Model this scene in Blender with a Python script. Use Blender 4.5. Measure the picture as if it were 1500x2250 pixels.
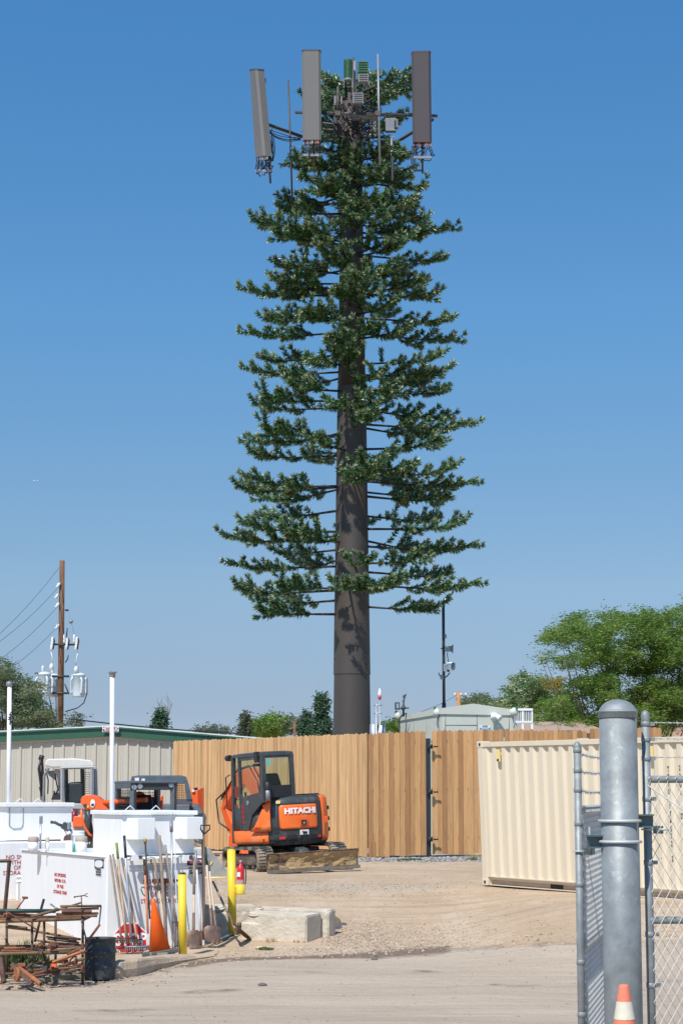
import bpy, bmesh, math, random
from math import sin, cos, tan, pi, radians, atan, atan2, sqrt, hypot
from mathutils import Vector, Matrix, noise as mnoise
R = random.Random(11)
for o in list(bpy.data.objects): bpy.data.objects.remove(o)
SC = bpy.context.scene
COL = SC.collection
# ------------------------------------------------------------ camera
FPX, HOR, CAMZ = 4400.0, 1745.0, 1.5
PITCH = atan((HOR-1125)/FPX)
cam = bpy.data.cameras.new('camera'); camo = bpy.data.objects.new('camera', cam); COL.objects.link(camo)
cam.sensor_fit = 'HORIZONTAL'; cam.sensor_width = 36; cam.lens = FPX/1500*36
cam.clip_start = .2; cam.clip_end = 20000
camo.location = (0, 0, CAMZ); camo.rotation_euler = (pi/2+PITCH, 0, 0)
SC.camera = camo
# ------------------------------------------------------------ light
SUN_AZ, SUN_EL = radians(245), radians(53)       # azimuth counter-clockwise from +X, towards the sun
sd = Vector((cos(SUN_AZ)*cos(SUN_EL), sin(SUN_AZ)*cos(SUN_EL), sin(SUN_EL)))
sl = bpy.data.lights.new('sun', 'SUN'); so = bpy.data.objects.new('sun', sl); COL.objects.link(so)
sl.energy = 3.3; sl.angle = radians(.53); sl.color = (1, .955, .88)
so.rotation_euler = sd.to_track_quat('Z', 'Y').to_euler(); so.location = (0, 0, 60)
W = bpy.data.worlds.new('World'); SC.world = W; W.use_nodes = True
nt = W.node_tree; nt.nodes.clear()
sky = nt.nodes.new('ShaderNodeTexSky'); sky.sky_type = 'NISHITA'; sky.sun_disc = False
sky.sun_elevation = SUN_EL; sky.sun_rotation = pi/2-SUN_AZ
sky.altitude = 1500; sky.air_density = 1.0; sky.dust_density = .3; sky.ozone_density = 2
bg = nt.nodes.new('ShaderNodeBackground'); bg.inputs[1].default_value = .15
wo = nt.nodes.new('ShaderNodeOutputWorld')
# the horizon band of the analytic sky is brighter than this clear dry day's: look a little higher into it
tcw = nt.nodes.new('ShaderNodeTexCoord'); sx = nt.nodes.new('ShaderNodeSeparateXYZ'); nt.links.new(tcw.outputs['Generated'], sx.inputs[0])
mz = nt.nodes.new('ShaderNodeMath'); mz.operation = 'MULTIPLY_ADD'; mz.inputs[1].default_value = 1.6; mz.inputs[2].default_value = .12; nt.links.new(sx.outputs[2], mz.inputs[0])
cx = nt.nodes.new('ShaderNodeCombineXYZ'); nt.links.new(sx.outputs[0], cx.inputs[0]); nt.links.new(sx.outputs[1], cx.inputs[1]); nt.links.new(mz.outputs[0], cx.inputs[2])
nrm = nt.nodes.new('ShaderNodeVectorMath'); nrm.operation = 'NORMALIZE'; nt.links.new(cx.outputs[0], nrm.inputs[0]); nt.links.new(nrm.outputs[0], sky.inputs[0])
tr_ = nt.nodes.new('ShaderNodeValToRGB'); nt.links.new(sx.outputs[2], tr_.inputs[0]); e_ = tr_.color_ramp.elements
e_.new(.1); e_.new(.234)      # dry air: deeper blue overhead, a grey-blue haze at the horizon
for k_, (p_, c_) in enumerate([(.0415, (.66, .54, .445)), (.1, (.785, .768, .638)), (.234, (.58, .904, .93)), (.368, (.426, .849, 1.0))]): e_[k_].position = p_; e_[k_].color = (*c_, 1)
tm_ = nt.nodes.new('ShaderNodeMix'); tm_.data_type = 'RGBA'; tm_.blend_type = 'MULTIPLY'; tm_.inputs[0].default_value = 1
nt.links.new(sky.outputs[0], tm_.inputs[6]); nt.links.new(tr_.outputs[0], tm_.inputs[7]); nt.links.new(tm_.outputs[2], bg.inputs[0]); nt.links.new(bg.outputs[0], wo.inputs[0])
vs = SC.view_settings; vs.view_transform = 'Standard'; vs.look = 'None'; vs.exposure = 0.6; vs.gamma = 1
SC.cycles.max_bounces = 6; SC.cycles.transparent_max_bounces = 12

# ------------------------------------------------------------ projection helpers (photo pixel + distance -> place)
CP, SP = cos(PITCH), sin(PITCH)
def ray(px, py):
    u, v = (px-750)/FPX, (1125-py)/FPX
    return Vector((u, CP-v*SP, SP+v*CP))
def P(px, py, Y):
    d = ray(px, py); return Vector((0, 0, CAMZ)) + d*(Y/d.y)
_prof = [(-50, -.40), (10, -.40), (14, -.55), (19, -.93), (24, -.95), (26.5, -.90), (30, -.74), (33, -.46), (37, -.14), (41, -.05), (46, 0), (60, 0)]
def zprof(y):
    if y <= _prof[0][0]: return _prof[0][1]
    for (a, za), (b, zb) in zip(_prof, _prof[1:]):
        if y <= b:
            t = (y-a)/(b-a); return za+(zb-za)*t
    return _prof[-1][1]
def zsm(y):
    return (zprof(y-1)+2*zprof(y)+zprof(y+1)+zprof(y-.5)+zprof(y+.5))/6
def sstep(a, b, x):
    t = max(0, min(1, (x-a)/(b-a))); return t*t*(3-2*t)
def zg(x, y):
    z = zsm(y)
    if 15 < y < 60 and abs(x) < 16:
        z += .025*mnoise.noise(Vector((x*.5, y*.3, 0)))+.008*mnoise.noise(Vector((x*2, y*2, 3)))
    w = sstep(1.2, 3.8, x)*sstep(26, 27, y)        # level shelf under the container
    if w > 0: z += w*(max(z, -.17 if y > 31 else -.17-.19*(31-y))-z)
    # raised dirt pad on the left, behind the concrete lip
    if y > 18: 
        e = sstep(-2.4, -3.6, x)*sstep(26.3, 27.3, y+.25*(x+3.5))*(1-sstep(30, 32, y))
        z = z*(1-e)+max(z, -.76)*e
    return z
def G(px, py, off=0):
    d = ray(px, py); t = 5.0; C0 = Vector((0, 0, CAMZ))
    lo = None
    while t < 400:
        p = C0+d*t
        if p.z < zg(p.x, p.y)+off:
            a, b = t-.25, t
            for _ in range(14):
                m = (a+b)/2; p = C0+d*m
                if p.z < zg(p.x, p.y)+off: b = m
                else: a = m
            return C0+d*b
        t += .25
    return C0+d*t
def SS(Y, px=750): return FPX/(Y*CP)

# ------------------------------------------------------------ materials
MATS = {}
def mat(name, col, rough=.6, metal=0, var=.12, scale=4, bump=0, bscale=60, stain=None, spec=.5, coat=0, stretch=(1, 1, 1), attr=None, attrvar=.3, alpha=1, trans=0):
    if name in MATS: return MATS[name]
    m = bpy.data.materials.new(name); m.use_nodes = True; MATS[name] = m
    n = m.node_tree.nodes; L = m.node_tree.links
    b = n['Principled BSDF']
    b.inputs['Roughness'].default_value = rough; b.inputs['Metallic'].default_value = metal
    b.inputs['Specular IOR Level'].default_value = spec
    if coat: b.inputs['Coat Weight'].default_value = coat; b.inputs['Coat Roughness'].default_value = .15
    tc = n.new('ShaderNodeTexCoord'); mp = n.new('ShaderNodeMapping'); mp.inputs['Scale'].default_value = stretch
    L.new(tc.outputs['Object'], mp.inputs[0])
    ns = n.new('ShaderNodeTexNoise'); ns.inputs['Scale'].default_value = scale; ns.inputs['Detail'].default_value = 6
    ns.inputs['Roughness'].default_value = .65
    L.new(mp.outputs[0], ns.inputs[0])
    cr = n.new('ShaderNodeValToRGB'); e = cr.color_ramp.elements
    e[0].position = .3; e[1].position = .7
    e[0].color = (*[max(0, c*(1-var)) for c in col], 1); e[1].color = (*[min(1, c*(1+var)) for c in col], 1)
    L.new(ns.outputs[0], cr.inputs[0]); out = cr.outputs[0]
    def mix(a, bcol, fac, mode='MIX'):
        x = n.new('ShaderNodeMix'); x.data_type = 'RGBA'; x.blend_type = mode
        if hasattr(fac, 'is_linked'): L.new(fac, x.inputs[0])
        else: x.inputs[0].default_value = fac
        L.new(a, x.inputs[6])
        if hasattr(bcol, 'is_linked'): L.new(bcol, x.inputs[7])
        else: x.inputs[7].default_value = (*bcol, 1)
        return x.outputs[2]
    if attr:
        at = n.new('ShaderNodeAttribute'); at.attribute_name = attr
        r2 = n.new('ShaderNodeValToRGB'); e = r2.color_ramp.elements
        if isinstance(attrvar, (list, tuple)):
            k = len(attrvar)
            for i in range(k-2): r2.color_ramp.elements.new((i+1)/(k-1))
            for i, c in enumerate(attrvar): e[i].position = i/(k-1); e[i].color = (*c, 1)
        else:
            e[0].color = (1-attrvar,)*3+(1,); e[1].color = (1+attrvar,)*3+(1,)
        L.new(at.outputs['Fac'], r2.inputs[0])
        out = mix(out, r2.outputs[0], 1.0, 'MULTIPLY')
    if stain:
        for (scol, thr, sscale, amt) in (stain if isinstance(stain, list) else [stain]):
            s2 = n.new('ShaderNodeTexNoise'); s2.inputs['Scale'].default_value = sscale; s2.inputs['Detail'].default_value = 9
            s2.inputs['Roughness'].default_value = .7
            L.new(mp.outputs[0], s2.inputs[0])
            r3 = n.new('ShaderNodeValToRGB'); e = r3.color_ramp.elements
            e[0].position = thr; e[1].position = min(1, thr+.12); e[1].color = (amt, amt, amt, 1)
            L.new(s2.outputs[0], r3.inputs[0])
            out = mix(out, scol, r3.outputs[0])
    L.new(out, b.inputs['Base Color'])
    if bump:
        nb = n.new('ShaderNodeTexNoise'); nb.inputs['Scale'].default_value = bscale; nb.inputs['Detail'].default_value = 4
        L.new(mp.outputs[0], nb.inputs[0])
        bp = n.new('ShaderNodeBump'); bp.inputs['Strength'].default_value = bump; bp.inputs['Distance'].default_value = .02
        L.new(nb.outputs[0], bp.inputs['Height']); L.new(bp.outputs[0], b.inputs['Normal'])
    if trans:
        b.inputs['Transmission Weight'].default_value = trans
    return m
M = {}
M['white'] = mat('white_paint', (.80, .80, .79), .45, var=.04, scale=2, stretch=(3, 3, .35), stain=((.56, .50, .42), .62, 2.5, .30), bump=.05, bscale=8)
M['white_trim'] = mat('white_trim', (.78, .78, .78), .5, var=.03)
M['white_rust'] = mat('white_rusty', (.76, .75, .76), .5, var=.05, stain=((.25, .1, .06), .63, 9, .9))
M['red_text'] = mat('red_lettering', (.42, .035, .03), .6, var=.05)
M['black_text'] = mat('black_lettering', (.02, .02, .02), .6, var=.05)
M['white_text'] = mat('white_lettering', (.85, .85, .85), .5, var=.02)
M['orange'] = mat('orange_paint', (.90, .165, .02), .42, var=.07, coat=.1, stain=[((.62, .33, .16), .50, 2.5, .45), ((.25, .1, .05), .66, 8, .5)])
M['orange2'] = mat('orange_red_paint', (.88, .14, .03), .4, var=.08, coat=.1)
M['dark'] = mat('dark_machine_paint', (.045, .052, .055), .46, var=.2, coat=.1, stain=((.22, .18, .14), .52, 3, .35))
M['grey_cab'] = mat('blue_grey_paint', (.09, .115, .135), .5, var=.2, scale=6, stain=((.25, .24, .22), .62, 9, .35))
M['black'] = mat('black_plastic', (.02, .02, .02), .5, var=.2)
M['rubber'] = mat('rubber', (.05, .045, .04), .85, var=.2, stain=((.36, .29, .21), .44, 5, .85), bump=.4, bscale=30)
M['steel_dirt'] = mat('dirty_steel', (.12, .09, .08), .6, metal=.3, var=.3, stain=((.36, .24, .13), .47, 3.5, .95), bump=.5, bscale=22)
M['dirty_track_frame'] = mat('dirty_track_frame', (.08, .07, .06), .8, var=.3, stain=((.22, .16, .11), .45, 5, .8))
M['seat'] = mat('seat_vinyl', (.02, .03, .03), .55, var=.2)
M['galv'] = mat('galvanized', (.25, .27, .272), .55, metal=.25, var=.28, scale=6, stain=[((.44, .46, .465), .57, 16, .65), ((.15, .17, .18), .56, 4, .7)], bump=.08, bscale=40)
M['galv_wire'] = mat('galvanized_wire', (.48, .49, .48), .5, metal=.15, var=.15)
M['galv_dark'] = mat('dark_bracket', (.10, .14, .14), .5, metal=.5, var=.2)
M['yellow'] = mat('yellow_paint', (.80, .585, .04), .45, var=.05, stain=((.3, .2, .05), .69, 8, .7))
M['cone'] = mat('orange_cone', (1.0, .135, .008), .5, var=.04, stain=((.3, .07, .02), .72, 14, .5))
M['cone_old'] = mat('faded_cone', (.72, .19, .11), .7, var=.1, stain=((.35, .2, .12), .58, 12, .6))
M['cone_band'] = mat('reflective_band', (.66, .60, .47), .6, var=.12, scale=8, stain=((.4, .32, .22), .58, 10, .6))
M['red'] = mat('red_paint', (.62, .02, .03), .35, var=.06, coat=.2)
M['signred'] = mat('sign_red', (.60, .015, .02), .4, var=.08, stain=((.7, .5, .5), .7, 14, .6))
M['rust'] = mat('rusty_iron', (.19, .075, .04), .85, var=.45, scale=14, stain=[((.34, .16, .08), .54, 8, .7), ((.07, .045, .04), .56, 20, .7)], bump=.3, bscale=70)
M['rust_dark'] = mat('dark_rusty_iron', (.105, .055, .042), .8, var=.4, scale=12, stain=((.25, .2, .09), .56, 7, .7), bump=.25, bscale=60)
M['rust_pipe'] = mat('olive_rusty_pipe', (.17, .11, .055), .75, var=.35, scale=9, stain=((.12, .05, .04), .52, 7, .8), bump=.2, bscale=50)
M['rust_or'] = mat('orange_rusty_iron', (.36, .13, .055), .85, var=.3, scale=10, bump=.3, bscale=50)
M['drum'] = mat('burnt_drum', (.035, .042, .05), .6, var=.4, scale=5, stain=[((.17, .075, .05), .58, 9, .7), ((.14, .16, .18), .56, 3, .5)], bump=.2, bscale=30)
M['timber'] = mat('weathered_timber', (.27, .23, .15), .85, var=.25, scale=6, stretch=(1, 8, 8), bump=.3)
M['h_tan'] = mat('handle_tan', (.52, .34, .20), .6, var=.2, scale=10)
M['h_light'] = mat('handle_light', (.68, .54, .40), .6, var=.15, scale=10)
M['h_grey'] = mat('handle_grey_wood', (.27, .21, .16), .75, var=.3, scale=12)
M['h_brown'] = mat('handle_brown', (.16, .085, .05), .6, var=.3, scale=12)
M['h_white'] = mat('handle_white', (.66, .66, .66), .5, var=.1)
M['h_steel'] = mat('handle_steel', (.42, .44, .47), .4, metal=.5, var=.15)
M['h_orange'] = mat('handle_orange', (.62, .22, .11), .5, var=.12)
M['h_green'] = mat('grip_green', (.16, .24, .03), .6, var=.1)
M['h_dgreen'] = mat('grip_dark_green', (.015, .06, .05), .6, var=.1)
M['shovel'] = mat('shovel_steel', (.20, .13, .10), .6, metal=.35, var=.3, scale=8, stain=((.32, .2, .13), .5, 9, .7))
M['conc'] = mat('concrete', (.55, .485, .385), .9, var=.14, scale=3, stain=[((.47, .32, .21), .57, 5, .5), ((.36, .30, .23), .62, 9, .4)], bump=.5, bscale=25)
M['contn'] = mat('container_cream', (.68, .585, .435), .5, var=.04, scale=2, stain=((.45, .36, .27), .62, 3, .35), stretch=(1, 1, .3))
M['contn_dark'] = mat('pocket_dark', (.03, .025, .02), .9)
M['yellowtag'] = mat('pale_yellow_vent', (.80, .62, .25), .5, var=.05)
M['siding'] = mat('siding_tan', (.47, .44, .37), .5, var=.03, scale=1.5)
M['green_trim'] = mat('green_trim', (.03, .10, .06), .4, var=.08)
M['roofwhite'] = mat('roof_white', (.75, .75, .74), .5)
M['shelter'] = mat('shelter_greygreen', (.62, .63, .53), .6, var=.03, scale=2)
M['shelter_seam'] = mat('shelter_seam', (.22, .24, .21), .7)
M['blue'] = mat('sign_blue', (.02, .28, .55), .5, var=.02)
M['trunk'] = mat('brown_painted_steel', (.060, .050, .043), .6, var=.06, scale=2)
M['antw'] = mat('antenna_grey', (.145, .138, .128), .45, var=.04, scale=1.2, stain=((.45, .45, .45), .76, 12, .6), stretch=(1, 1, .3))
M['ant_b'] = mat('antenna_shaded_brown', (.068, .056, .054), .42, var=.05, scale=1.2)  # end caps; on the right panel the shade is put into this darker colour
M['mount'] = mat('mount_brown', (.08, .065, .055), .55, var=.2, scale=9)
M['mount_g'] = mat('mount_galv', (.25, .26, .28), .45, metal=.3, var=.15)
M['cable'] = mat('black_cable', (.022, .022, .024), .4, var=.2)
M['radio_green'] = mat('radio_green', (.03, .12, .055), .5, var=.08)
M['radio_grey'] = mat('radio_grey', (.2, .2, .2), .5, var=.08)
M['pole_wood'] = mat('creosote_wood', (.17, .085, .045), .8, var=.4, scale=5, stretch=(4, 4, .5), stain=((.07, .04, .03), .55, 4, .8), bump=.3)
M['pole_orange'] = mat('new_pole_wood', (.42, .20, .08), .8, var=.2)
M['xfmr'] = mat('transformer_grey', (.60, .68, .72), .4, var=.04)
M['porcelain'] = mat('porcelain', (.72, .72, .70), .3, var=.05)
M['darkpole'] = mat('dark_steel_pole', (.045, .05, .05), .5, var=.2, stain=((.12, .09, .07), .6, 6, .6))
M['bark'] = mat('bark', (.14, .11, .085), .9, var=.3)
M['arm_bark'] = mat('branch_arm', (.035, .028, .026), .75, var=.2)
M['stucco'] = mat('stucco_pink', (.52, .34, .25), .9, var=.06, bump=.2)
M['shingle'] = mat('shingles', (.33, .20, .15), .9, var=.2, scale=20)
M['pebble'] = mat('pebbles', (.42, .35, .28), .9, var=.1, attr='v', attrvar=[(.45, .42, .4), (.9, .85, .8), (1.25, 1.1, .95), (1.5, 1.45, 1.4)])
M['gravelm'] = mat('grey_gravel', (.30, .285, .265), .9, var=.1, attr='v', attrvar=[(.5, .5, .52), (.9, .9, .9), (1.4, 1.4, 1.4)])
def glass(name, col, rough=.03, alpha=.25):
    m = bpy.data.materials.new(name); m.use_nodes = True; n = m.node_tree.nodes; L = m.node_tree.links
    out = n['Material Output']; n.remove(n['Principled BSDF'])
    t = n.new('ShaderNodeBsdfTransparent'); t.inputs[0].default_value = (*col, 1)
    g = n.new('ShaderNodeBsdfGlossy'); g.inputs[1].default_value = rough; g.inputs[0].default_value = (.9, .9, .9, 1)
    x = n.new('ShaderNodeMixShader'); x.inputs[0].default_value = .05; L.new(t.outputs[0], x.inputs[1]); L.new(g.outputs[0], x.inputs[2])
    L.new(x.outputs[0], out.inputs[0]); return m
M['glass'] = glass('tinted_glass', (.90, .95, .92))
def leafmat(name, cols, rough=.5, tr=.25, spec=.4):
    m = bpy.data.materials.new(name); m.use_nodes = True; n = m.node_tree.nodes; L = m.node_tree.links
    b = n['Principled BSDF']; b.inputs['Roughness'].default_value = rough; b.inputs['Specular IOR Level'].default_value = spec
    at = n.new('ShaderNodeAttribute'); at.attribute_name = 'v'
    r = n.new('ShaderNodeValToRGB'); e = r.color_ramp.elements
    for i in range(len(cols)-2): e.new((i+1)/(len(cols)-1))
    for i, c in enumerate(cols): e[i].position = i/(len(cols)-1); e[i].color = (*c, 1)
    L.new(at.outputs['Fac'], r.inputs[0]); L.new(r.outputs[0], b.inputs['Base Color'])
    if tr:
        t = n.new('ShaderNodeBsdfTranslucent'); L.new(r.outputs[0], t.inputs[0])
        x = n.new('ShaderNodeMixShader'); x.inputs[0].default_value = tr
        L.new(b.outputs[0], x.inputs[1]); L.new(t.outputs[0], x.inputs[2]); L.new(x.outputs[0], n['Material Output'].inputs[0])
    return m
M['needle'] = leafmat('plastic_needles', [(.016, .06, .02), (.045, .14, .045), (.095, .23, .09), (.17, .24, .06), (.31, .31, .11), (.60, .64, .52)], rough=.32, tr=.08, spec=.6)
M['leaf'] = leafmat('locust_leaves', [(.055, .12, .02), (.115, .21, .032), (.175, .28, .045), (.26, .35, .07)], tr=.4)
M['leaf_elm'] = leafmat('elm_leaves', [(.07, .11, .05), (.12, .17, .075), (.17, .22, .10), (.24, .25, .16)], tr=.35)
M['leaf_pine'] = leafmat('pine_needles', [(.025, .06, .035), (.05, .105, .055), (.08, .15, .07)], tr=.1)
M['leaf_bloom'] = leafmat('blossoming_leaves', [(.05, .11, .035), (.09, .18, .05), (.16, .24, .09), (.60, .62, .38)], tr=.3)
M['leaf_yel'] = leafmat('yellowing_leaves', [(.10, .14, .03), (.38, .26, .02)], tr=.3)
M['leaf_grey'] = leafmat('sparse_leaves', [(.07, .09, .05), (.13, .15, .09)], tr=.3)
M['weed'] = leafmat('weeds', [(.05, .09, .025), (.10, .15, .05), (.20, .22, .09)], tr=.2)

# ------------------------------------------------------------ mesh builder
def basis(d):
    d = d.normalized(); a = Vector((0, 0, 1)) if abs(d.z) < .9 else Vector((1, 0, 0))
    x = d.cross(a).normalized(); return x, d.cross(x).normalized()
class MB:
    def __init__(s): s.v = []; s.f = []; s.m = []; s.a = []; s.sm = []
    def face(s, idx, m=0, a=0., sm=False): s.f.append(tuple(idx)); s.m.append(m); s.a.append(a); s.sm.append(sm)
    def quad(s, pts, m=0, a=0.):
        b = len(s.v); s.v += [Vector(p) for p in pts]; s.face(range(b, b+len(pts)), m, a); return s
    def box(s, c, d, m=0, rot=None, a=0.):
        b = len(s.v); h = [x/2 for x in d]
        for sx in (-1, 1):
            for sy in (-1, 1):
                for sz in (-1, 1):
                    p = Vector((sx*h[0], sy*h[1], sz*h[2]))
                    if rot is not None: p = rot @ p
                    s.v.append(p+Vector(c))
        for q in ((0, 1, 3, 2), (4, 6, 7, 5), (0, 4, 5, 1), (2, 3, 7, 6), (0, 2, 6, 4), (1, 5, 7, 3)): s.face([b+i for i in q], m, a)
        return s
    def box2(s, lo, hi, m=0, a=0.):
        return s.box([(l+h)/2 for l, h in zip(lo, hi)], [h-l for l, h in zip(lo, hi)], m, None, a)
    def hexa(s, bot, top, m=0, a=0.):
        return s.loft([bot, top], m, True, False, a)
    def loft(s, rings, m=0, caps=True, sm=True, a=0., closed=True):
        b = len(s.v); n = len(rings[0])
        for r in rings: s.v += [Vector(p) for p in r]
        for k in range(len(rings)-1):
            for i in range(n if closed else n-1):
                j = (i+1) % n; s.face((b+k*n+i, b+k*n+j, b+(k+1)*n+j, b+(k+1)*n+i), m, a, sm)
        if caps:
            s.face([b+i for i in range(n)][::-1], m, a); s.face([b+(len(rings)-1)*n+i for i in range(n)], m, a)
        return s
    def cyl(s, p0, p1, r0, r1=None, n=12, m=0, caps=True, sm=True, a=0.):
        p0, p1 = Vector(p0), Vector(p1); r1 = r0 if r1 is None else r1
        x, y = basis(p1-p0)
        rg = [[p+(x*cos(2*pi*i/n)+y*sin(2*pi*i/n))*r for i in range(n)] for p, r in ((p0, r0), (p1, r1))]
        return s.loft(rg, m, caps, sm, a)
    def tube(s, pts, r, n=6, m=0, caps=True, a=0., sm=True):
        pts = [Vector(p) for p in pts]; rs = r if isinstance(r, (list, tuple)) else [r]*len(pts)
        x, y = basis(pts[1]-pts[0]); rg = []
        for i, p in enumerate(pts):
            d = (pts[min(i+1, len(pts)-1)]-pts[max(i-1, 0)]).normalized()
            x = (x-d*x.dot(d)).normalized(); y = d.cross(x)
            rg.append([p+(x*cos(2*pi*k/n)+y*sin(2*pi*k/n))*rs[i] for k in range(n)])
        return s.loft(rg, m, caps, sm, a)
    def lathe(s, prof, c=(0, 0, 0), n=20, m=0, ax=None, caps=True, sm=True):
        c = Vector(c); d = Vector(ax).normalized() if ax else Vector((0, 0, 1))
        if ax: x, y = basis(d)
        else: x, y = Vector((1, 0, 0)), Vector((0, 1, 0))
        rg = [[c+d*z+(x*cos(2*pi*i/n)+y*sin(2*pi*i/n))*max(r, 1e-4) for i in range(n)] for r, z in prof]
        return s.loft(rg, m, caps, sm)
    def prism(s, outline, e, m=0, a=0., sm=False):      # outline: 3D points (planar), e: extrusion vector
        e = Vector(e); return s.loft([[Vector(p) for p in outline], [Vector(p)+e for p in outline]], m, True, sm, a)
    def sphere(s, c, r, n=12, k=8, m=0, sc=(1, 1, 1)):
        rg = []
        for j in range(k+1):
            t = pi*j/k
            rg.append([Vector(c)+Vector((cos(2*pi*i/n)*sin(t)*r*sc[0], sin(2*pi*i/n)*sin(t)*r*sc[1], -cos(t)*r*sc[2])) for i in range(n)])
        rg[0] = [p+Vector((1e-4*cos(2*pi*i/n), 1e-4*sin(2*pi*i/n), 0)) for i, p in enumerate(rg[0])]
        return s.loft(rg, m, False, True)
    def text(s, st, size, o, ux, uz, m=0, depth=.002, align='CENTER', sx=1., lean=0., bold=0.):
        cu = bpy.data.curves.new('t', 'FONT'); cu.body = st; cu.size = size; cu.align_x = align; cu.align_y = 'CENTER'; cu.extrude = depth
        if bold: cu.offset = bold
        cu.resolution_u = 3
        ob = bpy.data.objects.new('t', cu); me = ob.to_mesh()
        b = len(s.v); ux = Vector(ux).normalized(); uz = Vector(uz).normalized(); nn = ux.cross(uz)
        for v in me.vertices: s.v.append(Vector(o)+ux*v.co.x*sx+uz*v.co.y+nn*v.co.z)
        for p in me.polygons: s.face([b+i for i in p.vertices], m)
        ob.to_mesh_clear(); bpy.data.objects.remove(ob); bpy.data.curves.remove(cu)
        return s
    def xf(s, mtx):
        s.v = [mtx @ v for v in s.v]; return s
    def join(s, o, dm=0):
        b = len(s.v); s.v += o.v; s.f += [tuple(i+b for i in f) for f in o.f]; s.m += [x+dm for x in o.m]; s.a += o.a; s.sm += o.sm; return s
    def mesh(s, name, mats):
        me = bpy.data.meshes.new(name)
        me.from_pydata([tuple(v) for v in s.v], [], s.f)
        for mm in (mats if isinstance(mats, (list, tuple)) else [mats]): me.materials.append(mm)
        me.polygons.foreach_set('material_index', s.m)
        me.polygons.foreach_set('use_smooth', s.sm)
        at = me.attributes.new('v', 'FLOAT', 'FACE'); at.data.foreach_set('value', [float(x) for x in s.a])
        me.update(); return me
    def build(s, name, mats, parent=None, label=None, cat=None, group=None, kind=None, bev=0, local=False, norm=False):
        """world coordinates in s.v unless local (then in the parent's frame)"""
        if parent is not None and not local:
            inv = parent['_mw_inv'] if False else MW[parent.name].inverted(); s.v = [inv @ v for v in s.v]
        xs = [v.x for v in s.v]; ys = [v.y for v in s.v]; zs = [v.z for v in s.v]
        c = Vector(((min(xs)+max(xs))/2, (min(ys)+max(ys))/2, min(zs)))
        if kind == 'structure' or kind == 'stuff': c = Vector((0, 0, 0))
        s.v = [v-c for v in s.v]
        me = s.mesh(name, mats)
        if norm:
            bm = bmesh.new(); bm.from_mesh(me); bmesh.ops.recalc_face_normals(bm, faces=bm.faces); bm.to_mesh(me); bm.free()
        o = bpy.data.objects.new(name, me); COL.objects.link(o); o.location = c
        if bev:
            bm = bmesh.new(); bm.from_mesh(me); bmesh.ops.remove_doubles(bm, verts=bm.verts, dist=1e-5); bmesh.ops.recalc_face_normals(bm, faces=bm.faces); bm.to_mesh(me); bm.free()
            md = o.modifiers.new('bevel', 'BEVEL'); md.width = bev; md.segments = 2; md.limit_method = 'ANGLE'; md.angle_limit = radians(35)
        if parent is not None:
            o.parent = parent; MW[o.name] = MW[parent.name] @ Matrix.Translation(c)
        else: MW[o.name] = Matrix.Translation(c)
        tag(o, label, cat, group, kind); return o
MW = {}
def tag(o, label=None, cat=None, group=None, kind=None):
    if label: o['label'] = label
    if cat: o['category'] = cat
    if group: o['group'] = group
    if kind: o['kind'] = kind
    return o
def thing(name, label, cat, loc, rz=0, group=None, rot=None):
    o = bpy.data.objects.new(name, None); COL.objects.link(o); o.empty_display_size = .2
    o.location = loc
    e = rot if rot else (0, 0, rz); o.rotation_euler = e
    from mathutils import Euler
    MW[o.name] = Matrix.Translation(Vector(loc)) @ Euler(e).to_matrix().to_4x4()
    return tag(o, label, cat, group)
def copy_tree(o, parent=None):
    c = o.copy(); COL.objects.link(c); c.parent = parent; MW[c.name] = MW[o.name].copy()
    for ch in list(o.children): copy_tree(ch, c)
    return c
def arc(c, r, a0, a1, n, ux=Vector((1, 0, 0)), uy=Vector((0, 0, 1))):
    c = Vector(c); return [c+ux*r*cos(a0+(a1-a0)*i/n)+uy*r*sin(a0+(a1-a0)*i/n) for i in range(n+1)]
def bez(p0, p1, p2, n=8):
    p0, p1, p2 = Vector(p0), Vector(p1), Vector(p2)
    return [p0*(1-t)**2+p1*2*t*(1-t)+p2*t*t for t in [i/n for i in range(n+1)]]
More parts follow.
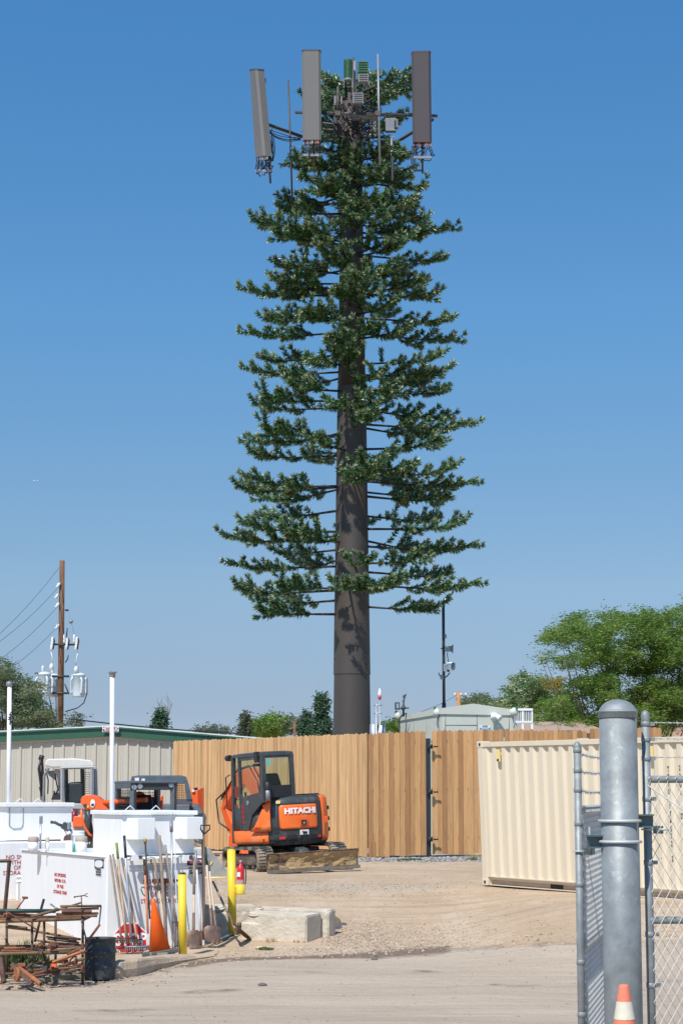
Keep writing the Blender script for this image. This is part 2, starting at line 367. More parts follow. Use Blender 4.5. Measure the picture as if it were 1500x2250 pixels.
# ============================================================ ground
def ground_mat():
    m = bpy.data.materials.new('dirt_ground'); m.use_nodes = True; n = m.node_tree.nodes; L = m.node_tree.links
    b = n['Principled BSDF']; b.inputs['Roughness'].default_value = .95; b.inputs['Specular IOR Level'].default_value = .2
    tc = n.new('ShaderNodeTexCoord')
    def N(sc, det=6, ro=.6, st=(1, 1, 1)):
        mp = n.new('ShaderNodeMapping'); mp.inputs['Scale'].default_value = st; L.new(tc.outputs['Object'], mp.inputs[0])
        x = n.new('ShaderNodeTexNoise'); x.inputs['Scale'].default_value = sc; x.inputs['Detail'].default_value = det; x.inputs['Roughness'].default_value = ro
        L.new(mp.outputs[0], x.inputs[0]); return x.outputs[0]
    def ramp(i, a, c0, c1, bpos):
        r = n.new('ShaderNodeValToRGB'); e = r.color_ramp.elements; e[0].position = a; e[1].position = bpos
        e[0].color = (*c0, 1); e[1].color = (*c1, 1); L.new(i, r.inputs[0]); return r.outputs[0]
    def mix(a, c, f, mode='MIX'):
        x = n.new('ShaderNodeMix'); x.data_type = 'RGBA'; x.blend_type = mode
        if hasattr(f, 'is_linked'): L.new(f, x.inputs[0])
        else: x.inputs[0].default_value = f
        for k, y in ((6, a), (7, c)):
            if hasattr(y, 'is_linked'): L.new(y, x.inputs[k])
            else: x.inputs[k].default_value = (*y, 1)
        return x.outputs[2]
    def mth(op, a, c):
        x = n.new('ShaderNodeMath'); x.operation = op
        for k, y in ((0, a), (1, c)):
            if hasattr(y, 'is_linked'): L.new(y, x.inputs[k])
            else: x.inputs[k].default_value = y
        return x.outputs[0]
    dirt = ramp(N(.5, 8, .6), .3, (.435, .315, .205), (.535, .405, .28), .7)
    dirt = mix(dirt, (.60, .48, .37), ramp(N(1.3, 6, .7, (1, .35, 1)), .5, (0, 0, 0), (.7, .7, .7), .72))
    dirt = mix(dirt, (.36, .25, .165), ramp(N(1.1, 5, .7, (.18, 2.6, 1)), .52, (0, 0, 0), (.55, .55, .55), .66))
    dirt = mix(dirt, (.31, .21, .14), ramp(N(.9, 6, .7, (.6, 2.2, 1)), .56, (0, 0, 0), (.6, .6, .6), .70))
    road = ramp(N(.7, 8, .6, (.4, 1, 1)), .3, (.415, .325, .24), (.49, .395, .30), .7)
    road = mix(road, (.33, .265, .205), ramp(N(.6, 6, .65, (.3, 1.6, 1)), .54, (0, 0, 0), (.7, .7, .7), .72))
    road = mix(road, (.15, .125, .10), ramp(N(.85, 5, .7, (.45, 1.5, 1)), .66, (0, 0, 0), (.8, .8, .8), .73))
    road = mix(road, (.30, .235, .175), ramp(N(1.0, 5, .65, (.22, 1.3, 1)), .52, (0, 0, 0), (.3, .3, .3), .70))
    road = mix(road, (.56, .47, .37), ramp(N(1.4, 5, .65, (.2, 1.2, 1)), .54, (0, 0, 0), (.3, .3, .3), .70))
    at = {}
    for k in ('road', 'gravel', 'dark'):
        x = n.new('ShaderNodeAttribute'); x.attribute_name = k; at[k] = x.outputs['Fac']
    nz = N(5, 6, .7)
    f = ramp(mth('ADD', at['road'], mth('MULTIPLY', mth('SUBTRACT', nz, .5), .7)), .4, (0, 0, 0), (1, 1, 1), .6)
    c = mix(dirt, road, f)
    fg = ramp(mth('ADD', at['gravel'], mth('MULTIPLY', mth('SUBTRACT', N(7, 7, .75), .5), 1.1)), .5, (0, 0, 0), (1, 1, 1), .62)
    grav = ramp(N(45, 3, .8), .35, (.16, .155, .15), (.62, .61, .58), .68)
    c = mix(c, grav, mth('MULTIPLY', fg, .8))
    fd = ramp(mth('ADD', at['dark'], mth('MULTIPLY', mth('SUBTRACT', N(6, 6, .7, (.5, 1, 1)), .5), .9)), .38, (0, 0, 0), (1, 1, 1), .72)
    c = mix(c, (.15, .105, .075), mth('MULTIPLY', fd, .85))
    sp = ramp(N(38, 4, .8), .58, (1, 1, 1), (.62, .56, .5), .66); c = mix(c, sp, 1.0, 'MULTIPLY')
    s2 = ramp(N(30, 3, .8, (1, 1, 1)), .33, (1.35, 1.33, 1.3), (1, 1, 1), .40); c = mix(c, s2, .8, 'MULTIPLY')
    L.new(c, b.inputs['Base Color'])
    bp = n.new('ShaderNodeBump'); bp.inputs['Strength'].default_value = .55; bp.inputs['Distance'].default_value = .035
    L.new(mth('ADD', mth('ADD', N(22, 6, .75), mth('MULTIPLY', N(3, 5, .6), 2.)), mth('MULTIPLY', N(1.2, 4, .6, (.5, 3.2, 1)), 3.)), bp.inputs['Height']); L.new(bp.outputs[0], b.inputs['Normal'])
    return m
def axis(fine0, fine1, step, lo, hi, grow=1.35):
    a = [fine0+i*step for i in range(int((fine1-fine0)/step)+1)]
    s = step; x = a[-1]
    while x < hi: s *= grow; x += s; a.append(x)
    s = step; x = a[0]
    while x > lo: s *= grow; x -= s; a.insert(0, x)
    return a
def pxy(x, y, z):      # world -> photo pixel
    dy = y; dz = z-CAMZ
    dep = dy*CP+dz*SP; up = -dy*SP+dz*CP
    return 750+FPX*x/dep, 1125-FPX*up/dep
ROADEDGE = [(-400, 2185), (0, 2172), (150, 2166), (250, 2150), (330, 2136), (400, 2118), (480, 2105), (640, 2100), (780, 2097), (900, 2086), (1100, 2074), (1260, 2062), (1500, 2052), (1900, 2040)]
def interp(tab, x):
    if x <= tab[0][0]: return tab[0][1]
    for (a, va), (b, vb) in zip(tab, tab[1:]):
        if x <= b: return va+(vb-va)*(x-a)/(b-a)
    return tab[-1][1]
# the edge of the road as a line on the ground, in metres
EDGE = []
for i in range(-4, 20):
    px = i*100; p = G(px, interp(ROADEDGE, px)); EDGE.append((p.x, p.y))
def ground():
    xs = axis(-7.5, 8.5, .16, -900, 900); ys = axis(18, 58, .16, -30, 2500)
    mb = MB(); nx = len(xs)
    for y in ys:
        for x in xs: mb.v.append(Vector((x, y, zg(x, y))))
    for j in range(len(ys)-1):
        for i in range(nx-1): mb.face((j*nx+i, j*nx+i+1, (j+1)*nx+i+1, (j+1)*nx+i), 0, 0, True)
    road, grav, dark = [], [], []
    SPOTS = [(G(1150, 2168), .42, .28), (G(1090, 2164), .3, .2), (G(490, 2178), .55, .3), (G(420, 2182), .3, .25), (G(930, 2136), .4, .25), (G(680, 2136), .35, .2), (G(1200, 2075), .3, .25), (G(250, 2222), .8, .3), (G(1080, 1948), .5, .35)]
    for v in mb.v:
        e = interp(EDGE, v.x); d = e-v.y
        road.append(sstep(-.25-.5*sstep(1, 3, v.x), .5+.9*sstep(1, 3, v.x), d) if v.y > 5 else 1)
        ww = .62+.25*sin(v.x*1.7)
        dark.append(max(0, 1-abs(d-.25)/ww)*(1.0 if -2.2 < v.x < 1.6 else .6 if v.x < 3.4 else .25) if v.y > 5 else 0)
        for sp_, a_, b_ in SPOTS:
            q_ = ((v.x-sp_.x)/a_)**2+((v.y-sp_.y)/b_)**2
            if q_ < 4: dark[-1] = max(dark[-1], .62*math.exp(-q_))
        g = 0
        g = max(g, sstep(45, 46.5, v.y)*(1-sstep(60, 62, v.y))*sstep(-.2, .6, v.x)*.95)        # by the fence
        g = max(g, sstep(-3.0, -2.4, v.x)*(1-sstep(1.5, 4, v.x))*.50*math.exp(-((v.y-36.6)/1.3)**2))
        g = max(g, .42*math.exp(-((v.y-31.0)/1.6)**2-((v.x-.6)/.9)**2))
        g = max(g, .8*math.exp(-((v.y-46)/5)**2-((v.x+4.2)/1.8)**2))
        grav.append(g)
    me = mb.mesh('ground', ground_mat())
    for nme, data in (('road', road), ('gravel', grav), ('dark', dark)):
        a = me.attributes.new(nme, 'FLOAT', 'POINT'); a.data.foreach_set('value', data)
    o = bpy.data.objects.new('ground', me); COL.objects.link(o); o['kind'] = 'structure'
ground()

def stones(name, n, region, mats, rmin, rmax, flat=.6, seed=1, vr=(0, 1)):
    rr = random.Random(seed); mb = MB()
    for _ in range(n):
        x, y = region(rr)
        r = rmin+(rmax-rmin)*rr.random()**2.5; z = zg(x, y)
        p = [Vector((cos(t)*r*rr.uniform(.7, 1.2), sin(t)*r*rr.uniform(.7, 1.2), rr.uniform(-.2, .25)*r)) for t in [rr.random()*6+k*2*pi/5 for k in range(5)]]
        p.sort(key=lambda q: atan2(q.y, q.x)); b = len(mb.v)
        mb.v += [Vector((x, y, z+r*.1))+q for q in p]+[Vector((x+rr.uniform(-.3, .3)*r, y+rr.uniform(-.3, .3)*r, z+r*flat*rr.uniform(.7, 1.1)))]
        a = rr.uniform(*vr)
        for k in range(5): mb.face((b+k, b+(k+1) % 5, b+5), 0, a, False)
    return mb.build(name, mats, kind='stuff')
def reg_dirt(rr):
    while 1:
        y = 26+22*rr.random()**1.3; x = rr.uniform(-.19, .2)*y
        if y > interp(EDGE, x)-.8: return x, y
def reg_heap(rr):
    while 1:
        x = rr.gauss(.3, .9); y = rr.gauss(30.8, .8)
        if not (-2.2 < x < -.3 and y > 30.0) and y > interp(EDGE, x)-.2: return x, y
def reg_edge(rr):
    x = rr.uniform(-6, 6); return x, interp(EDGE, x)+rr.gauss(0, .35)
def reg_road(rr): return rr.uniform(-4.5, 5.5), rr.uniform(19, 30)
def reg_fence(rr): 
    x = rr.uniform(-.2, 5); return x, rr.uniform(45.2, 48.5)
def reg_back(rr): return rr.gauss(-.2, 1.5), rr.gauss(36.6, .8)
def reg_left(rr): return rr.uniform(-6.5, -2.2), rr.gauss(27.0, .5)
stones('pebbles', 8000, reg_dirt, M['pebble'], .006, .022, seed=2)
stones('pebbles', 6000, reg_heap, M['pebble'], .007, .024, seed=3)
stones('pebbles', 1500, reg_edge, M['pebble'], .008, .034, seed=4)
stones('pebbles', 700, reg_left, M['pebble'], .008, .034, seed=41)
stones('pebbles', 1500, reg_road, M['pebble'], .006, .02, seed=5, vr=(0, .5))
stones('gravel', 7000, reg_fence, M['gravelm'], .02, .055, seed=6)
stones('gravel', 2200, reg_back, M['gravelm'], .008, .022, seed=7)
# a few bigger loose stones
for i, (px, py, s, lab) in enumerate([(361, 2108, .11, 'dark grey rock lying in front of the bright orange cone'), (570, 2086, .06, 'pale yellowish stone on the dirt left of the weed tuft'), (576, 2167, .05, 'small brown stone alone on the road'), (822, 2110, .04, 'dark little stone by the oily road edge'), (754, 2033, .05, 'dark stone lying at the chipped end of the concrete blocks')]):
    p = G(px, py); mb = MB(); rr = random.Random(i)
    rg = []
    for k, (r, z) in enumerate([(.8, -.1), (1, .2), (.8, .55), (.3, .75)]):
        rg.append([p+Vector((cos(t)*r*s*1.3*rr.uniform(.75, 1.1), sin(t)*r*s*rr.uniform(.8, 1.1), z*s)) for t in [j*2*pi/7 for j in range(7)]])
    mb.loft(rg, 0, True, False)
    mb.build('rock', mat('rock_%d' % i, (.13, .12, .11) if i != 1 else (.55, .45, .25), .9, var=.2, bump=.4), label=lab, cat='rock')
# concrete lip (broken kerb) on the left by the drum
mb = MB(); rr = random.Random(5); lip = []
pts = [(248, 2152), (262, 2152), (300, 2146), (345, 2133), (390, 2120), (430, 2110), (470, 2104)]
top = [2098, 2100, 2104, 2106, 2105, 2103, 2101]
rings = []
for (px, py), ty in zip(pts, top):
    b = G(px, py); hz = max(.03, (py-ty)/SS(b.y))
    zt = min(-.66, b.z+hz)
    j = rr.uniform(-.015, .015)
    rings.append([b+Vector((0, 0, -.1)), b+Vector((j, -.01, (zt-b.z)*.5)), Vector((b.x, b.y+.04, zt-.02)), Vector((b.x, b.y+.10, zt)), Vector((b.x+.05, b.y+.55, zt+.0)), Vector((b.x+.1, b.y+1.0, zt-.03)), Vector((b.x+.1, b.y+1.0, -1.2))])
mb.loft(rings, 0, True, False)
mb.build('kerb', mat('earthy_concrete', (.46, .345, .235), .95, var=.15, scale=4, stain=[((.58, .49, .38), .55, 5, .6), ((.26, .19, .13), .6, 8, .5)], bump=.8, bscale=18), kind='structure', norm=True)
# ============================================================ cell tower disguised as a pine
TY = 57.0; TS = SS(TY)
TX = P(773, 1600, TY).x
def tz(py): return P(773, py, TY).z
def trad(z):
    t = z/21.0; return .575-(.575-.30)*t
tower = thing('cell_tower', 'tall brown cell tower dressed as a pine tree with antennas on top', 'cell tower', (TX, TY, 0))
zs_seam = tz(1481); ztop = tz(225)
mb = MB(); C0 = Vector((TX, TY, 0))
def ring(z, r, n=18): return [C0+Vector((cos(2*pi*i/n)*r, sin(2*pi*i/n)*r, z)) for i in range(n)]
mb.loft([ring(-.1, trad(0)), ring(zs_seam, trad(zs_seam)-.002)], 0, False, True, a=.5)
mb.build('trunk', M['trunk'], tower)
mb = MB()
zz0 = zs_seam-.02; mb.loft([ring(zz0, trad(zs_seam)-.03), ring(zz0, trad(zs_seam)+.014)], 0, False, False)
mb.loft([ring(zz0, trad(zs_seam)+.014), ring(zs_seam+8.3, trad(zs_seam+8.3)+.010)], 0, False, True); mb.loft([ring(zs_seam+8.3, trad(zs_seam+8.3)+.010), ring(zs_seam+8.3, trad(zs_seam+8.3)-.02)], 0, False, False); mb.loft([ring(zs_seam+8.3, trad(zs_seam+8.3)), ring(ztop, trad(ztop))], 0, True, True)
for py in (1300, 1326, 1370, 1395, 1437, 1461, 1492, 1545):
    z = tz(py); a = radians(-38); r = trad(z)+.015
    mb.cyl(C0+Vector((cos(a)*r, sin(a)*r, z)), C0+Vector((cos(a)*(r+.03), sin(a)*(r+.03), z)), .022, n=6)
for z0 in range(5, 20):
    for a in (-60, 200): 
        r = trad(z0)+.01
        mb.cyl(C0+Vector((cos(radians(a))*r, sin(radians(a))*r, z0+.3)), C0+Vector((cos(radians(a))*(r+.02), sin(radians(a))*(r+.02), z0+.3)), .02, n=6)
mb.build('upper_trunk', M['trunk'], tower)

def needle_tuft(mb, p, d, n, ln, rr, spread=.9, droop=.25, tip=False):
    d = d.normalized(); x, y = basis(d)
    for _ in range(n):
        a = rr.random()*2*pi; s = rr.uniform(.35, 1)*spread
        q = (d*rr.uniform(.5, 1.)+(x*cos(a)+y*sin(a))*s); q.z -= droop*rr.random(); q.normalize()
        l = ln*rr.uniform(.6, 1.25); w = .0095*rr.uniform(.8, 1.4)
        side = q.cross(Vector((rr.uniform(-1, 1), rr.uniform(-1, 1), rr.uniform(-1, 1)))).normalized()*w
        b = len(mb.v); o = p+q*.01
        mb.v += [o-side*.6, o+side*.6, o+q*l*.6+side, o+q*l, o+q*l*.6-side]
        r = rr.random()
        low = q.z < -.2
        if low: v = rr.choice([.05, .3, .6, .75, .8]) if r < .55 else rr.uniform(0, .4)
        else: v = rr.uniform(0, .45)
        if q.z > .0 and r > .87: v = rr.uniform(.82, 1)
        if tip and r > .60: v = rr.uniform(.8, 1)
        mb.face((b, b+1, b+2, b+3, b+4), 0, v)
def make_branch(L, seed, up=0.):
    rr = random.Random(seed); arm = MB(); nd = MB()
    n = 14; sp = []
    for i in range(n+1):
        t = i/n; x = L*t*.985
        z = up*x-.055*x+.40*max(0, t-.60)**1.6*L*.9; y = .05*L*sin(3*t+seed)*t
        sp.append(Vector((x, y, z)))
    rad = [.036*(1-.72*i/n) for i in range(n+1)]
    arm.tube(sp, rad, 7)
    def along(tw, t0, dens, ln, ntip):
        # tufts along polyline
        for k in range(len(tw)-1):
            a, b = tw[k], tw[k+1]; l = (b-a).length; m = max(1, int(l/dens))
            for j in range(m):
                if (k+j/m)/(len(tw)-1) < t0: continue
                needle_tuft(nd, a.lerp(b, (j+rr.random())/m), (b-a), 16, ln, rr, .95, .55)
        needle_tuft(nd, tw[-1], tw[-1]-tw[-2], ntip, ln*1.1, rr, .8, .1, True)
    start = .24 if L > 2 else .16
    along(sp, .70, .04, .145, 40)
    along(sp[:11], .45, .12, .14, 2)
    # sparse sleeve along the main arm
    k = int(n*start)
    nt_ = max(6, int(L*4.6)); 
    for q in range(nt_):
        t = start+(0.95-start)*(q+rr.uniform(.1, .9))/nt_
        i = min(n-1, int(t*n)); p = sp[i].lerp(sp[i+1], t*n-i)
        s = 1 if q % 2 else -1
        yaw = s*radians(rr.uniform(30, 75)); l = rr.uniform(.42, .98)*min(1, .55+L*.16)*(1.15-.45*t)
        if rr.random() < .22: yaw = s*radians(rr.uniform(10, 30))
        d = Vector((cos(yaw), sin(yaw), rr.uniform(-.2, .3)))
        e = p+d*l+Vector((0, 0, l*rr.uniform(-.08, .48)))
        mid = p+d*l*.6+Vector((0, 0, -.06*l))
        tw = bez(p, mid, e, 5)
        arm.tube(tw, [.015, .013, .011, .009, .007, .005], 4)
        along(tw, .12, .046, .135, 40)
        if l > .5 and rr.random() < .7:
            pp = tw[2]; yaw2 = yaw-s*radians(rr.uniform(30, 70)); d2 = Vector((cos(yaw2), sin(yaw2), .3))
            tw2 = bez(pp, pp+d2*l*.3, pp+d2*l*.5+Vector((0, 0, .15*l)), 4)
            arm.tube(tw2, .007, 4); along(tw2, .12, .044, .13, 40)
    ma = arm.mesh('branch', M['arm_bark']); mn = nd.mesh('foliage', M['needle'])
    return ma, mn
BV = {}
for ci, L in enumerate((1.2, 1.7, 2.2, 2.7, 3.2, 3.7)):
    BV[L] = [make_branch(L, 100+ci*10+k) for k in range(2)]
for ci, L in enumerate((1.0, 1.6)):
    BV[('up', L)] = [make_branch(L, 300+ci*10+k, .55) for k in range(2)]
nb = 0; EXTRA = []
def branch(z, az, L, roll=0, tilt=0, up=False):
    global nb
    if up: key = min([k for k in BV if isinstance(k, tuple)], key=lambda k: abs(k[1]-L)); base = key[1]
    else: key = min([k for k in BV if not isinstance(k, tuple)], key=lambda k: abs(k-L)); base = key
    ma, mn = BV[key][nb % 2]; nb += 1
    if nb > 99:       # past the hundred that show largest: one part for the rest
        r = trad(z)-.06; s = L/base
        EXTRA.append((ma, mn, Matrix.Translation((cos(az)*r, sin(az)*r, z)) @ Matrix.Rotation(az, 4, 'Z') @ Matrix.Rotation(tilt, 4, 'Y') @ Matrix.Rotation(roll, 4, 'X') @ Matrix.Scale(s, 4))); return
    o = bpy.data.objects.new('branch', ma); COL.objects.link(o); o.parent = tower
    r = trad(z)-.06
    o.location = (cos(az)*r, sin(az)*r, z); s = L/base
    o.scale = (s, s*(1 if nb % 3 else -1) if False else s, s); o.rotation_euler = (roll, tilt, az)
    f = bpy.data.objects.new('foliage', mn); COL.objects.link(f); f.parent = o
rb = random.Random(77)
# branches whose tips stand out at the sides: (tip px, tip py, azimuth, droop px)
LT = [(600, 440, 170), (540, 474, 185), (597, 500, 215), (635, 592, 160), (538, 627, 190), (592, 600, 200), (541, 716, 182), (575, 690, 150), (545, 800, 187), (570, 778, 160), (572, 858, 200), (546, 884, 178), (572, 935, 205), (537, 985, 186), (552, 955, 150), (509, 1056, 180), (545, 1042, 205), (482, 1160, 187), (540, 1142, 208), (570, 1118, 155), (490, 1230, 180), (509, 1280, 188), (562, 1332, 200), (600, 1205, 145), (610, 1270, 220)]
RT = [(943, 395, 10), (994, 492, -8), (996, 552, 5), (950, 470, 30), (936, 615, -25), (972, 640, 12), (1006, 682, -5), (1011, 724, 6), (970, 770, -28), (982, 806, -10), (1003, 850, 8), (955, 830, 35), (1054, 915, -4), (1000, 900, 25), (976, 965, -20), (1060, 1045, 4), (1002, 1022, -22), (975, 1080, 30), (1027, 1143, -12), (1061, 1188, 5), (985, 1130, 25), (1063, 1268, -6), (1010, 1250, 20), (968, 1318, -14), (930, 1215, -40), (900, 1010, -45)]
for (px, py, a) in LT+RT:
    a = radians(a); dx = (px-773)/TS
    L = abs(dx)/abs(cos(a)) - trad(tz(py))+.08
    L = max(.9, L)*.965
    z = tz(py)-.10-.03*L + (sin(a)*L*.0)
    # perspective: nearer branches (negative sin) look lower/higher by the view angle
    z -= sin(a)*L*(tz(py)-1.5)/TY*-1*0
    z += (tz(py)-CAMZ)*(sin(a)*L)/TY
    branch(z, a, L, rb.uniform(-.15, .15), rb.uniform(-.03, .03))
# the rest, spiralling round the trunk
PROF = [(150, .7), (300, 1.3), (400, 1.75), (480, 2.2), (630, 2.35), (720, 2.5), (900, 2.75), (1050, 2.85), (1190, 3.0), (1330, 2.6)]
az = 0.3; py = 1318
while py > 330:
    az += 2.399
    a = az % (2*pi); front = -sin(a)      # 1 = towards the camera
    side = abs(cos(a))
    ok = True
    if py > 930 and front > .45 and rb.random() < .72: ok = False
    if py > 600 and side > .72 and rb.random() < .65: ok = False
    if 330 < py < 930 and front > .3: ok = True
    
    if ok:
        L = interp(PROF, py)*rb.uniform(.72, .98)
        if front > .3: L *= .9
        branch(tz(py), a, L, rb.uniform(-.2, .2), rb.uniform(-.04, .04))
    py -= 19 if py > 700 else 13 if py > 480 else 8
# three low front sprays seen against the trunk
for (py, a, L) in [(1292, -98, 1.7), (1285, -62, 1.9), (1240, -80, 1.6), (1185, -140, 1.4), (1062, -84, 1.7), (900, -95, 1.9), (840, -70, 1.8), (770, -105, 2.0), (640, -85, 2.0), (610, -60, 1.9), (575, -110, 2.0), (470, -80, 1.9), (440, -110, 1.8), (400, -70, 1.6), (380, -130, 1.6), (505, -75, 1.9), (530, -118, 2.0), (560, -50, 2.0), (600, -140, 2.0), (668, -100, 2.0), (690, -60, 1.9), (712, -125, 2.0), (745, -80, 1.9), (805, -112, 1.9), (868, -60, 1.9), (935, -80, 2.0), (985, -118, 1.8), (1015, -65, 1.8)]: branch(tz(py)-.1, radians(a), L, .1)
# the top whorl, arms rising behind the antennas
for i, (py, a, L) in enumerate([(210, 40, 1.4), (215, 10, 1.7), (235, 150, 1.3), (200, 100, 1.3), (250, 70, 1.6), (265, 175, 1.5), (245, -5, 1.6), (190, 135, .95), (185, 50, .9), (255, 120, 1.3), (330, 165, 1.7), (345, 15, 1.5), (305, 30, 1.7), (340, 195, 1.6), (325, -50, 1.2), (350, -100, 1.1), (290, 150, 1.5), (295, 35, 1.5), (275, 100, 1.4), (300, 60, 1.7), (310, 125, 1.7), (235, 60, 1.3), (225, 120, 1.3), (240, 20, 1.7), (250, 165, 1.4), (215, 75, 1.3), (205, 105, 1.2), (228, 45, 1.6), (222, 140, 1.4), (262, 85, 1.5), (212, 60, 1.5), (250, 110, 1.5), (236, 95, 1.3)]):
    if i > 15 or i < 11:
        if a > 125 and a < 200: L = min(L, .95)
    branch(tz(py-(30 if (i < 11 or i > 15) else 0))-.25, radians(a), L, rb.uniform(-.4, .4), 0, up=(i < 11 or i > 15))

if EXTRA:
    bm = bmesh.new(); bn = bmesh.new()
    for ma, mn, mx in EXTRA:
        for B_, src in ((bm, ma), (bn, mn)):
            c = src.copy(); c.transform(mx); B_.from_mesh(c); bpy.data.meshes.remove(c)
    m1 = bpy.data.meshes.new('branch'); bm.to_mesh(m1); m1.materials.append(M['arm_bark'])
    m2 = bpy.data.meshes.new('foliage'); bn.to_mesh(m2); m2.materials.append(M['needle'])
    o = bpy.data.objects.new('branches', m1); COL.objects.link(o); o.parent = tower; o['kind'] = 'stuff'
    f = bpy.data.objects.new('foliage', m2); COL.objects.link(f); f.parent = o; f['kind'] = 'stuff'
# ---- antenna platform
def Q(px, py, dy=0): return P(px, py, TY+dy)
def tb(name, pts, r, m, n=7, par=tower, **k):
    return MB().tube(pts, r, n).build(name, M[m], par, **k)
FY = -2.0        # distance of the front face of the platform ahead of the mast
tb('mount_arm', [Q(648, 246, FY), Q(961, 254, FY)], .045, 'mount', 9)
tb('mount_arm', [Q(567, 265, -1.2), Q(600, 277, -.8), Q(700, 312, .4)], .05, 'mount', 9)
tb('mount_arm', [Q(950, 262, -1.5), Q(890, 300, 0), Q(840, 330, .8)], .05, 'mount', 9)
tb('mount_arm', [Q(773, 262, 0), Q(790, 252, FY)], .06, 'mount')
tb('mount_arm', [Q(773, 300, 0), Q(720, 300, -1.2)], .05, 'mount')
tb('mount_arm', [Q(773, 300, 0), Q(850, 300, -1.2)], .05, 'mount')
tb('mount_pipe', [Q(830, 118, FY-.1), Q(834, 362, FY-.1)], .032, 'mount_g', 8)
tb('mount_pipe', [Q(633, 175, -.5), Q(642, 440, -.5)], .027, 'mount', 8)
tb('mount_pipe', [Q(686, 160, FY-.12), Q(690, 378, FY-.12)], .03, 'mount', 8)
tb('mount_pipe', [Q(927, 150, FY-.12), Q(928, 380, FY-.12)], .03, 'mount', 8)
tb('mount_pipe', [Q(742, 190, FY+.3), Q(743, 262, FY+.3)], .04, 'mount', 8)
tb('mount_pipe', [Q(578, 155, -1.1), Q(594, 402, -1.1)], .03, 'mount', 8)
tb('mount_pipe', [Q(779, 133, FY), Q(780, 210, FY)], .035, 'mount_g', 8)
tb('mount_pipe', [Q(775, 126, -.3), Q(775, 300, -.3)], .04, 'mount', 8)
tb('mount_pipe', [Q(860, 300, -1), Q(861, 395, -1)], .04, 'mount_g', 8)
# mast head collar
mb = MB()
for (a, l) in ((200, .9), (300, .8), (60, .9), (120, .7)):
    for dz in (0, .18):
        d = Vector((cos(radians(a)), sin(radians(a)), 0)); p = Vector((TX, TY, tz(290)+dz)); mb.tube([p, p+d*l], .035, 6)
mb.box((TX-.35, TY-.7, tz(288)), (.35, .25, .45)); mb.box((TX+.25, TY-.6, tz(275)), (.3, .2, .3))
mb.build('mast_collar', M['mount'], tower)
def panel_antenna(tl, tr, br, bl, Yo, depth, mt, tilt, side=1):
    """front face through four photo corners at distance; depth away from the camera"""
    a, b, c, d = [Q(*p, dy) for p, dy in zip((tl, tr, br, bl), Yo)]
    n = (b-a).cross(d-a).normalized()
    if n.y < 0: n = -n
    e = n*depth
    w = (b-a); ch = .12
    def rg(p, q):
        u = q-p; ul = u.normalized(); c_ = u.length*ch
        return [p+ul*c_, q-ul*c_, q+e*.25, q+e, p+e, p+e*.25]
    o = MB().loft([rg(a, b), rg(a.lerp(d, .5), b.lerp(c, .5)), rg(d, c)], 0, True, False).build('panel_antenna', M[mt], tower)
    capm = MB(); dn = (d-a).normalized()
    up = [[q+(-dn)*.012 for q in rg(a, b)], [q+dn*.035 for q in rg(a, b)]]
    cc = sum(up[0], Vector())/6
    up = [[cc+(q-cc)*1.03 for q in r] for r in up]
    capm.loft(up, 0, True, False); capm.build('end_cap', M['ant_b'], o)
    # connectors and cable tails below
    cm = MB(); rr = random.Random(int(tl[0])); tails = MB()
    for i in range(14):
        p = d.lerp(c, .06+.88*i/13)+e*rr.uniform(.2, .8)
        cm.cyl(p, p+dn*.1, .014, n=6, m=rr.choice([0, 0, 1, 2]))
        q = p+dn*.1; ln = rr.uniform(.25, .6)
        t = q+dn*ln+Vector((rr.uniform(-.15, .15), .1, 0))
        tails.tube(bez(q, q+dn*ln*.8+Vector((rr.uniform(-.25, .25), -.05, -.1)), t+Vector((rr.uniform(-.15, .15), .1, .2)), 7), .014, 5)
    cm.build('connectors', [M['white_trim'], M['orange'], M['black']], o)
    tails.build('cable_tails', M['cable'], o)
    br_ = MB(); p = d.lerp(c, .5)+e*.5+dn*.42
    br_.box(p, (w.length*.95, .05, .07)); br_.build('cable_bracket', M['mount_g'], o)
    for f in (.12, .88):
        k = MB(); p = a.lerp(d, f).lerp(b.lerp(c, f), .5)+e; k.box(p+n*.06, (.16, .16, .1)); k.build('clamp', M['mount'], o)
    return o
panel_antenna((663, 108.5), (704.5, 108.5), (706, 306), (664.5, 306), (FY-.45,)*4, .2, 'antw', 0)
panel_antenna((904, 112), (946, 111), (948.5, 311), (907, 311), (FY-.45,)*4, .2, 'ant_b', 0)  # right panel, its shaded face painted in as a darker brown
panel_antenna((546, 152.5), (562, 150), (579, 341), (558.5, 345), (-1.0, -1.45, -1.5, -1.05), .26, 'antw', 0)
# radios
def radio(px, py, w, h, d, dy, m, fins=True, rz=0, par=tower):
    c = Q(px, py, dy); w, h = w/TS, h/TS
    mb = MB(); rot = Matrix.Rotation(rz, 3, 'Z'); mb.box(c, (w, d, h), 0, rot)
    if fins:
        k = max(4, int(h/.06))
        for i in range(k): mb.box(c+rot @ Vector((0, -d/2-.012, -h/2+h*(i+.5)/k)), (w*.8, .03, .018), 0, rot)
    mb.build('radio_unit', M[m], par, bev=.01)
mb = MB(); c = Q(764.5, 155, FY-.2)
prof = []
for i in range(15): z = -.25+i*.036; prof += [(.125, z), (.125, z+.02), (.105, z+.02), (.105, z+.034)]
prof += [(.125, .3), (.10, .33), (.03, .345)]
mb.lathe(prof, c, 16); mb.build('radio_unit', M['radio_green'], tower)
mb = MB(); mb.lathe([(.13, -.31), (.14, -.27), (.135, -.25), (.1, -.25)], c, 16); mb.box(c+Vector((-.12, 0, -.4)), (.015, .16, .25)); mb.box(c+Vector((.12, 0, -.4)), (.015, .16, .25)); mb.build('radio_base', M['mount_g'], tower)
radio(797, 149, 24, 27, .22, FY-.15, 'radio_green')
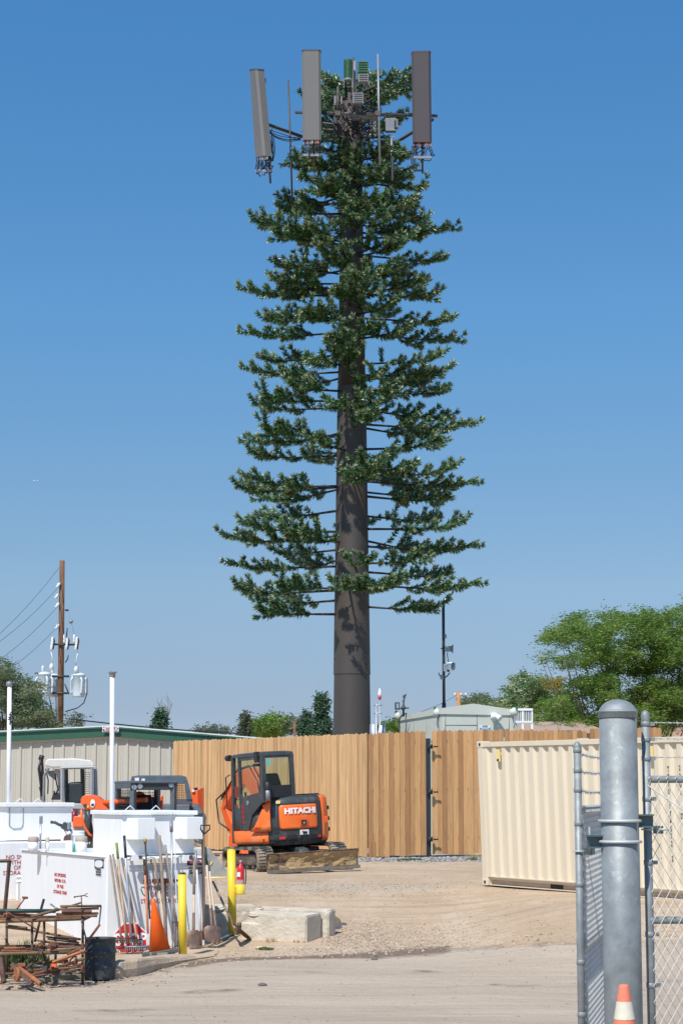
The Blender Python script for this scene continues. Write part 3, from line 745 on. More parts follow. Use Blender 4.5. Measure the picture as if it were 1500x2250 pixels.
radio(798, 173, 23, 20, .2, FY-.16, 'radio_grey')
radio(786.5, 217, 24, 25, .2, FY-.18, 'radio_grey')
radio(767, 217, 7, 25, .25, FY-.1, 'mount', False)
radio(736, 222, 5, 22, .2, FY, 'radio_grey', False); radio(750, 222, 4, 18, .2, FY, 'radio_grey', False)
radio(743, 285, 18, 28, .2, -1, 'mount'); radio(760, 300, 16, 24, .3, -.9, 'mount')
radio(819, 275, 15, 34, .2, -.8, 'radio_grey', False); radio(858, 275, 24, 30, .2, -.6, 'mount_g', False); radio(870, 272, 8, 20, .2, -.9, 'radio_grey', False)
radio(700, 345, 10, 26, .15, -.9, 'mount_g', False)
# cables draped along the arms
rr = random.Random(9)
for i in range(11):
    x0 = rr.uniform(705, 740); x1 = rr.uniform(900, 930) if i % 2 else rr.uniform(820, 870)
    ptsx = [Q(x0+(x1-x0)*t, 250+rr.uniform(-4, 4)+8*sin(pi*t)*rr.uniform(-.5, 1), FY-.08) for t in [k/10 for k in range(11)]]
    MB().tube(ptsx, .012, 5).build('cable', M['cable'], tower)
for i in range(22):
    x0 = rr.uniform(735, 830); y0 = rr.uniform(195, 240)
    a = Q(x0, y0, FY-.1); b = Q(rr.uniform(750, 815), rr.uniform(262, 300), -1); MB().tube(bez(a, a+Vector((rr.uniform(-.3, .5), 0, -.5)), b, 9), .014, 5).build('cable', M['cable'], tower)
for i in range(7):
    a = Q(rr.uniform(770, 800), 285, -.7); b = Q(rr.uniform(775, 815), rr.uniform(350, 420), -.5); MB().tube(bez(a, Q(rr.uniform(780, 840), 330, -.9), b, 9), .013, 5).build('cable', M['cable'], tower)
for i in range(5):
    a = Q(583, 282, -1.1); b = Q(660, 300+i*2, -.4); MB().tube(bez(a, Q(615, 300+rr.uniform(-14, 22), -.9), b, 9), .012, 5).build('cable', M['cable'], tower)
for i in range(9):
    a = Q(rr.uniform(585, 598), rr.uniform(280, 300), -1.15); b = Q(rr.uniform(572, 600), rr.uniform(340, 372), -1.2); MB().tube(bez(a, Q(rr.uniform(590, 618), rr.uniform(330, 400), -1.2), b, 9), .014, 5).build('cable', M['cable'], tower)
for i in range(4):
    a = Q(905+i*3, 320, FY-.2); b = Q(920+i*3, 372, FY-.2); MB().tube(bez(a, Q(898+i*3, 390, FY-.2), b, 8), .013, 5).build('cable', M['cable'], tower)
for x in (830, 742, 927):
    mb = MB(); mb.box(Q(x, 250, FY-.05), (.16, .2, .14)); mb.tube([Q(x-8, 247, FY-.12), Q(x+8, 247, FY-.12)], .012, 5); mb.build('pipe_clamp', M['mount'], tower, bev=.01)
MB().box(Q(800, 258, FY+.1), (.75, .3, .06)).build('mount_plate', M['mount_g'], tower)
rr = random.Random(19)
for i in range(16):        # tangled jumpers round the mast head
    a = Q(rr.uniform(712, 880), rr.uniform(225, 300), rr.uniform(-1.9, -.8)); b = Q(rr.uniform(712, 880), rr.uniform(240, 330), rr.uniform(-1.9, -.8))
    MB().tube(bez(a, a.lerp(b, .5)+Vector((rr.uniform(-.4, .4), 0, -rr.uniform(.2, .6))), b, 9), .013, 5).build('cable', M['cable'], tower)
# ============================================================ wooden privacy fence
def fence_mat(nm, c0, c1):
    return mat(nm, c0, .75, var=.26, scale=2.2, stretch=(9, 9, .45), attr='v', attrvar=[(.84, .79, .72), (.95, .93, .90), (1.0, 1.0, 1.0), (1.07, 1.06, 1.04), (1.16, 1.2, 1.26)],
               stain=[((.30, .15, .06), .63, 2.0, .7), ((.70, .50, .32), .58, 4, .6)], bump=.15, bscale=14)
M['cedar'] = fence_mat('cedar_boards', (.56, .345, .165), None)
M['cedar_dark'] = mat('cedar_boards_dark', (.47, .26, .11), .75, var=.25, scale=2.2, stretch=(9, 9, .5), attr='v', attrvar=[(.62, .55, .5), (.9, .85, .8), (1.0, 1.0, 1.0), (1.2, 1.2, 1.15)],
               stain=[((.20, .085, .035), .58, 2.2, .8), ((.66, .45, .28), .60, 4, .6)], bump=.15, bscale=14)
def boards(a, b, top0, top1, z0, z1, w=.088, seed=1, jit=.008, skip=None):
    """vertical pickets from ground point a to b, standing proud of the rail line towards the camera"""
    rr = random.Random(seed); a = Vector((a[0], a[1], 0)); b = Vector((b[0], b[1], 0)); d = (b-a); L = d.length; u = d/L
    nrm = Vector((u.y, -u.x, 0)); mb = MB(); n = int(L/w)
    for i in range(n):
        s = (i+.5)*L/n; t = s/L; p = a+u*s
        zt = top0+(top1-top0)*t+rr.uniform(-jit, jit)*2; zb = z0+(z1-z0)*t+rr.uniform(-.02, .02)
        hw = L/n/2*.955; th = .02; off = nrm*(.012 if i % 2 else 0)+nrm*rr.uniform(0, .004); cr = .03
        q = [p-u*hw+Vector((0, 0, zb)), p+u*hw+Vector((0, 0, zb)), p+u*hw+Vector((0, 0, zt-cr)), p+u*(hw-cr)+Vector((0, 0, zt)), p-u*(hw-cr)+Vector((0, 0, zt)), p-u*hw+Vector((0, 0, zt-cr))]
        mb.prism([x+off for x in q], nrm*th, 0, rr.random())
    return mb
def rails(a, b, zt0, zt1, m='cedar'):
    mb = MB(); a = Vector((a[0], a[1], 0)); b = Vector((b[0], b[1], 0)); u = (b-a).normalized(); nrm = Vector((-u.y, u.x, 0))
    for f in (.12, .5, .88):
        p = a+Vector((0, 0, .1+(zt0)*f))+nrm*.03; q = b+Vector((0, 0, .1+(zt1)*f))+nrm*.03
        mb.tube([p, q], .04, 4, sm=False)
    return mb
A0 = P(382, 1629, 56.0); A1 = P(808, 1612, 48.0); A2 = P(934, 1607, 48.25); B0 = P(948, 1606, 48.3); B1 = P(1105, 1603, 48.6); B2 = P(1452, 1597, 49.3)
fl = thing('wooden_fence', 'long cedar board fence running from the metal building to the corner behind the orange excavator', 'fence', (A0.x, A0.y, 0))
boards(A0, A1, A0.z, A1.z, .05, P(808, 1887, 48).z+.03, seed=3).build('boards', M['cedar'], fl)
rails(A0, A1, A0.z, A1.z).build('rails', M['cedar'], fl)
mb = MB()
for t in (.02, .25, .5, .75):
    p = A0.lerp(A1, t); mb.box((p.x+.05, p.y+.12, p.z/2-.1), (.09, .09, p.z))
mb.build('posts', M['cedar_dark'], fl)
fr = thing('wooden_fence', 'short knotty cedar fence section between the excavator corner and the black gate post', 'fence', (A1.x, A1.y, 0))
boards(A1, A2, A1.z, A2.z, .03, .06, seed=4, w=.12).build('boards', M['cedar_dark'], fr)
rails(A1, A2, A1.z, A2.z).build('rails', M['cedar_dark'], fr)
mb = MB(); p = A1; mb.box((p.x+.12, p.y+.05, .12), (.12, .12, .5)); mb.build('post', M['cedar_dark'], fr)
fg = thing('wooden_gate', 'knotty cedar board gate leaf hinged right of the black post', 'gate', (B0.x, B0.y, 0))
boards(B0, B1, B0.z, B1.z, .07, .09, seed=5, w=.12, jit=.006).build('boards', M['cedar_dark'], fg)
rails(B0, B1, B0.z, B1.z).build('rails', M['galv_dark'], fg)
B1b = B1+Vector((.03, 0, 0))
fr2 = thing('wooden_fence', 'far cedar fence stretch rising just above the cream container', 'fence', (B1b.x, B1b.y, 0))
mid = B1b.lerp(B2, .52); mid2 = B1b.lerp(B2, .54)
boards(B1b, mid, B1.z, P(1290, 1606, 49).z, .1, .1, seed=6, w=.12, jit=.012).build('boards', M['cedar_dark'], fr2)
boards(mid2, B2, P(1298, 1601, 49).z, P(1452, 1598, 49.3).z, .1, .1, seed=7, w=.12).build('boards', M['cedar_dark'], fr2)
rails(B1b, B2, B1.z-.05, B2.z-.05).build('rails', M['cedar_dark'], fr2)
# black steel gate post + hinges + latch
g = thing('gate_post', 'black square steel gate post between the two cedar boards', 'gate post', (A2.x+.07, A2.y, 0))
a, b = P(935, 1623, 48.25), P(945, 1623, 48.25)
MB().box2((a.x, 48.2, -.1), (b.x, 48.33, a.z)).build('post', M['black'], g)
for py in (1641, 1741, 1845):
    mb = MB(); c = P(944, py, 48.15); mb.box(c, (.14, .06, .10)); mb.cyl(c+Vector((.0, -.05, -.05)), c+Vector((.0, -.05, .05)), .03, n=8)
    mb.box(c+Vector((.14, -.01, 0)), (.12, .03, .035)); mb.build('hinge', M['black'], g)
# ============================================================ metal building (left)
BY = 57.5
BG = thing('metal_building', 'long low metal building with tan ribbed siding and dark green roof trim', 'building', P(245, 1800, BY)*Vector((1, 1, 0)) if False else (P(245, 1800, BY).x, BY, 0))
rg_ = P(245, 1596, BY); sl_ = (P(20, 1607, BY).z-rg_.z)/(P(20, 1607, BY).x-rg_.x)
slR = (P(470, 1614.5, BY).z-rg_.z)/(P(470, 1614.5, BY).x-rg_.x)
def roofz(x): return rg_.z+(sl_*(x-rg_.x) if x < rg_.x else slR*(x-rg_.x))
XL, XR = rg_.x-6.3, rg_.x+7.2
mb = MB(); x = XL
def col(x, y): return x, y
prof = []; pitch = .305
while x < XR:
    prof += [(x, 0), (x+.03, -.038), (x+.075, -.038), (x+.105, 0), (x+.16, 0), (x+.17, -.008), (x+.185, 0), (x+.22, 0), (x+.23, -.008), (x+.245, 0)]; x += pitch
prof.append((XR, 0)); b = len(mb.v)
for (px_, dy) in prof: mb.v += [Vector((px_, BY+dy, -.05)), Vector((px_, BY+dy, roofz(px_)-.10))]
for i in range(len(prof)-1): mb.face((2*i, 2*i+2, 2*i+3, 2*i+1), 0)
mb.quad([(XL, BY, -.05), (XL, BY+18, -.05), (XL, BY+18, roofz(XL)-.1), (XL, BY, roofz(XL)-.1)]); mb.quad([(XR, BY, -.05), (XR, BY+18, -.05), (XR, BY+18, roofz(XR)-.1), (XR, BY, roofz(XR)-.1)])
mb.quad([(XL, BY+18, -.05), (XR, BY+18, -.05), (XR, BY+18, roofz(XR)-.1), (rg_.x, BY+18, rg_.z-.1), (XL, BY+18, roofz(XL)-.1)])
mb.build('wall', M['siding'], BG)
def strip(mb, dz0, dz1, y0, y1, m=0, x0=None, x1=None):
    x0 = XL-.15 if x0 is None else x0; x1 = XR+.15 if x1 is None else x1
    for xa, xb in ((x0, rg_.x), (rg_.x, x1)):
        mb.loft([[Vector((xa, y0, roofz(xa)+dz0)), Vector((xa, y1, roofz(xa)+dz0)), Vector((xa, y1, roofz(xa)+dz1)), Vector((xa, y0, roofz(xa)+dz1))],
                 [Vector((xb, y0, roofz(xb)+dz0)), Vector((xb, y1, roofz(xb)+dz0)), Vector((xb, y1, roofz(xb)+dz1)), Vector((xb, y0, roofz(xb)+dz1))]], m, True, False)
mb = MB(); strip(mb, -.05, .02, BY-.10, BY+18.2); mb.build('roof', M['roofwhite'], BG)
mb = MB(); strip(mb, -.26, -.055, BY-.13, BY+.0); mb.build('fascia', M['green_trim'], BG)
mb = MB(); strip(mb, -.055, -.012, BY-.19, BY-.11); strip(mb, -.285, -.262, BY-.16, BY-.11); mb.build('fascia_lip', mat('green_lip', (.035, .12, .07), .4), BG)
mb = MB(); strip(mb, -.36, -.29, BY-.075, BY-.01); mb.build('eave_flashing', M['siding'], BG)
c = P(243, 1602.5, BY-.24); sg = MB().box(c, (36/SS(BY), .03, 13/SS(BY))).build('sign', M['roofwhite'], BG)
MB().box(c+Vector((0, -.018, 0)), (32/SS(BY), .012, 10.2/SS(BY))).build('sign_face', mat('sign_maroon', (.22, .03, .035), .5), sg)
MB().text('METALLIC', .145, c+Vector((0, -.03, 0)), (1, 0, 0), (0, 0, 1), depth=.002, sx=.72, bold=.002).build('lettering', M['white_text'], sg)
# ============================================================ equipment shelter
S0 = P(970, 1615, 52.6); SL = P(879, 1615, 57.4); SR = P(1127, 1615, 53.4)
sh = thing('equipment_shelter', 'pale grey green metal equipment shelter rising behind the cedar gate', 'equipment shelter', (S0.x, S0.y, 0))
xz = lambda px, py, Y: P(px, py, Y)
c0, cl, cr = [Vector((v.x, v.y, 0)) for v in (S0, SL, SR)]
back = cl+(cr-c0)
ztc = P(970, 1567, 52.6).z; ztl = P(879, 1576, 57.4).z; zpk = P(1041, 1560, 53).z; ztr = ztc
u = (cr-c0).normalized(); vdir = (cl-c0).normalized()
MB().loft([[c0, cr, back, cl], [p+Vector((0, 0, ztc-.02)) for p in (c0, cr, back, cl)]], 0, True, False).build('wall', M['shelter'], sh)
e = .035
o4 = [c0-u*e-vdir*e, cr+u*e-vdir*e, back+u*e+vdir*e, cl-u*e+vdir*e]
zf = P(970, 1557, 52.6).z
m1 = o4[0].lerp(o4[1], .44); m2 = o4[3].lerp(o4[2], .44)
zr = P(1041, 1546.5, 53).z
mb = MB()
r0 = [o4[0], m1, o4[1], o4[2], m2, o4[3]]
zz = [zf, zr, zf, zf, zr, zf]
mb.loft([[p+Vector((0, 0, ztc-.03)) for p in r0], [p+Vector((0, 0, z)) for p, z in zip(r0, zz)]], 0, True, False)
mb.build('roof', M['shelter'], sh)
fn = Vector((u.y, -u.x, 0))
def onface(px, py):   # point on the right face
    # intersect ray with plane through c0 with normal fn
    d = ray(px, py); C_ = Vector((0, 0, CAMZ)); t = (c0-C_).dot(fn)/d.dot(fn); return C_+d*t
ln = Vector((-vdir.y, vdir.x, 0)); 
if ln.y > 0: ln = -ln
def onleft(px, py):
    d = ray(px, py); C_ = Vector((0, 0, CAMZ)); t = (c0-C_).dot(ln)/d.dot(ln); return C_+d*t
mb = MB()
for (a, b) in (((978, 1567), (978, 1612)), ((1047.5, 1567), (1047.5, 1612)), ((1118, 1568), (1118, 1612)), ((978, 1593.5), (1047.5, 1594))):
    p, q = onface(*a), onface(*b); mb.tube([p+fn*.002, q+fn*.002], .009, 4)
for (a, b) in (((909, 1570), (909, 1606)), ((937, 1568), (937, 1615))):
    p, q = onleft(*a), onleft(*b); mb.tube([p+ln*.0, q+ln*.0], .006, 4)
mb.build('panel_seams', M['shelter_seam'], sh)
def plate(px0, py0, px1, py1, fnc, nn, off, m, name, par, th=.006):
    p = [fnc(px0, py0), fnc(px1, py0), fnc(px1, py1), fnc(px0, py1)]
    return MB().prism([q+nn*off for q in p], nn*th).build(name, M[m], par)
sgn = plate(1053, 1594, 1076.5, 1607, onface, fn, .004, 'white_trim', 'sign', sh)
plate(1053.5, 1600, 1076, 1606.6, onface, fn, .011, 'blue', 'sign_band', sgn, .003)
pc = onface(1065, 1596.7)+fn*.013
MB().text('AT&T', .062, pc, u, (0, 0, 1), depth=.001, bold=.002).build('lettering', M['black_text'], sgn)
for i, (t, py) in enumerate((('AUTHORIZED', 1601.7), ('PERSONNEL ONLY', 1604.9))):
    MB().text(t, .036, onface(1065, py)+fn*.017, u, (0, 0, 1), depth=.001, sx=.9, bold=.001).build('lettering', M['white_text'], sgn)
# twin head emergency light on the face
lp = onface(1083, 1573)
lf = MB().box(lp+fn*.05, (.16, .1, .14), rot=Matrix.Rotation(atan2(u.y, u.x), 3, 'Z')).build('wall_lamp', M['white'], sh, bev=.02)
for s in (-1, 1):
    c = lp+fn*.17+u*.08*s+Vector((0, 0, -.05)); MB().lathe([(.03, -.10), (.055, -.06), (.085, .05), (.08, .06), (.02, .06)], c, 12, ax=(fn*.8+u*.4*s+Vector((0, 0, -.6)))).build('lamp_head', M['white'], lf)
# round hooded lamps on the corners
for (px, py, f, nn) in ((964, 1566, onleft, ln), (878, 1573, onleft, ln), (1128, 1565, onface, fn)):
    c = f(px, py) if px != 1128 else onface(1127, 1565)
    l = MB().lathe([(.11, 0), (.12, .04), (.1, .10), (.03, .13)], c+nn*.02, 14, ax=nn).build('round_lamp', M['shelter'], sh)
    MB().box(c+nn*.14+Vector((.03, 0, .11)), (.06, .08, .07)).build('green_cap', mat('green_cap', (.02, .16, .06), .5), l)
    MB().tube(bez(c+nn*.05, c+nn*.08+Vector((.04, 0, -.2)), c+nn*.02+Vector((.0, 0, -.42)), 6), .012, 5).build('conduit', M['mount_g'], l)
# two floodlights on the roof corner
fp = P(886, 1562, 56.4); base = P(886, 1575, 56.4)
fm = thing('roof_floodlights', 'pair of dark floodlights on a short mast at the far shelter corner', 'floodlight', tuple(base))
MB().tube([base, P(886, 1538, 56.4)], .03, 8).build('mast', M['dark'], fm)
MB().tube([P(873, 1558, 56.4), P(898, 1556, 56.4)], .02, 6).build('crossbar', M['dark'], fm)
MB().sphere(P(886, 1556, 56.35), .07, 10, 6).build('joint', M['dark'], fm)
h = MB().box(P(872.5, 1551.5, 56.2), (.14, .10, .21)).build('flood_head', M['dark'], fm, bev=.02)
MB().box(P(873.2, 1551.5, 56.13), (.07, .02, .13)).build('flood_lens', M['h_steel'], h)
hm = MB(); a = P(884, 1530, 56.3); hm.loft([[P(x, y, 56.2+d) for x, y, d in ((893.5, 1524, 0), (888.5, 1540, 0), (888.5, 1540, .25), (893.5, 1524, .25))], [P(x, y, 56.25+d) for x, y, d in ((884.5, 1529, 0), (885, 1534.5, 0), (885, 1534.5, .1), (884.5, 1529, .1))]], 0, True, False)
hm.build('flood_head', M['dark'], fm)
cb = MB().tube(bez(P(893, 1568, 56), P(872, 1572, 56.3), P(878, 1600, 57.2), 8), .02, 6).build('conduit', M['cable'], fm)
# ============================================================ camera mast
CY = 58.5
cm_ = thing('camera_mast', 'slim dark steel mast with white cameras and a curved hoop under the tree tip', 'camera mast', (P(973, 1600, CY).x, CY, 0))
def K(px, py, d=0): return P(px, py, CY+d)
MB().tube([Vector((K(975.5, 1700).x, CY, -.1)), K(975, 1545)], .062, 10).build('pole', M['darkpole'], cm_)
MB().tube([K(975, 1546), K(973.5, 1325)], .045, 10).build('upper_pole', M['darkpole'], cm_)
MB().lathe([(.055, 0), (.055, .09), (.03, .09)], K(973.5, 1332), 10).build('collar', M['dark'], cm_)
hoop = MB(); hoop.tube([K(974, 1325), K(979, 1313)]+[K(979+x, y) for x, y in ((4, 1312), (10, 1309), (15, 1303), (17, 1296), (17, 1289))], .028, 8); hoop.build('hoop', M['mount_g'], cm_)
MB().tube([K(950, 1292), K(1002, 1292)], .03, 8).build('crossarm', M['mount_g'], cm_)
MB().tube([K(962, 1289), K(980, 1289)], .012, 6).build('wire', M['cable'], cm_)
MB().box(K(978, 1398.5), (.07, .08, .11)).build('junction_box', M['galv'], cm_, bev=.005)
fl_ = MB().box(K(984, 1426, -.1), (.15, .14, .16)).build('floodlight', M['galv'], cm_, bev=.01)
MB().loft([[K(x, y, -.1+d) for x, y, d in ((989, 1421, 0), (989, 1430, 0), (989, 1430, .15), (989, 1421, .15))], [K(x, y, -.1+d) for x, y, d in ((996, 1416.5, -.05), (995, 1436, -.05), (994, 1436, .3), (995, 1416.5, .3))]], 0, True, False).build('reflector', M['galv'], fl_)
MB().tube(bez(K(982, 1434), K(983, 1448), K(986, 1458)), .012, 5).build('cable', M['cable'], cm_)
MB().tube([K(968, 1425), K(975, 1426)], .02, 5).build('bracket', M['dark'], cm_)
cbx = MB().box(K(978.5, 1467, -.08), (.13, .12, .22)).build('camera_box', M['white_trim'], cm_, bev=.01)
MB().lathe([(.02, .15), (.08, .12), (.09, 0), (.075, -.07), (.03, -.11)], K(985, 1470, -.2), 14).build('dome_camera', M['white_trim'], cbx)
MB().sphere(K(984.5, 1473.5, -.25), .045, 10, 6).build('lens', M['black'], cbx)
MB().tube([K(980, 1457, -.1), K(993, 1457, -.1), K(995, 1461, -.1)], .025, 6).build('arm', M['white_trim'], cbx)
MB().lathe([(.02, .13), (.055, .11), (.06, 0), (.045, -.07), (.01, -.10)], K(995.5, 1466, -.15), 14).build('dome_camera', M['galv'], cbx)
MB().tube(bez(K(988, 1478), K(978, 1494), K(970, 1488), 8), .02, 6).build('conduit', M['dark'], cm_)
MB().tube(bez(K(970, 1488), K(963, 1484), K(964, 1478), 8), .02, 6).build('conduit', M['galv'], cm_)
MB().box(K(970, 1488, -.06), (.09, .08, .13)).build('junction_box', M['galv'], cm_, bev=.005)
# ============================================================ whip mast right of the tower
WY = 55
wm = thing('antenna_mast', 'thin twin pipe mast with a white and red finial right of the tree trunk', 'mast', (P(835, 1600, WY).x, WY, 0))
def Wp(px, py, d=0): return P(px, py, WY+d)
MB().tube([Vector((Wp(833.5, 1700).x, WY, 0)), Wp(834, 1533)], .018, 7).build('pipe', M['h_steel'], wm)
MB().tube([Vector((Wp(826.5, 1700).x, WY, 0)), Wp(826.5, 1545)], .022, 7).build('pipe', M['h_steel'], wm)
for y in (1550, 1568): MB().tube([Wp(821, y), Wp(839, y)], .022, 6).build('bracket', M['h_steel'], wm)
MB().lathe([(.045, 0), (.05, .03), (.045, .08), (.03, .09)], Wp(834, 1536), 10).build('red_collar', M['red'], wm)
MB().lathe([(.04, 0), (.055, .04), (.045, .12), (.01, .22)], Wp(834, 1530.5), 10).build('finial', M['white_trim'], wm)
MB().tube(bez(Wp(834, 1552), Wp(834, 1585), Wp(829, 1606)), .015, 5).build('cable', M['cable'], wm)
for x in (821, 838):
    MB().lathe([(.11, 0), (.12, .02), (.11, .6), (.02, .62)], Wp(x, 1612, .3)-Vector((0, 0, .35)), 12).build('canister', M['h_steel'], wm)
# ============================================================ shipping container
KA = P(1048, 1945, 37.0); KD = Vector((2.95, -5.0, 0)).normalized(); KN = Vector((-KD.y*-1, KD.x*-1, 0))
KN = Vector((KD.y, -KD.x, 0)); KN = KN if KN.x < 0 else -KN          # outward normal of the long side we see
cont = bpy.data.objects.new('shipping_container', None); COL.objects.link(cont)
cz = KA.z
rzc = atan2(KD.y, KD.x)
# local axes: x along the side, y into the container, z up; rolled slightly towards the yard like in the photo
Mx = Matrix.Translation(Vector((KA.x+.10, KA.y, cz))) @ Matrix.Rotation(rzc, 4, 'Z') @ Matrix.Rotation(radians(2.3), 4, 'X') @ Matrix.Rotation(radians(.35), 4, 'Y')
inw = (Matrix.Rotation(rzc, 3, 'Z') @ Vector((0, 1, 0)))
sgn_ = 1 if inw.dot(KN) < 0 else -1
cont.matrix_world = Mx; MW[cont.name] = Mx.copy()
tag(cont, 'cream corrugated shipping container standing behind the big galvanized gate post', 'shipping container')
CL, CW, CH = 6.06, 2.44, 2.59
S_ = sgn_
def cb(name, lo, hi, m='contn', **k):
    lo = (lo[0], lo[1]*S_, lo[2]); hi = (hi[0], hi[1]*S_, hi[2]); mb = MB().box2([min(a, b) for a, b in zip(lo, hi)], [max(a, b) for a, b in zip(lo, hi)])
    return mb.build(name, M[m], cont, local=True, **k)
def corr(x0, x1, z0, z1, ypos, axis=0):
    mb = MB(); prof = []; x = x0; p = .285
    while x < x1-.02:
        prof += [(x, 0), (x+.10, 0), (x+.15, .045), (x+.22, .045)]; x += p
        prof.append((x-.0001, 0)) if False else None
    prof.append((x1, 0)); b = len(mb.v)
    for px_, dy in prof:
        px_ = min(px_, x1)
        q = (px_, (ypos+dy)*S_) if axis == 0 else (ypos+dy, px_*S_)
        mb.v += [Vector((q[0], q[1], z0)), Vector((q[0], q[1], z1))]
    for i in range(len(prof)-1): mb.face((2*i, 2*i+2, 2*i+3, 2*i+1))
    return mb
cb('corner_post', (0, 0, .0), (.16, .16, CH-.0), bev=.008); cb('corner_post', (CL-.16, 0, 0), (CL, .16, CH), bev=.008)
cb('corner_post', (0, CW-.16, 0), (.16, CW, CH)); cb('corner_post', (CL-.16, CW-.16, 0), (CL, CW, CH))
for x in (-.004, CL-.174):
    for z in (-.004, CH-.114):
        o = cb('corner_casting', (x, -.008, z), (x+.178, .162, z+.118), bev=.01)
        c = Vector((x+.089, -.011*S_, z+.06)); MB().lathe([(.001, 0), (.028, 0)], c, 12, ax=(0, -S_, 0), caps=False).build('slot', M['contn_dark'], o, local=False) if False else None
        mb = MB(); mb.cyl(c+Vector((0, .004*S_, 0)), c+Vector((0, -.002*S_, 0)), .03, n=12)
        mb.v = [MW[cont.name] @ v for v in mb.v]; mb.build('slot', M['contn_dark'], o)
cb('top_rail', (.16, .0, CH-.10), (CL-.16, .06, CH-.012), bev=.005)
M['dusty_shaded_rail'] = mat('dusty_shaded_rail', (.46, .345, .255), .8, var=.15, scale=5, stain=((.6, .5, .38), .55, 3, .6), stretch=(.5, 1, 1))  # dust on the rail, plus the shade of its recess put into the colour
cb('bottom_rail', (.16, .11, .0), (CL-.16, .15, .165), 'dusty_shaded_rail')
cb('bottom_rail', (.16, .035, .0), (CL-.16, .10, .012))
corr(.16, CL-.16, .16, CH-.09, .018).build('side_wall', M['contn'], cont, local=True)
cb('side_wall', (.16, CW-.05, .02), (CL-.16, CW-.01, CH-.02)); cb('end_wall', (.02, .16, .02), (.06, CW-.16, CH-.02)); cb('end_wall', (CL-.06, .16, .02), (CL-.02, CW-.16, CH-.02))
cb('sill_lip', (.16, .010, .150), (CL-.16, .112, .168))
cb('roof', (.1, .05, CH-.06), (CL-.1, CW-.05, CH-.03))
cb('floor', (.1, .05, .1), (CL-.1, CW-.05, .17))
for x in (1.93, 3.85): cb('fork_pocket', (x, .102, .016), (x+.36, .12, .14), 'contn_dark')
for x in (.62, 4.92):
    o = cb('vent', (x, -.022, CH-.37), (x+.09, .012, CH-.15), 'yellowtag', bev=.004)
    mb = MB(); mb.box2((x+.02, min(-.026*S_, -.02*S_), CH-.36), (x+.08, max(-.026*S_, -.02*S_), CH-.32)); mb.v = [MW[cont.name] @ v for v in mb.v]; mb.build('vent_slot', M['contn_dark'], o)
def ctext(st, x, z, size, name='marking', step=None, bold=.0):
    mb = MB()
    ux = Vector((1, 0, 0))
    if S_ < 0: ux = Vector((1, 0, 0))
    if step:
        for i, ch in enumerate(st):
            if ch != ' ': mb.text(ch, size, Vector((x, .013*S_ , z-i*step)), Vector((1, 0, 0)), Vector((0, 0, 1)), depth=.002, sx=.62)
    else: mb.text(st, size, Vector((x, .013*S_, z)), Vector((1, 0, 0)), Vector((0, 0, 1)), depth=.002, sx=.7)
    mb.build(name, M['black_text'], cont, local=True)
ctext('TRIU 174552 2', 5.345, 2.06, .13, step=.118)
ctext('22G1', 5.63, 2.08, .12, step=.13)
ctext('D', 5.63, 1.32, .13)
# ============================================================ galvanized gate in the foreground
GY = 10.5
def Q1(px, py, Y=GY): return P(px, py, Y)
gs = SS(GY)
gp = thing('gate_post', 'thick galvanized steel gate post with a domed cap', 'gate post', (P(1366, 2200, GY).x, GY, zg(2, GY)))
cxp = P(1365, 2000, GY).x; tp = P(1358, 1568, GY).z; pr = 41.5/gs
MB().cyl((cxp, GY, zg(2, GY)-.2), (cxp, GY, tp), pr, n=40).build('post', M['galv'], gp)
zc = P(1358, 1564, GY).z
MB().lathe([(pr+.002, -.034), (pr+.005, -.032), (pr+.005, -.006), (pr+.009, -.003), (pr+.009, .001), (pr+.003, .004), (pr*.97, .013), (pr*.86, .031), (pr*.68, .046), (pr*.45, .057), (pr*.2, .063), (.0, .065)], (cxp, GY, zc), 40).build('cap', M['galv'], gp)
for py, s in ((1805, 1), (1851, -1)):
    z = P(1360, py, GY-.1).z; mb = MB()
    ringp = [Vector((cxp+cos(a)*(pr+.008), GY+sin(a)*(pr+.008), z)) for a in [pi*2*i/40 for i in range(41)]]
    mb.tube(ringp, .008, 8, caps=False); mb.build('hinge_band', M['galv_wire'], gp)
    x0 = cxp+s*(pr-.01); x1 = cxp+s*(pr+.075)
    mb = MB()
    for dz in (-.03, .03): mb.box2((min(x0, x1), GY-.035, z+dz-.004), (max(x0, x1), GY+.035, z+dz+.004))
    mb.box2((min(x0, x1)+ (0 if s > 0 else 0), GY+.0, z-.03), (max(x0, x1), GY+.01, z+.03))
    mb.build('hinge_bracket', M['galv_dark'], gp)
rwr = random.Random(3)
def diamond(o, u, W_, z0, z1, dx, dz, r, mname, rings=None):
    """chain link: interlocking zigzag wires over a W_ by (z1-z0) panel standing on o along unit u"""
    mb = MB(); n = int((z1-z0)/dz); nn = Vector((-u.y, u.x, 0)); dx = dx/2; k = int(W_/dx)-1
    for i in range(k+1):
        pts = []
        for j in range(n*2+1):
            x = (i+.5)*dx+dx*.53*(1 if (j+i) % 2 else -1)
            if x < -.001 or x > W_+.001: x = min(max(x, 0), W_)
            off = .004 if (j+i) % 2 else -.004
            a = 1 if i % 2 == 0 else 1
            pts.append(o+u*x+nn*off+Vector((0, 0, z0+j*dz/2)))
        # knuckles at the top
        top = pts[-1]; pts += [top+u*.006+Vector((0, 0, .014)), top-u*.004+Vector((0, 0, .026)), top+u*.006+Vector((0, 0, .036))]
        mb.tube(pts, r, 4, caps=False, sm=False)
    return mb
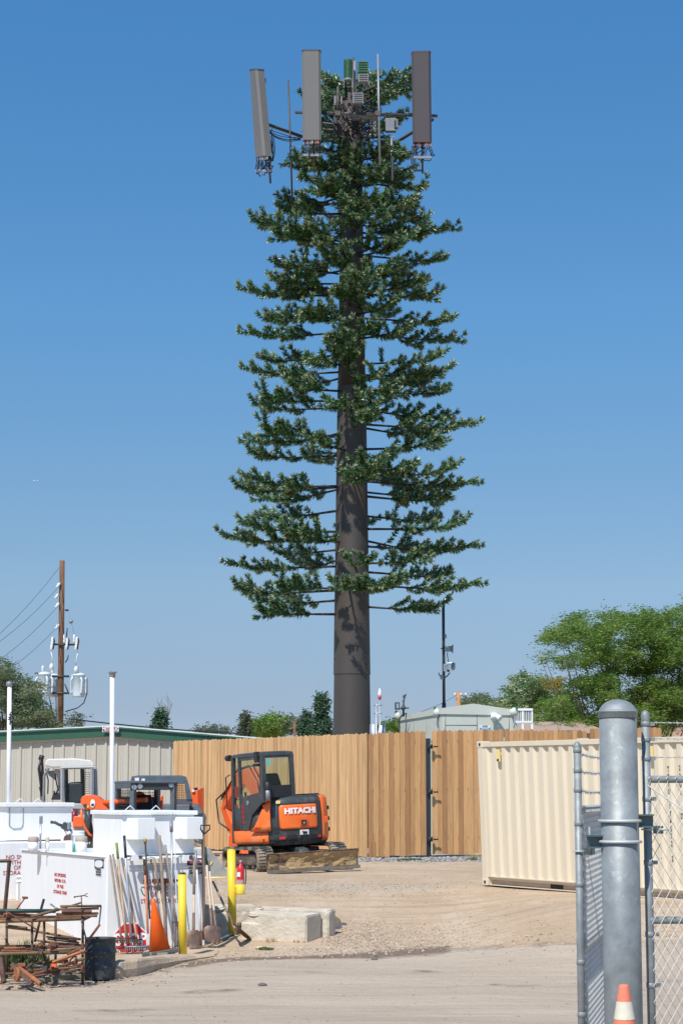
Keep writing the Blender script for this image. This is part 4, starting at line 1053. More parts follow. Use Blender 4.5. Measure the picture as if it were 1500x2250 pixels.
def barb(a, b, sag=.004, seed=1, par=None):
    rr = random.Random(seed); mb = MB(); n = 22; a = Vector(a); b = Vector(b)
    for ph in (0, pi):
        pts = []
        for i in range(n*3+1):
            t = i/(n*3); p = a.lerp(b, t)-Vector((0, 0, 4*sag*t*(1-t))); ang = t*(b-a).length*180+ph
            pts.append(p+Vector((0, cos(ang)*.0022, sin(ang)*.0022)))
        mb.tube(pts, .0017, 4, caps=False)
    L = (b-a).length; k = int(L/.055)
    for i in range(k):
        p = a.lerp(b, (i+.5)/k)-Vector((0, 0, 4*sag*((i+.5)/k)*(1-(i+.5)/k)))
        for _ in range(4):
            d = Vector((rr.uniform(-.6, .6), rr.uniform(-1, 1), rr.uniform(-1, 1))).normalized()*.014; mb.tube([p-d*.2, p+d], .0013, 3)
    return mb.build('barbed_wire', M['galv_wire'], par)
def gate_leaf(label, ax, ay, dirv, Lg, rp, ztop, rails_z, bands, barbs, far_post, pitchx, pitchz, yb):
    u = Vector((dirv[0], dirv[1], 0)).normalized(); o = Vector((ax, ay, 0)); zb = zg(ax, ay)+.06
    t = thing('gate', label, 'gate', (ax, ay, zb))
    MB().cyl(o+Vector((0, 0, zb)), o+Vector((0, 0, ztop-.02)), rp, n=24).build('stile', M['galv'], t)
    MB().lathe([(rp+.0005, -.035), (rp+.002, -.03), (rp+.002, 0), (rp*.85, .012), (rp*.5, .022), (0, .026)], o+Vector((0, 0, ztop-.02)), 24).build('cap', M['galv'], t)
    e = o+u*Lg
    MB().cyl(e+Vector((0, 0, zb)), e+Vector((0, 0, ztop-.02 if far_post else rails_z[0])), rp, n=20).build('stile', M['galv'], t)
    for z in rails_z:
        MB().cyl(o+u*rp*.6+Vector((0, 0, z)), e-u*rp*.6+Vector((0, 0, z)), rp*.86, n=20).build('rail', M['galv'], t)
        for q, s in ((o, 1), (e, -1)): MB().sphere(q+u*s*rp*.45+Vector((0, 0, z)), rp*1.12, 14, 8).build('corner_fitting', M['galv'], t)
    # wire stays on the camera side of the rails
    off = Vector((u.y, -u.x, 0))
    if off.y > 0: off = -off
    f = diamond(o+off*(rp*.95)+u*.01, u, Lg-.02, zb, rails_z[0]+.03, pitchx, pitchz, .0021 if not far_post is False else .0015, '')
    f.build('chain_link', M['galv_wire'], t)
    MB().tube([o+off*rp*.9+Vector((0, 0, rails_z[0]-.03)), e+off*rp*.9+Vector((0, 0, rails_z[0]-1.15*Lg/1.6))], .0045, 6).build('truss_rod', M['galv_wire'], t)
    for z in bands:
        b = MB().lathe([(rp+.0008, -.013), (rp+.0025, -.012), (rp+.0025, .012), (rp+.0008, .013)], o+Vector((0, 0, z)), 24, caps=False).build('tension_band', M['galv'], t)
        MB().box(o+u*(rp+.012)+Vector((0, 0, z)), (.03, .008, .02), rot=Matrix.Rotation(atan2(u.y, u.x), 3, 'Z')).build('band_lug', M['galv'], b)
    for z in barbs: barb(o+u*(rp+.01)+Vector((0, 0, z)), e+Vector((0, 0, z+rwr.uniform(-.01, .01))), .006, int(z*100) % 97, t)
    return t, o, u, e
GYR = 10.6
zr = lambda py, Y=GYR: P(1424, py, Y).z
tr, o_, u_, e_ = gate_leaf('galvanized chain link gate leaf at the right edge, with its taller stile', P(1424, 1900, GYR).x, GYR, (1, .03), 1.6, 9.2/SS(GYR), zr(1563), [zr(1713), zr(2023)], [zr(y) for y in (1591, 1625, 1667, 1756, 1896, 2054, 2166)], [zr(1588), zr(1623), zr(1664)], True, 19.4/SS(GYR), 33.5/SS(GYR), 0)
z = zr(1823); MB().tube([o_+Vector((cos(a)*.031, sin(a)*.031, z)) for a in [2*pi*i/20 for i in range(21)]], .005, 6, caps=False).build('hinge_clamp', M['galv_wire'], tr)
mb = MB(); mb.box(o_+Vector((.055, 0, z-.002)), (.05, .03, .04)); mb.build('hinge_bracket', M['galv_dark'], tr)
MB().cyl(o_+Vector((.06, -.03, z)), o_+Vector((.105, -.03, z)), .007, n=6).build('hinge_bolt', M['galv_wire'], tr)
GYL = 10.9
zl = lambda py: P(1272, py, GYL).z
axl = P(1272, 1900, GYL).x
ux = Vector((P(1324, 1900, 12.5).x-axl, 12.5-GYL, 0))
tl_, ol, ul, el = gate_leaf('galvanized chain link gate leaf swung open left of the thick post', axl, GYL, (ux.x, ux.y), ux.length, 8.4/SS(GYL), zl(1632), [zl(1780), zl(2076)], [zl(y) for y in (1649, 1693, 1736, 1810, 1944, 2115, 2230)], [zl(1655), zl(1694), zl(1737)], False, .047, 33.5/SS(GYL)*.8, 0)
z = zl(1871); MB().tube([ol+Vector((cos(a)*.029, sin(a)*.029, z)) for a in [2*pi*i/20 for i in range(21)]], .0045, 6, caps=False).build('hinge_clamp', M['galv_wire'], tl_)
hb = MB(); hb.box(ol+Vector((.055, -.01, z)), (.055, .03, .035)); hb.build('hinge_bracket', M['galv_dark'], tl_)
MB().cyl(ol+Vector((.055, -.03, z-.02)), ol+Vector((.055, -.03, z+.13)), .008, n=8).build('hinge_pin', M['galv'], tl_)
# ============================================================ old banded cone by the post
cY = 9.7; cs = SS(cY)
cc = P(1370, 2164, cY); zb_ = zg(cc.x, cY)
oc = thing('traffic_cone', 'faded old traffic cone with a dirty pale band, in front of the thick steel post', 'traffic cone', (cc.x, cY, zb_))
H = cc.z-zb_
def cr_(z): # radius at height (from top down)
    return 10.2/cs+(H-z)*.165
def ctr(z0, z1, m, nm):
    MB().lathe([(cr_(z0), z0), (cr_(z1), z1)], (cc.x, cY, zb_), 28, caps=False).build(nm, M[m], oc)
zt1 = P(1370, 2201, cY).z-zb_; zt2 = P(1370, 2240, cY).z-zb_
MB().lathe([(cr_(.03), .03), (cr_(zt2-.25), zt2-.25), (cr_(zt1), zt1), (cr_(H-.01), H-.01), (cr_(H)-.004, H), (cr_(H)-.009, H-.004), (cr_(H)-.009, H-.06)], (cc.x, cY, zb_), 28, caps=False).build('cone_body', M['cone_old'], oc)
MB().lathe([(cr_(zt2)+.0015, zt2), (cr_(zt1)+.0015, zt1)], (cc.x, cY, zb_), 28, caps=False).build('reflective_band', M['cone_band'], oc)
MB().lathe([(cr_(zt2-.25)+.0015, zt2-.22), (cr_(zt2-.12)+.0015, zt2-.11)], (cc.x, cY, zb_), 28, caps=False).build('reflective_band', M['cone_band'], oc)
MB().box((cc.x, cY, zb_+.018), (.36, .36, .035)).build('base', M['rubber'], oc, bev=.01)
MB().text('N', .05, P(1360, 2250, cY-.07), (1, 0, 0), (0, 0, 1), depth=.001).build('stencil_mark', M['black_text'], oc) if False else None
# ============================================================ orange mini excavator
EP = P(625, 1905, 42.3); ez = zg(EP.x, 42.3)
ex = thing('mini_excavator', 'orange and black mini excavator with dirt caked blade parked by the fence', 'excavator', (EP.x, 42.3, ez), rot=(0, radians(-3.0), 0))
roll = Matrix.Rotation(radians(-3.0), 4, 'Y')
def frame(psi):       # local frame: x = left of machine, y = rear, z up
    r = Vector((sin(psi), -cos(psi), 0)); l = Vector((-cos(psi), -sin(psi), 0))
    return Matrix(((l.x, r.x, 0, 0), (l.y, r.y, 0, 0), (0, 0, 1, 0), (0, 0, 0, 1)))
FH = frame(radians(30)); FU = frame(radians(22))
def E(mb, name, m, par=ex, fr=None, **k):
    fr = FH if fr is None else fr
    mb.v = [fr @ v for v in mb.v]
    if par is ex: return mb.build(name, M[m] if isinstance(m, str) else m, ex, local=True, norm=True, **k)
    mb.v = [MW[ex.name] @ v for v in mb.v]; return mb.build(name, M[m] if isinstance(m, str) else m, par, norm=True, **k)
M['bladeedge'] = mat('blade_edge', (.20, .17, .14), .6, metal=.3, var=.3, stain=((.36, .26, .16), .5, 6, .8))
# undercarriage
def track(x):
    pts = []; r = .235; L2 = 1.02
    for i in range(13): a = -pi/2+pi*i/12; pts.append((L2-r+.0+cos(a)*r+.12, .245+sin(a)*r))
    for i in range(13): a = pi/2+pi*i/12; pts.append((-L2+r+cos(a)*r-.12, .245+sin(a)*r))
    mb = MB(); W2 = .175
    o = [Vector((x-W2, y, z)) for y, z in pts]; inn = [Vector((x-W2, .0+(y)*.93, .245+(z-.245)*.84)) for y, z in pts]
    n = len(o); b = len(mb.v); e = Vector((W2*2, 0, 0))
    mb.v += o+inn+[p+e for p in o]+[p+e for p in inn]
    for i in range(n):
        j = (i+1) % n
        mb.face((b+i, b+j, b+n+j, b+n+i)); mb.face((b+2*n+i, b+2*n+j, b+3*n+j, b+3*n+i)); mb.face((b+i, b+j, b+2*n+j, b+2*n+i)); mb.face((b+n+i, b+n+j, b+3*n+j, b+3*n+i))
    # lugs
    per = []; 
    for i in range(n):
        p, q = Vector((pts[i][0], pts[i][1])), Vector((pts[(i+1) % n][0], pts[(i+1) % n][1])); l = (q-p).length; k = max(1, round(l/.095))
        for s in range(k): per.append((p.lerp(q, s/k), (q-p).normalized()))
    for p, d in per:
        nn = Vector((d.y, -d.x)); c = p+nn*.012
        R3 = Matrix(((1, 0, 0), (0, d.x, nn.x), (0, d.y, nn.y)))
        mb.box((x-.085, c.x, c.y), (.15, .045, .035), 0, R3); mb.box((x+.085, c.x+d.x*.03, c.y+d.y*.03), (.15, .045, .035), 0, R3)
    return mb
for s in (1, -1):
    t = E(track(s*.80), 'track', 'rubber', fr=FU)
    mb = MB(); mb.box((s*.80, 0, .245), (.22, 1.5, .22)); 
    E(mb, 'track_frame', 'dirty_track_frame', t, FU, bev=.02)
    for y in (-.9, .9): E(MB().cyl((s*.80-.09, y, .245), (s*.80+.09, y, .245), .17, n=18), 'sprocket', 'dirty_track_frame', t, FU)
    for y in (-.5, -.15, .2, .55): E(MB().cyl((s*.80-.1, y, .12), (s*.80+.1, y, .12), .07, n=12), 'roller', 'dirty_track_frame', t, FU)
E(MB().box((0, 0, .36), (1.3, .8, .16)), 'undercarriage', 'dirty_track_frame', fr=FU, bev=.03)
E(MB().cyl((0, 0, .42), (0, 0, .56), .42, n=28), 'swing_ring', 'black', fr=FU)
bl = MB(); prof = [(1.72, .0), (1.66, .06), (1.64, .18), (1.68, .30), (1.74, .37), (1.71, .385), (1.63, .31), (1.59, .18), (1.62, .04), (1.68, -.02)]
bl.prism([(-.98, y, z) for y, z in prof], (1.96, 0, 0)); blade = E(bl, 'blade', 'steel_dirt', fr=FU)
E(MB().box2((-.985, 1.70, -.015), (.985, 1.745, .05)), 'cutting_edge', 'bladeedge', blade, FU)
for s in (.35, -.35): E(MB().hexa([(s-.07, .3, .22), (s+.07, .3, .22), (s+.07, 1.62, .12), (s-.07, 1.62, .12)], [(s-.07, .3, .36), (s+.07, .3, .36), (s+.07, 1.62, .24), (s-.07, 1.62, .24)]), 'blade_arm', 'dirty_track_frame', fr=FU)
E(MB().hexa([(-.14, .4, .40), (.14, .4, .40), (.12, 1.25, .26), (-.12, 1.25, .26)], [(-.12, .4, .55), (.12, .4, .55), (.1, 1.2, .42), (-.1, 1.2, .42)]), 'blade_cylinder_cover', 'dark', fr=FU, bev=.02)
# clods stuck on the blade
cl_ = MB(); NX, NZ = 110, 22; th_ = {}
def dirt_h(x, z):
    n = mnoise.fractal(Vector((x*3, z*5, 1.7)), .9, 2.2, 5); m = .30+.5*min(1, (z-.0)/.2)-.1
    if x < -.35: m -= .5*sstep(-.3, -.7, x)*sstep(.34, .1, z)
    if x > .4: m -= .9*sstep(.4, .6, x)*(1-sstep(.2, .3, z))
    return .035*(n*1.3+m)
for j in range(NZ+1):
    for i in range(NX+1):
        x = -.96+1.92*i/NX; z = .055+.30*j/NZ; h = dirt_h(x, z); th_[i, j] = h
        y = 1.655+((z-.18)**2)*1.9+max(-.012, h); cl_.v.append(Vector((x, y, z)))
for j in range(NZ):
    for i in range(NX):
        if max(th_[i, j], th_[i+1, j], th_[i, j+1], th_[i+1, j+1]) > -.01:
            b_ = j*(NX+1)+i; cl_.face((b_, b_+1, b_+NX+2, b_+NX+1), 0, 0, False)
E(cl_, 'caked_dirt', mat('caked_dirt', (.36, .245, .125), .95, var=.2, bump=.5, bscale=30), blade, FU)
# house
def ringat(pts, z, k=1.0, c=(0, .2)): return [Vector((c[0]+(x-c[0])*k, c[1]+(y-c[1])*k, z)) for x, y in pts]
OUT = [(.86, -.55), (.88, .0), (.88, .35), (.82, .62), (.70, .84), (.50, .97), (.20, 1.03), (-.12, 1.02), (-.36, .95), (-.60, .80), (-.76, .58), (-.84, .3), (-.84, -.1), (-.80, -.6), (0, -.8)]
z0, z1 = .56, 1.47
E(MB().loft([ringat(OUT, z0-.05, .93), ringat(OUT, z0, .97), ringat(OUT, z0+.03, .985)], 0, True, False), 'frame_plate', 'dark')
def wall(idx, zz, ks, m, name, par=ex, off=0., th=.06, cap=True):
    pts = [OUT[i] for i in idx]; mb = MB(); rows = []
    for z, k in zip(zz, ks): rows.append([Vector((0+(x)*(k+off), .2+(y-.2)*(k+off), z)) for x, y in pts])
    inr = [[Vector((v.x*(1-th), .2+(v.y-.2)*(1-th), v.z)) for v in r] for r in rows]
    n = len(pts)
    for r in rows: mb.v += r
    b2 = len(mb.v)
    for r in inr: mb.v += r
    for k in range(len(rows)-1):
        for i in range(n-1):
            mb.face((k*n+i, k*n+i+1, (k+1)*n+i+1, (k+1)*n+i), sm=True); mb.face((b2+k*n+i, b2+k*n+i+1, b2+(k+1)*n+i+1, b2+(k+1)*n+i))
    for k in (0, len(rows)-1):
        for i in range(n-1): mb.face((k*n+i, k*n+i+1, b2+k*n+i+1, b2+k*n+i))
    for i in (0, n-1):
        for k in range(len(rows)-1): mb.face((k*n+i, (k+1)*n+i, b2+(k+1)*n+i, b2+k*n+i))
    return E(mb, name, m, par)
ZZ = [z0, z0+.10, 1.10, 1.36, z1]; KK = [.96, 1.0, 1.0, .975, .93]
# refine outline for smooth rear
def refine(pts, n=3):
    out = []
    for i in range(len(pts)):
        p0, p1, p2, p3 = [Vector(pts[(i+k-1) % len(pts)]) for k in range(4)]
        for s in range(n):
            t = s/n; out.append(tuple(.5*((2*p1)+(-p0+p2)*t+(2*p0-5*p1+4*p2-p3)*t*t+(-p0+3*p1-3*p2+p3)*t**3)))
    return out
OUT0 = OUT; OUT = refine(OUT0)
cw = wall(range(11, 26), ZZ, KK, 'dark', 'counterweight')
wall(range(25, 41), [z0-.0, z0+.12, 1.1, 1.42, z1+.02], [.98, 1.01, 1.01, .99, .94], 'orange', 'side_panel')
# left side: orange lower skirt, sloping up behind the cab
wall(range(0, 12), [z0, z0+.06, z0+.27], [.985, 1.01, 1.005], 'orange', 'side_panel')
wall(range(0, 10), [z0+.27, 1.30], [.985, .965], 'dark', 'side_panel')
def onout(t, z, k): # t index float
    i = int(t); f = t-i; p = Vector(OUT[i]).lerp(Vector(OUT[i+1]), f); return Vector((p.x*k, .2+(p.y-.2)*k, z))
mb = MB(); ta = [onout(t, z, k) for t, z, k in ((6.6, z0+.25, 1.015), (11.6, z0+.25, 1.015), (11.6, 1.47, .965), (9.3, 1.47, .965))]
g = []
for i in range(7):
    f = i/6; zz_ = z0+.25+(1.47-z0-.25)*f; ts_ = 5.8+(10.8-5.8)*f**.62; g.append([onout(ts_+(12.0-ts_)*j/4, zz_, 1.075-.075*max(0, f-.5)/.5) for j in range(5)])
mb.loft(g, 0, False, True, closed=False); pk = E(mb, 'side_panel', 'orange')
pk.modifiers.new('thick', 'SOLIDIFY').thickness = .02
for t, z in ((10.2, 1.33), (9.6, .66)):
    E(MB().sphere(onout(t, z, 1.03), .028, 10, 6), 'bolt', 'orange2', pk)
# hood top
hm_ = MB(); rt = ringat(OUT, z1, .93, (0, .2)); rt2 = ringat(OUT, z1+.035, .84, (0, .2)); hm_.loft([rt, rt2], 0, True, True); E(hm_, 'hood', 'dark')
E(MB().box((-.42, .25, z1+.035), (.42, .5, .05)), 'hood_vent', 'black', bev=.015)
# engine cover with lettering
def cover(k, ia, ib, zlo, zhi, cut=.06):
    mb = MB(); n = 14; rows = []
    zs_ = [zlo, zlo+.04, (zlo+zhi)/2, zhi-.04, zhi]; ins = [.22, .0, 0, 0, .12]
    for z, q in zip(zs_, ins):
        a, b = ia+(ib-ia)*q*.35, ib-(ib-ia)*q*.35; kk = k-(0 if z < 1.12 else (z-1.12)/.26*.022)
        rows.append([onout(a+(b-a)*j/n, z, kk) for j in range(n+1)])
    mb.loft(rows, 0, False, True, closed=False); return mb
ia, ib = 14.1, 23.0
cvr = E(cover(1.022, ia, ib, .83, 1.32), 'engine_cover', 'orange'); cvr.modifiers.new('thick', 'SOLIDIFY').thickness = .02
bdr = E(cover(1.013, ia-.35, ib+.35, .81, 1.345), 'cover_gasket', 'black', cvr)
def on_rear(f, z, k=1.034): return onout(ia+(ib-ia)*f, z, k-(0 if z < 1.12 else (z-1.12)/.26*.022))
tx = MB(); word = 'HITACHI'; 
tmp = MB().text(word, .155, (0, 0, 0), (1, 0, 0), (0, 0, 1), depth=.003, bold=.007, sx=1.05)
xs_ = [v.x for v in tmp.v]; w_ = max(xs_)-min(xs_)
# wrap along the curved cover
arcL = 0; tab = [(0, 0)]
for i in range(1, 41):
    arcL += (on_rear(i/40, 1.1)-on_rear((i-1)/40, 1.1)).length; tab.append((arcL, i/40))
def f_at(s): return interp(tab, s)
mid_ = arcL*.53
nv = []
for v in tmp.v:
    f = f_at(mid_+v.x*(.80*arcL/w_)); p = on_rear(f, 1.19+v.z, 1.034); q = on_rear(f, 1.19+v.z, 1.034+(.008 if v.y < 0 else 0)); nv.append(q)
tmp.v = nv; E(tmp, 'lettering', 'white_text', cvr)
c = on_rear(.56, .965, 1.05); nrm = (on_rear(.56, .965, 1.06)-on_rear(.56, .965, 1.0)).normalized()
def plate_r(f, z, w, h, m, name, par=cvr, k=1.04, th=.012):
    a, b = on_rear(f-w/arcL/2, z, k), on_rear(f+w/arcL/2, z, k); n_ = (b-a).cross(Vector((0, 0, 1))).normalized(); u_ = (b-a)
    pts = [a-Vector((0, 0, h/2)), b-Vector((0, 0, h/2)), b+Vector((0, 0, h/2)), a+Vector((0, 0, h/2))]
    ctr = (a+b)/2; 
    if n_.dot(ctr-Vector((0, .2, z))) < 0: n_ = -n_
    return E(MB().prism(pts, n_*th), name, m, par)
plate_r(.565, .965, .17, .15, 'orange2', 'latch_recess'); plate_r(.565, .955, .10, .09, 'black', 'latch', k=1.055)
plate_r(.565, .945, .04, .04, 'h_steel', 'latch_key', k=1.067)
plate_r(.58, .755, .19, .10, 'white_trim', 'number_plate', cw, 1.015); plate_r(.59, .745, .09, .05, 'black_text', 'plate_symbol', cw, 1.03, .004); plate_r(.55, .775, .05, .02, 'orange', 'plate_symbol', cw, 1.03, .004)
plate_r(.06, .66, .14, .05, 'red', 'reflector', cw, 1.015); plate_r(1.04, .66, .10, .05, 'red', 'reflector', cw, 1.015)
for f in (.23, .36, .80, .90): plate_r(f, .665, .07 if f != .36 else .10, .08, 'black', 'vent_hole', cw, 1.004)
plate_r(.585, .62, .10, .11, 'black', 'tow_hole', cw, 1.003)
E(MB().cyl(on_rear(-.12, .82, .99), on_rear(-.12, .82, 1.012), .07, n=18), 'cap_hole', 'black', cw)
plate_r(-.02, 1.385, .11, .06, 'yellowtag', 'warning_label', cw, 1.018)
for f, z in ((1.28, 1.02), (1.5, .9)):
    pass
for z in (.78, 1.0, 1.22):
    p = onout(29.5, z, .985); E(MB().box(p, (.06, .10, .08)), 'vent_slot', 'black')
p = onout(26.3, .98, 1.015); E(MB().box(p, (.10, .05, .13)), 'door_latch', 'orange2', bev=.01); 
# cab
CX0, CX1 = .90, .17; CY0, CY1 = -.52, .93; cz0, cz1 = z0+.02, 2.40
def post(a, b, s, name='cab_frame', m='dark'): return E(MB().tube([a, b], s*.72, 4, sm=False), name, m, cab)
cab = E(MB().loft([[Vector((x, y, cz1-.06)) for x, y in ((CX0, CY0+.06), (CX0, CY1), (CX1, CY1), (CX1, CY0+.06))], [Vector((x, y, cz1)) for x, y in ((CX0-.01, CY0+.10), (CX0-.01, CY1-.01), (CX1+.01, CY1-.01), (CX1+.01, CY0+.10))], [Vector((x, y, cz1+.025)) for x, y in ((CX0-.10, CY0+.22), (CX0-.10, CY1-.1), (CX1+.1, CY1-.1), (CX1+.1, CY0+.22))]], 0, True, False), 'cab_roof', 'dark')
def bx(lo, hi, name, m='dark', par=None, **k):
    return E(MB().box2([min(a, b) for a, b in zip(lo, hi)], [max(a, b) for a, b in zip(lo, hi)]), name, m, par if par is not None else cab, **k)
zt = cz1-.06
def cpost(x, y, x2=None, y2=None, w=.07, zb=cz0): 
    x2 = x if x2 is None else x2; y2 = y if y2 is None else y2
    h = w/2
    E(MB().hexa([(x-h, y-h, zb), (x+h, y-h, zb), (x+h, y+h, zb), (x-h, y+h, zb)], [(x2-h, y2-h, zt), (x2+h, y2-h, zt), (x2+h, y2+h, zt), (x2-h, y2+h, zt)]), 'cab_post', 'dark', cab)
cpost(CX0-.035, CY0+.0, y2=CY0+.10, w=.075); cpost(CX0-.035, CY1-.04, w=.08, zb=1.40); cpost(CX1+.035, CY1-.04, w=.08, zb=z1); cpost(CX1+.035, CY0, y2=CY0+.10, w=.07)
cpost(CX0-.03, CY0+.38, w=.06)     # door division
# door lower panel, slanted sill rising to the rear
E(MB().prism([(CX0-.06, CY0+.35, cz0+.25), (CX0-.06, CY0+.70, cz0+.25), (CX0-.06, CY0+.88, 1.15), (CX0-.06, CY1-.06, 1.42), (CX0-.06, CY1-.06, 1.62), (CX0-.06, CY0+.46, 1.52), (CX0-.06, CY0+.38, 1.62)], (.05, 0, 0)), 'door_panel', 'dark', cab)
E(MB().prism([(CX0-.05, CY0+.03, cz0+.02), (CX0-.05, CY0+.36, cz0+.02), (CX0-.05, CY0+.36, .95), (CX0-.05, CY0+.03, .95)], (.03, 0, 0)), 'door_panel', 'black', cab)
E(MB().box2((CX0-.045, CY0+.03, .97), (CX0-.035, CY0+.36, zt)), 'window', 'glass', cab)
E(MB().box2((CX0-.045, CY0+.42, 1.6), (CX0-.035, CY1-.08, zt)), 'window', 'glass', cab)
bx((CX0-.055, CY0+.40, zt-.07), (CX0-.015, CY1-.06, zt), 'window_rim'); bx((CX0-.055, CY1-.17, 1.55), (CX0-.015, CY1-.07, zt), 'window_rim')
bx((CX1+.06, CY1-.05, z1+.02), (CX0-.07, CY1-.015, 1.73), 'rear_panel', 'black')
E(MB().box2((CX1+.06, CY1-.04, 1.72), (CX0-.07, CY1-.03, zt)), 'window', 'glass', cab)
bx((CX1+.06, CY1-.06, zt-.05), (CX0-.07, CY1-.012, zt), 'window_rim'); 
E(MB().box2((CX1+.03, CY0+.1, 1.5), (CX1+.04, CY1-.08, zt)), 'window', 'glass', cab)
E(MB().box2((CX1+.06, CY0+.03, 1.2), (CX0-.07, CY0+.04, zt)), 'windshield', 'glass', cab)
bx((CX1, CY0+.1, cz0), (CX1+.05, CY1-.1, 1.5), 'cab_side')
bx((.80, CY1-.0, 2.13), (.72, CY1+.004, 2.27), 'window_sticker', mat('teal_sticker', (.12, .5, .48), .5))
E(MB().box((CX0+.0, CY1-.22, 2.32), (.09, .13, .22)), 'work_light', 'black', cab, bev=.015); E(MB().box((CX0+.02, CY1-.22, 2.16), (.08, .16, .06)), 'work_light', 'black', cab, bev=.01)
E(MB().cyl((CX0-.02, CY0-.02, 2.35), (CX0-.02, CY0-.14, 2.35), .065, n=14), 'front_lamp', 'black', cab)
# exhaust stack at the rear corner
E(MB().tube([(.84, 1.0, 1.42), (.84, 1.0, 1.66)], .05, 10), 'exhaust', 'mount_g'); E(MB().lathe([(.055, 0), (.06, .02), (.06, .15), (.03, .17)], (.84, 1.0, 1.64), 12), 'exhaust', 'black')
# seat, levers
seat = E(MB().loft([[Vector((x, y, z)) for x, y, z in ((.76, .42, 1.3), (.32, .42, 1.3), (.32, .56, 1.3), (.76, .56, 1.3))], [Vector((x, y, z)) for x, y, z in ((.77, .50, 1.75), (.31, .50, 1.75), (.31, .64, 1.75), (.77, .64, 1.75))], [Vector((x, y, z)) for x, y, z in ((.70, .54, 1.98), (.38, .54, 1.98), (.38, .64, 1.98), (.70, .64, 1.98))]], 0, True, False), 'seat', 'seat', bev=.04)
bx((.30, -.05, 1.18), (.78, .5, 1.32), 'seat_cushion', 'seat', seat, bev=.04)
for x in (.30, .78): E(MB().tube([(x, .0, 1.3), (x+.0, -.12, 1.62)], .022, 6), 'lever', 'black'); 
bx((.22, .0, 1.2), (.32, .4, 1.42), 'console', 'black', ex, bev=.02)
E(MB().tube([(CX0+.0, CY0-.02, 1.25), (CX0+.05, CY0-.12, 1.30), (CX0+.05, CY0-.12, 1.95), (CX0, CY0-.02, 2.0)], .014, 6), 'grab_rail', 'black')
for i in range(4):
    bx((CX0-.008, CY0+.44, 1.28-i*.10), (CX0-.004, CY0+.54, 1.36-i*.10), 'door_label', mat('label_red', (.35, .02, .03), .5))
E(MB().cyl((CX0-.012, CY0+.72, 1.4), (CX0+.005, CY0+.72, 1.4), .05, n=14), 'door_lock', 'mount_g')
# rental number plate text low on the orange skirt, model mark on the slope
def ontext(st, size, org, a_to, m, name, bold=0):
    ux_ = (Vector(a_to)-Vector(org)); mb = MB().text(st, size, org, ux_, (0, 0, 1), depth=.004, align='CENTER', sx=.9, bold=bold); return E(mb, name, m)
p0 = onout(7.6, .87, 1.085); p1 = onout(9.0, .87, 1.085); ontext('1346-E', .075, p0.lerp(p1, .5), p1, 'red_text', 'lettering')
# faded KMOUR-style panel stripes seen through the narrow door glass
for i, (zz_, ww_) in enumerate(((1.52, .16), (1.15, .13), (.98, .13))):
    bx((CX0-.03, CY0+.10, zz_), (CX0-.026, CY0+.10+ww_, zz_+.22), 'door_decal', mat('decal_dark_red', (.20, .04, .03), .5))
# boom, arm, cylinder, bucket in front (machine's front is -y)
def rail3(pts, w, x, m, name, par=ex, **k):
    return E(MB().prism([Vector((x-w/2, y, z)) for y, z in pts], (w, 0, 0)), name, m, par, **k)
boom = rail3([(-.60, .75), (-.72, 1.1), (-.95, 1.8), (-1.30, 2.14), (-1.80, 2.08), (-2.55, 1.48), (-2.62, 1.28), (-1.95, 1.72), (-1.55, 1.80), (-1.28, 1.60), (-1.0, .9), (-.85, .65)], .22, -.05, 'orange2', 'boom', bev=.015)
for yy in (-.06, .04): E(MB().tube([(yy, y, z) for y, z in ((-.75, 1.25), (-.97, 1.86), (-1.32, 2.19), (-1.85, 2.13), (-2.7, 1.5))], .017, 6), 'hose', 'cable', boom)
E(MB().cyl((-.05, -1.0, .95), (-.05, -1.35, 1.55), .06, n=12), 'boom_cylinder', 'orange2', boom)
rail3([(-.5, .45), (-.5, .9), (-.95, .95), (-1.0, .5)], .36, -.05, 'orange2', 'swing_post', bev=.02)
arm = rail3([(-2.30, 1.66), (-2.55, 1.62), (-2.78, 1.30), (-2.5, .80), (-2.0, .55), (-1.95, .66), (-2.3, 1.0), (-2.5, 1.28)], .16, -.05, 'orange2', 'arm', bev=.012)
E(MB().tube([(.08, -2.4, 1.68), (.12, -2.8, 1.5), (.1, -2.75, 1.0), (.0, -2.3, .78)], .018, 6), 'hose', 'cable', arm)
E(MB().cyl((-.05, -2.0, 2.05), (-.05, -2.8, 1.56), .05, n=12), 'arm_cylinder', 'orange2', arm)
bk = MB(); prof = [(-1.8, .80), (-2.02, .70), (-2.05, .4), (-1.85, .12), (-1.45, .10), (-1.3, .25)]
bk.prism([Vector((-.35, y, z)) for y, z in prof], (.6, 0, 0)); E(bk, 'bucket', 'orange2', bev=.01)
MB_mark = E(MB().text('HITACHI', .14, (.06, -1.22, 1.72), (0, -1, -1.7), (0, 1, -.6) if False else (0, 1.7, -1), depth=.003), 'lettering', 'white_text', boom) if False else None
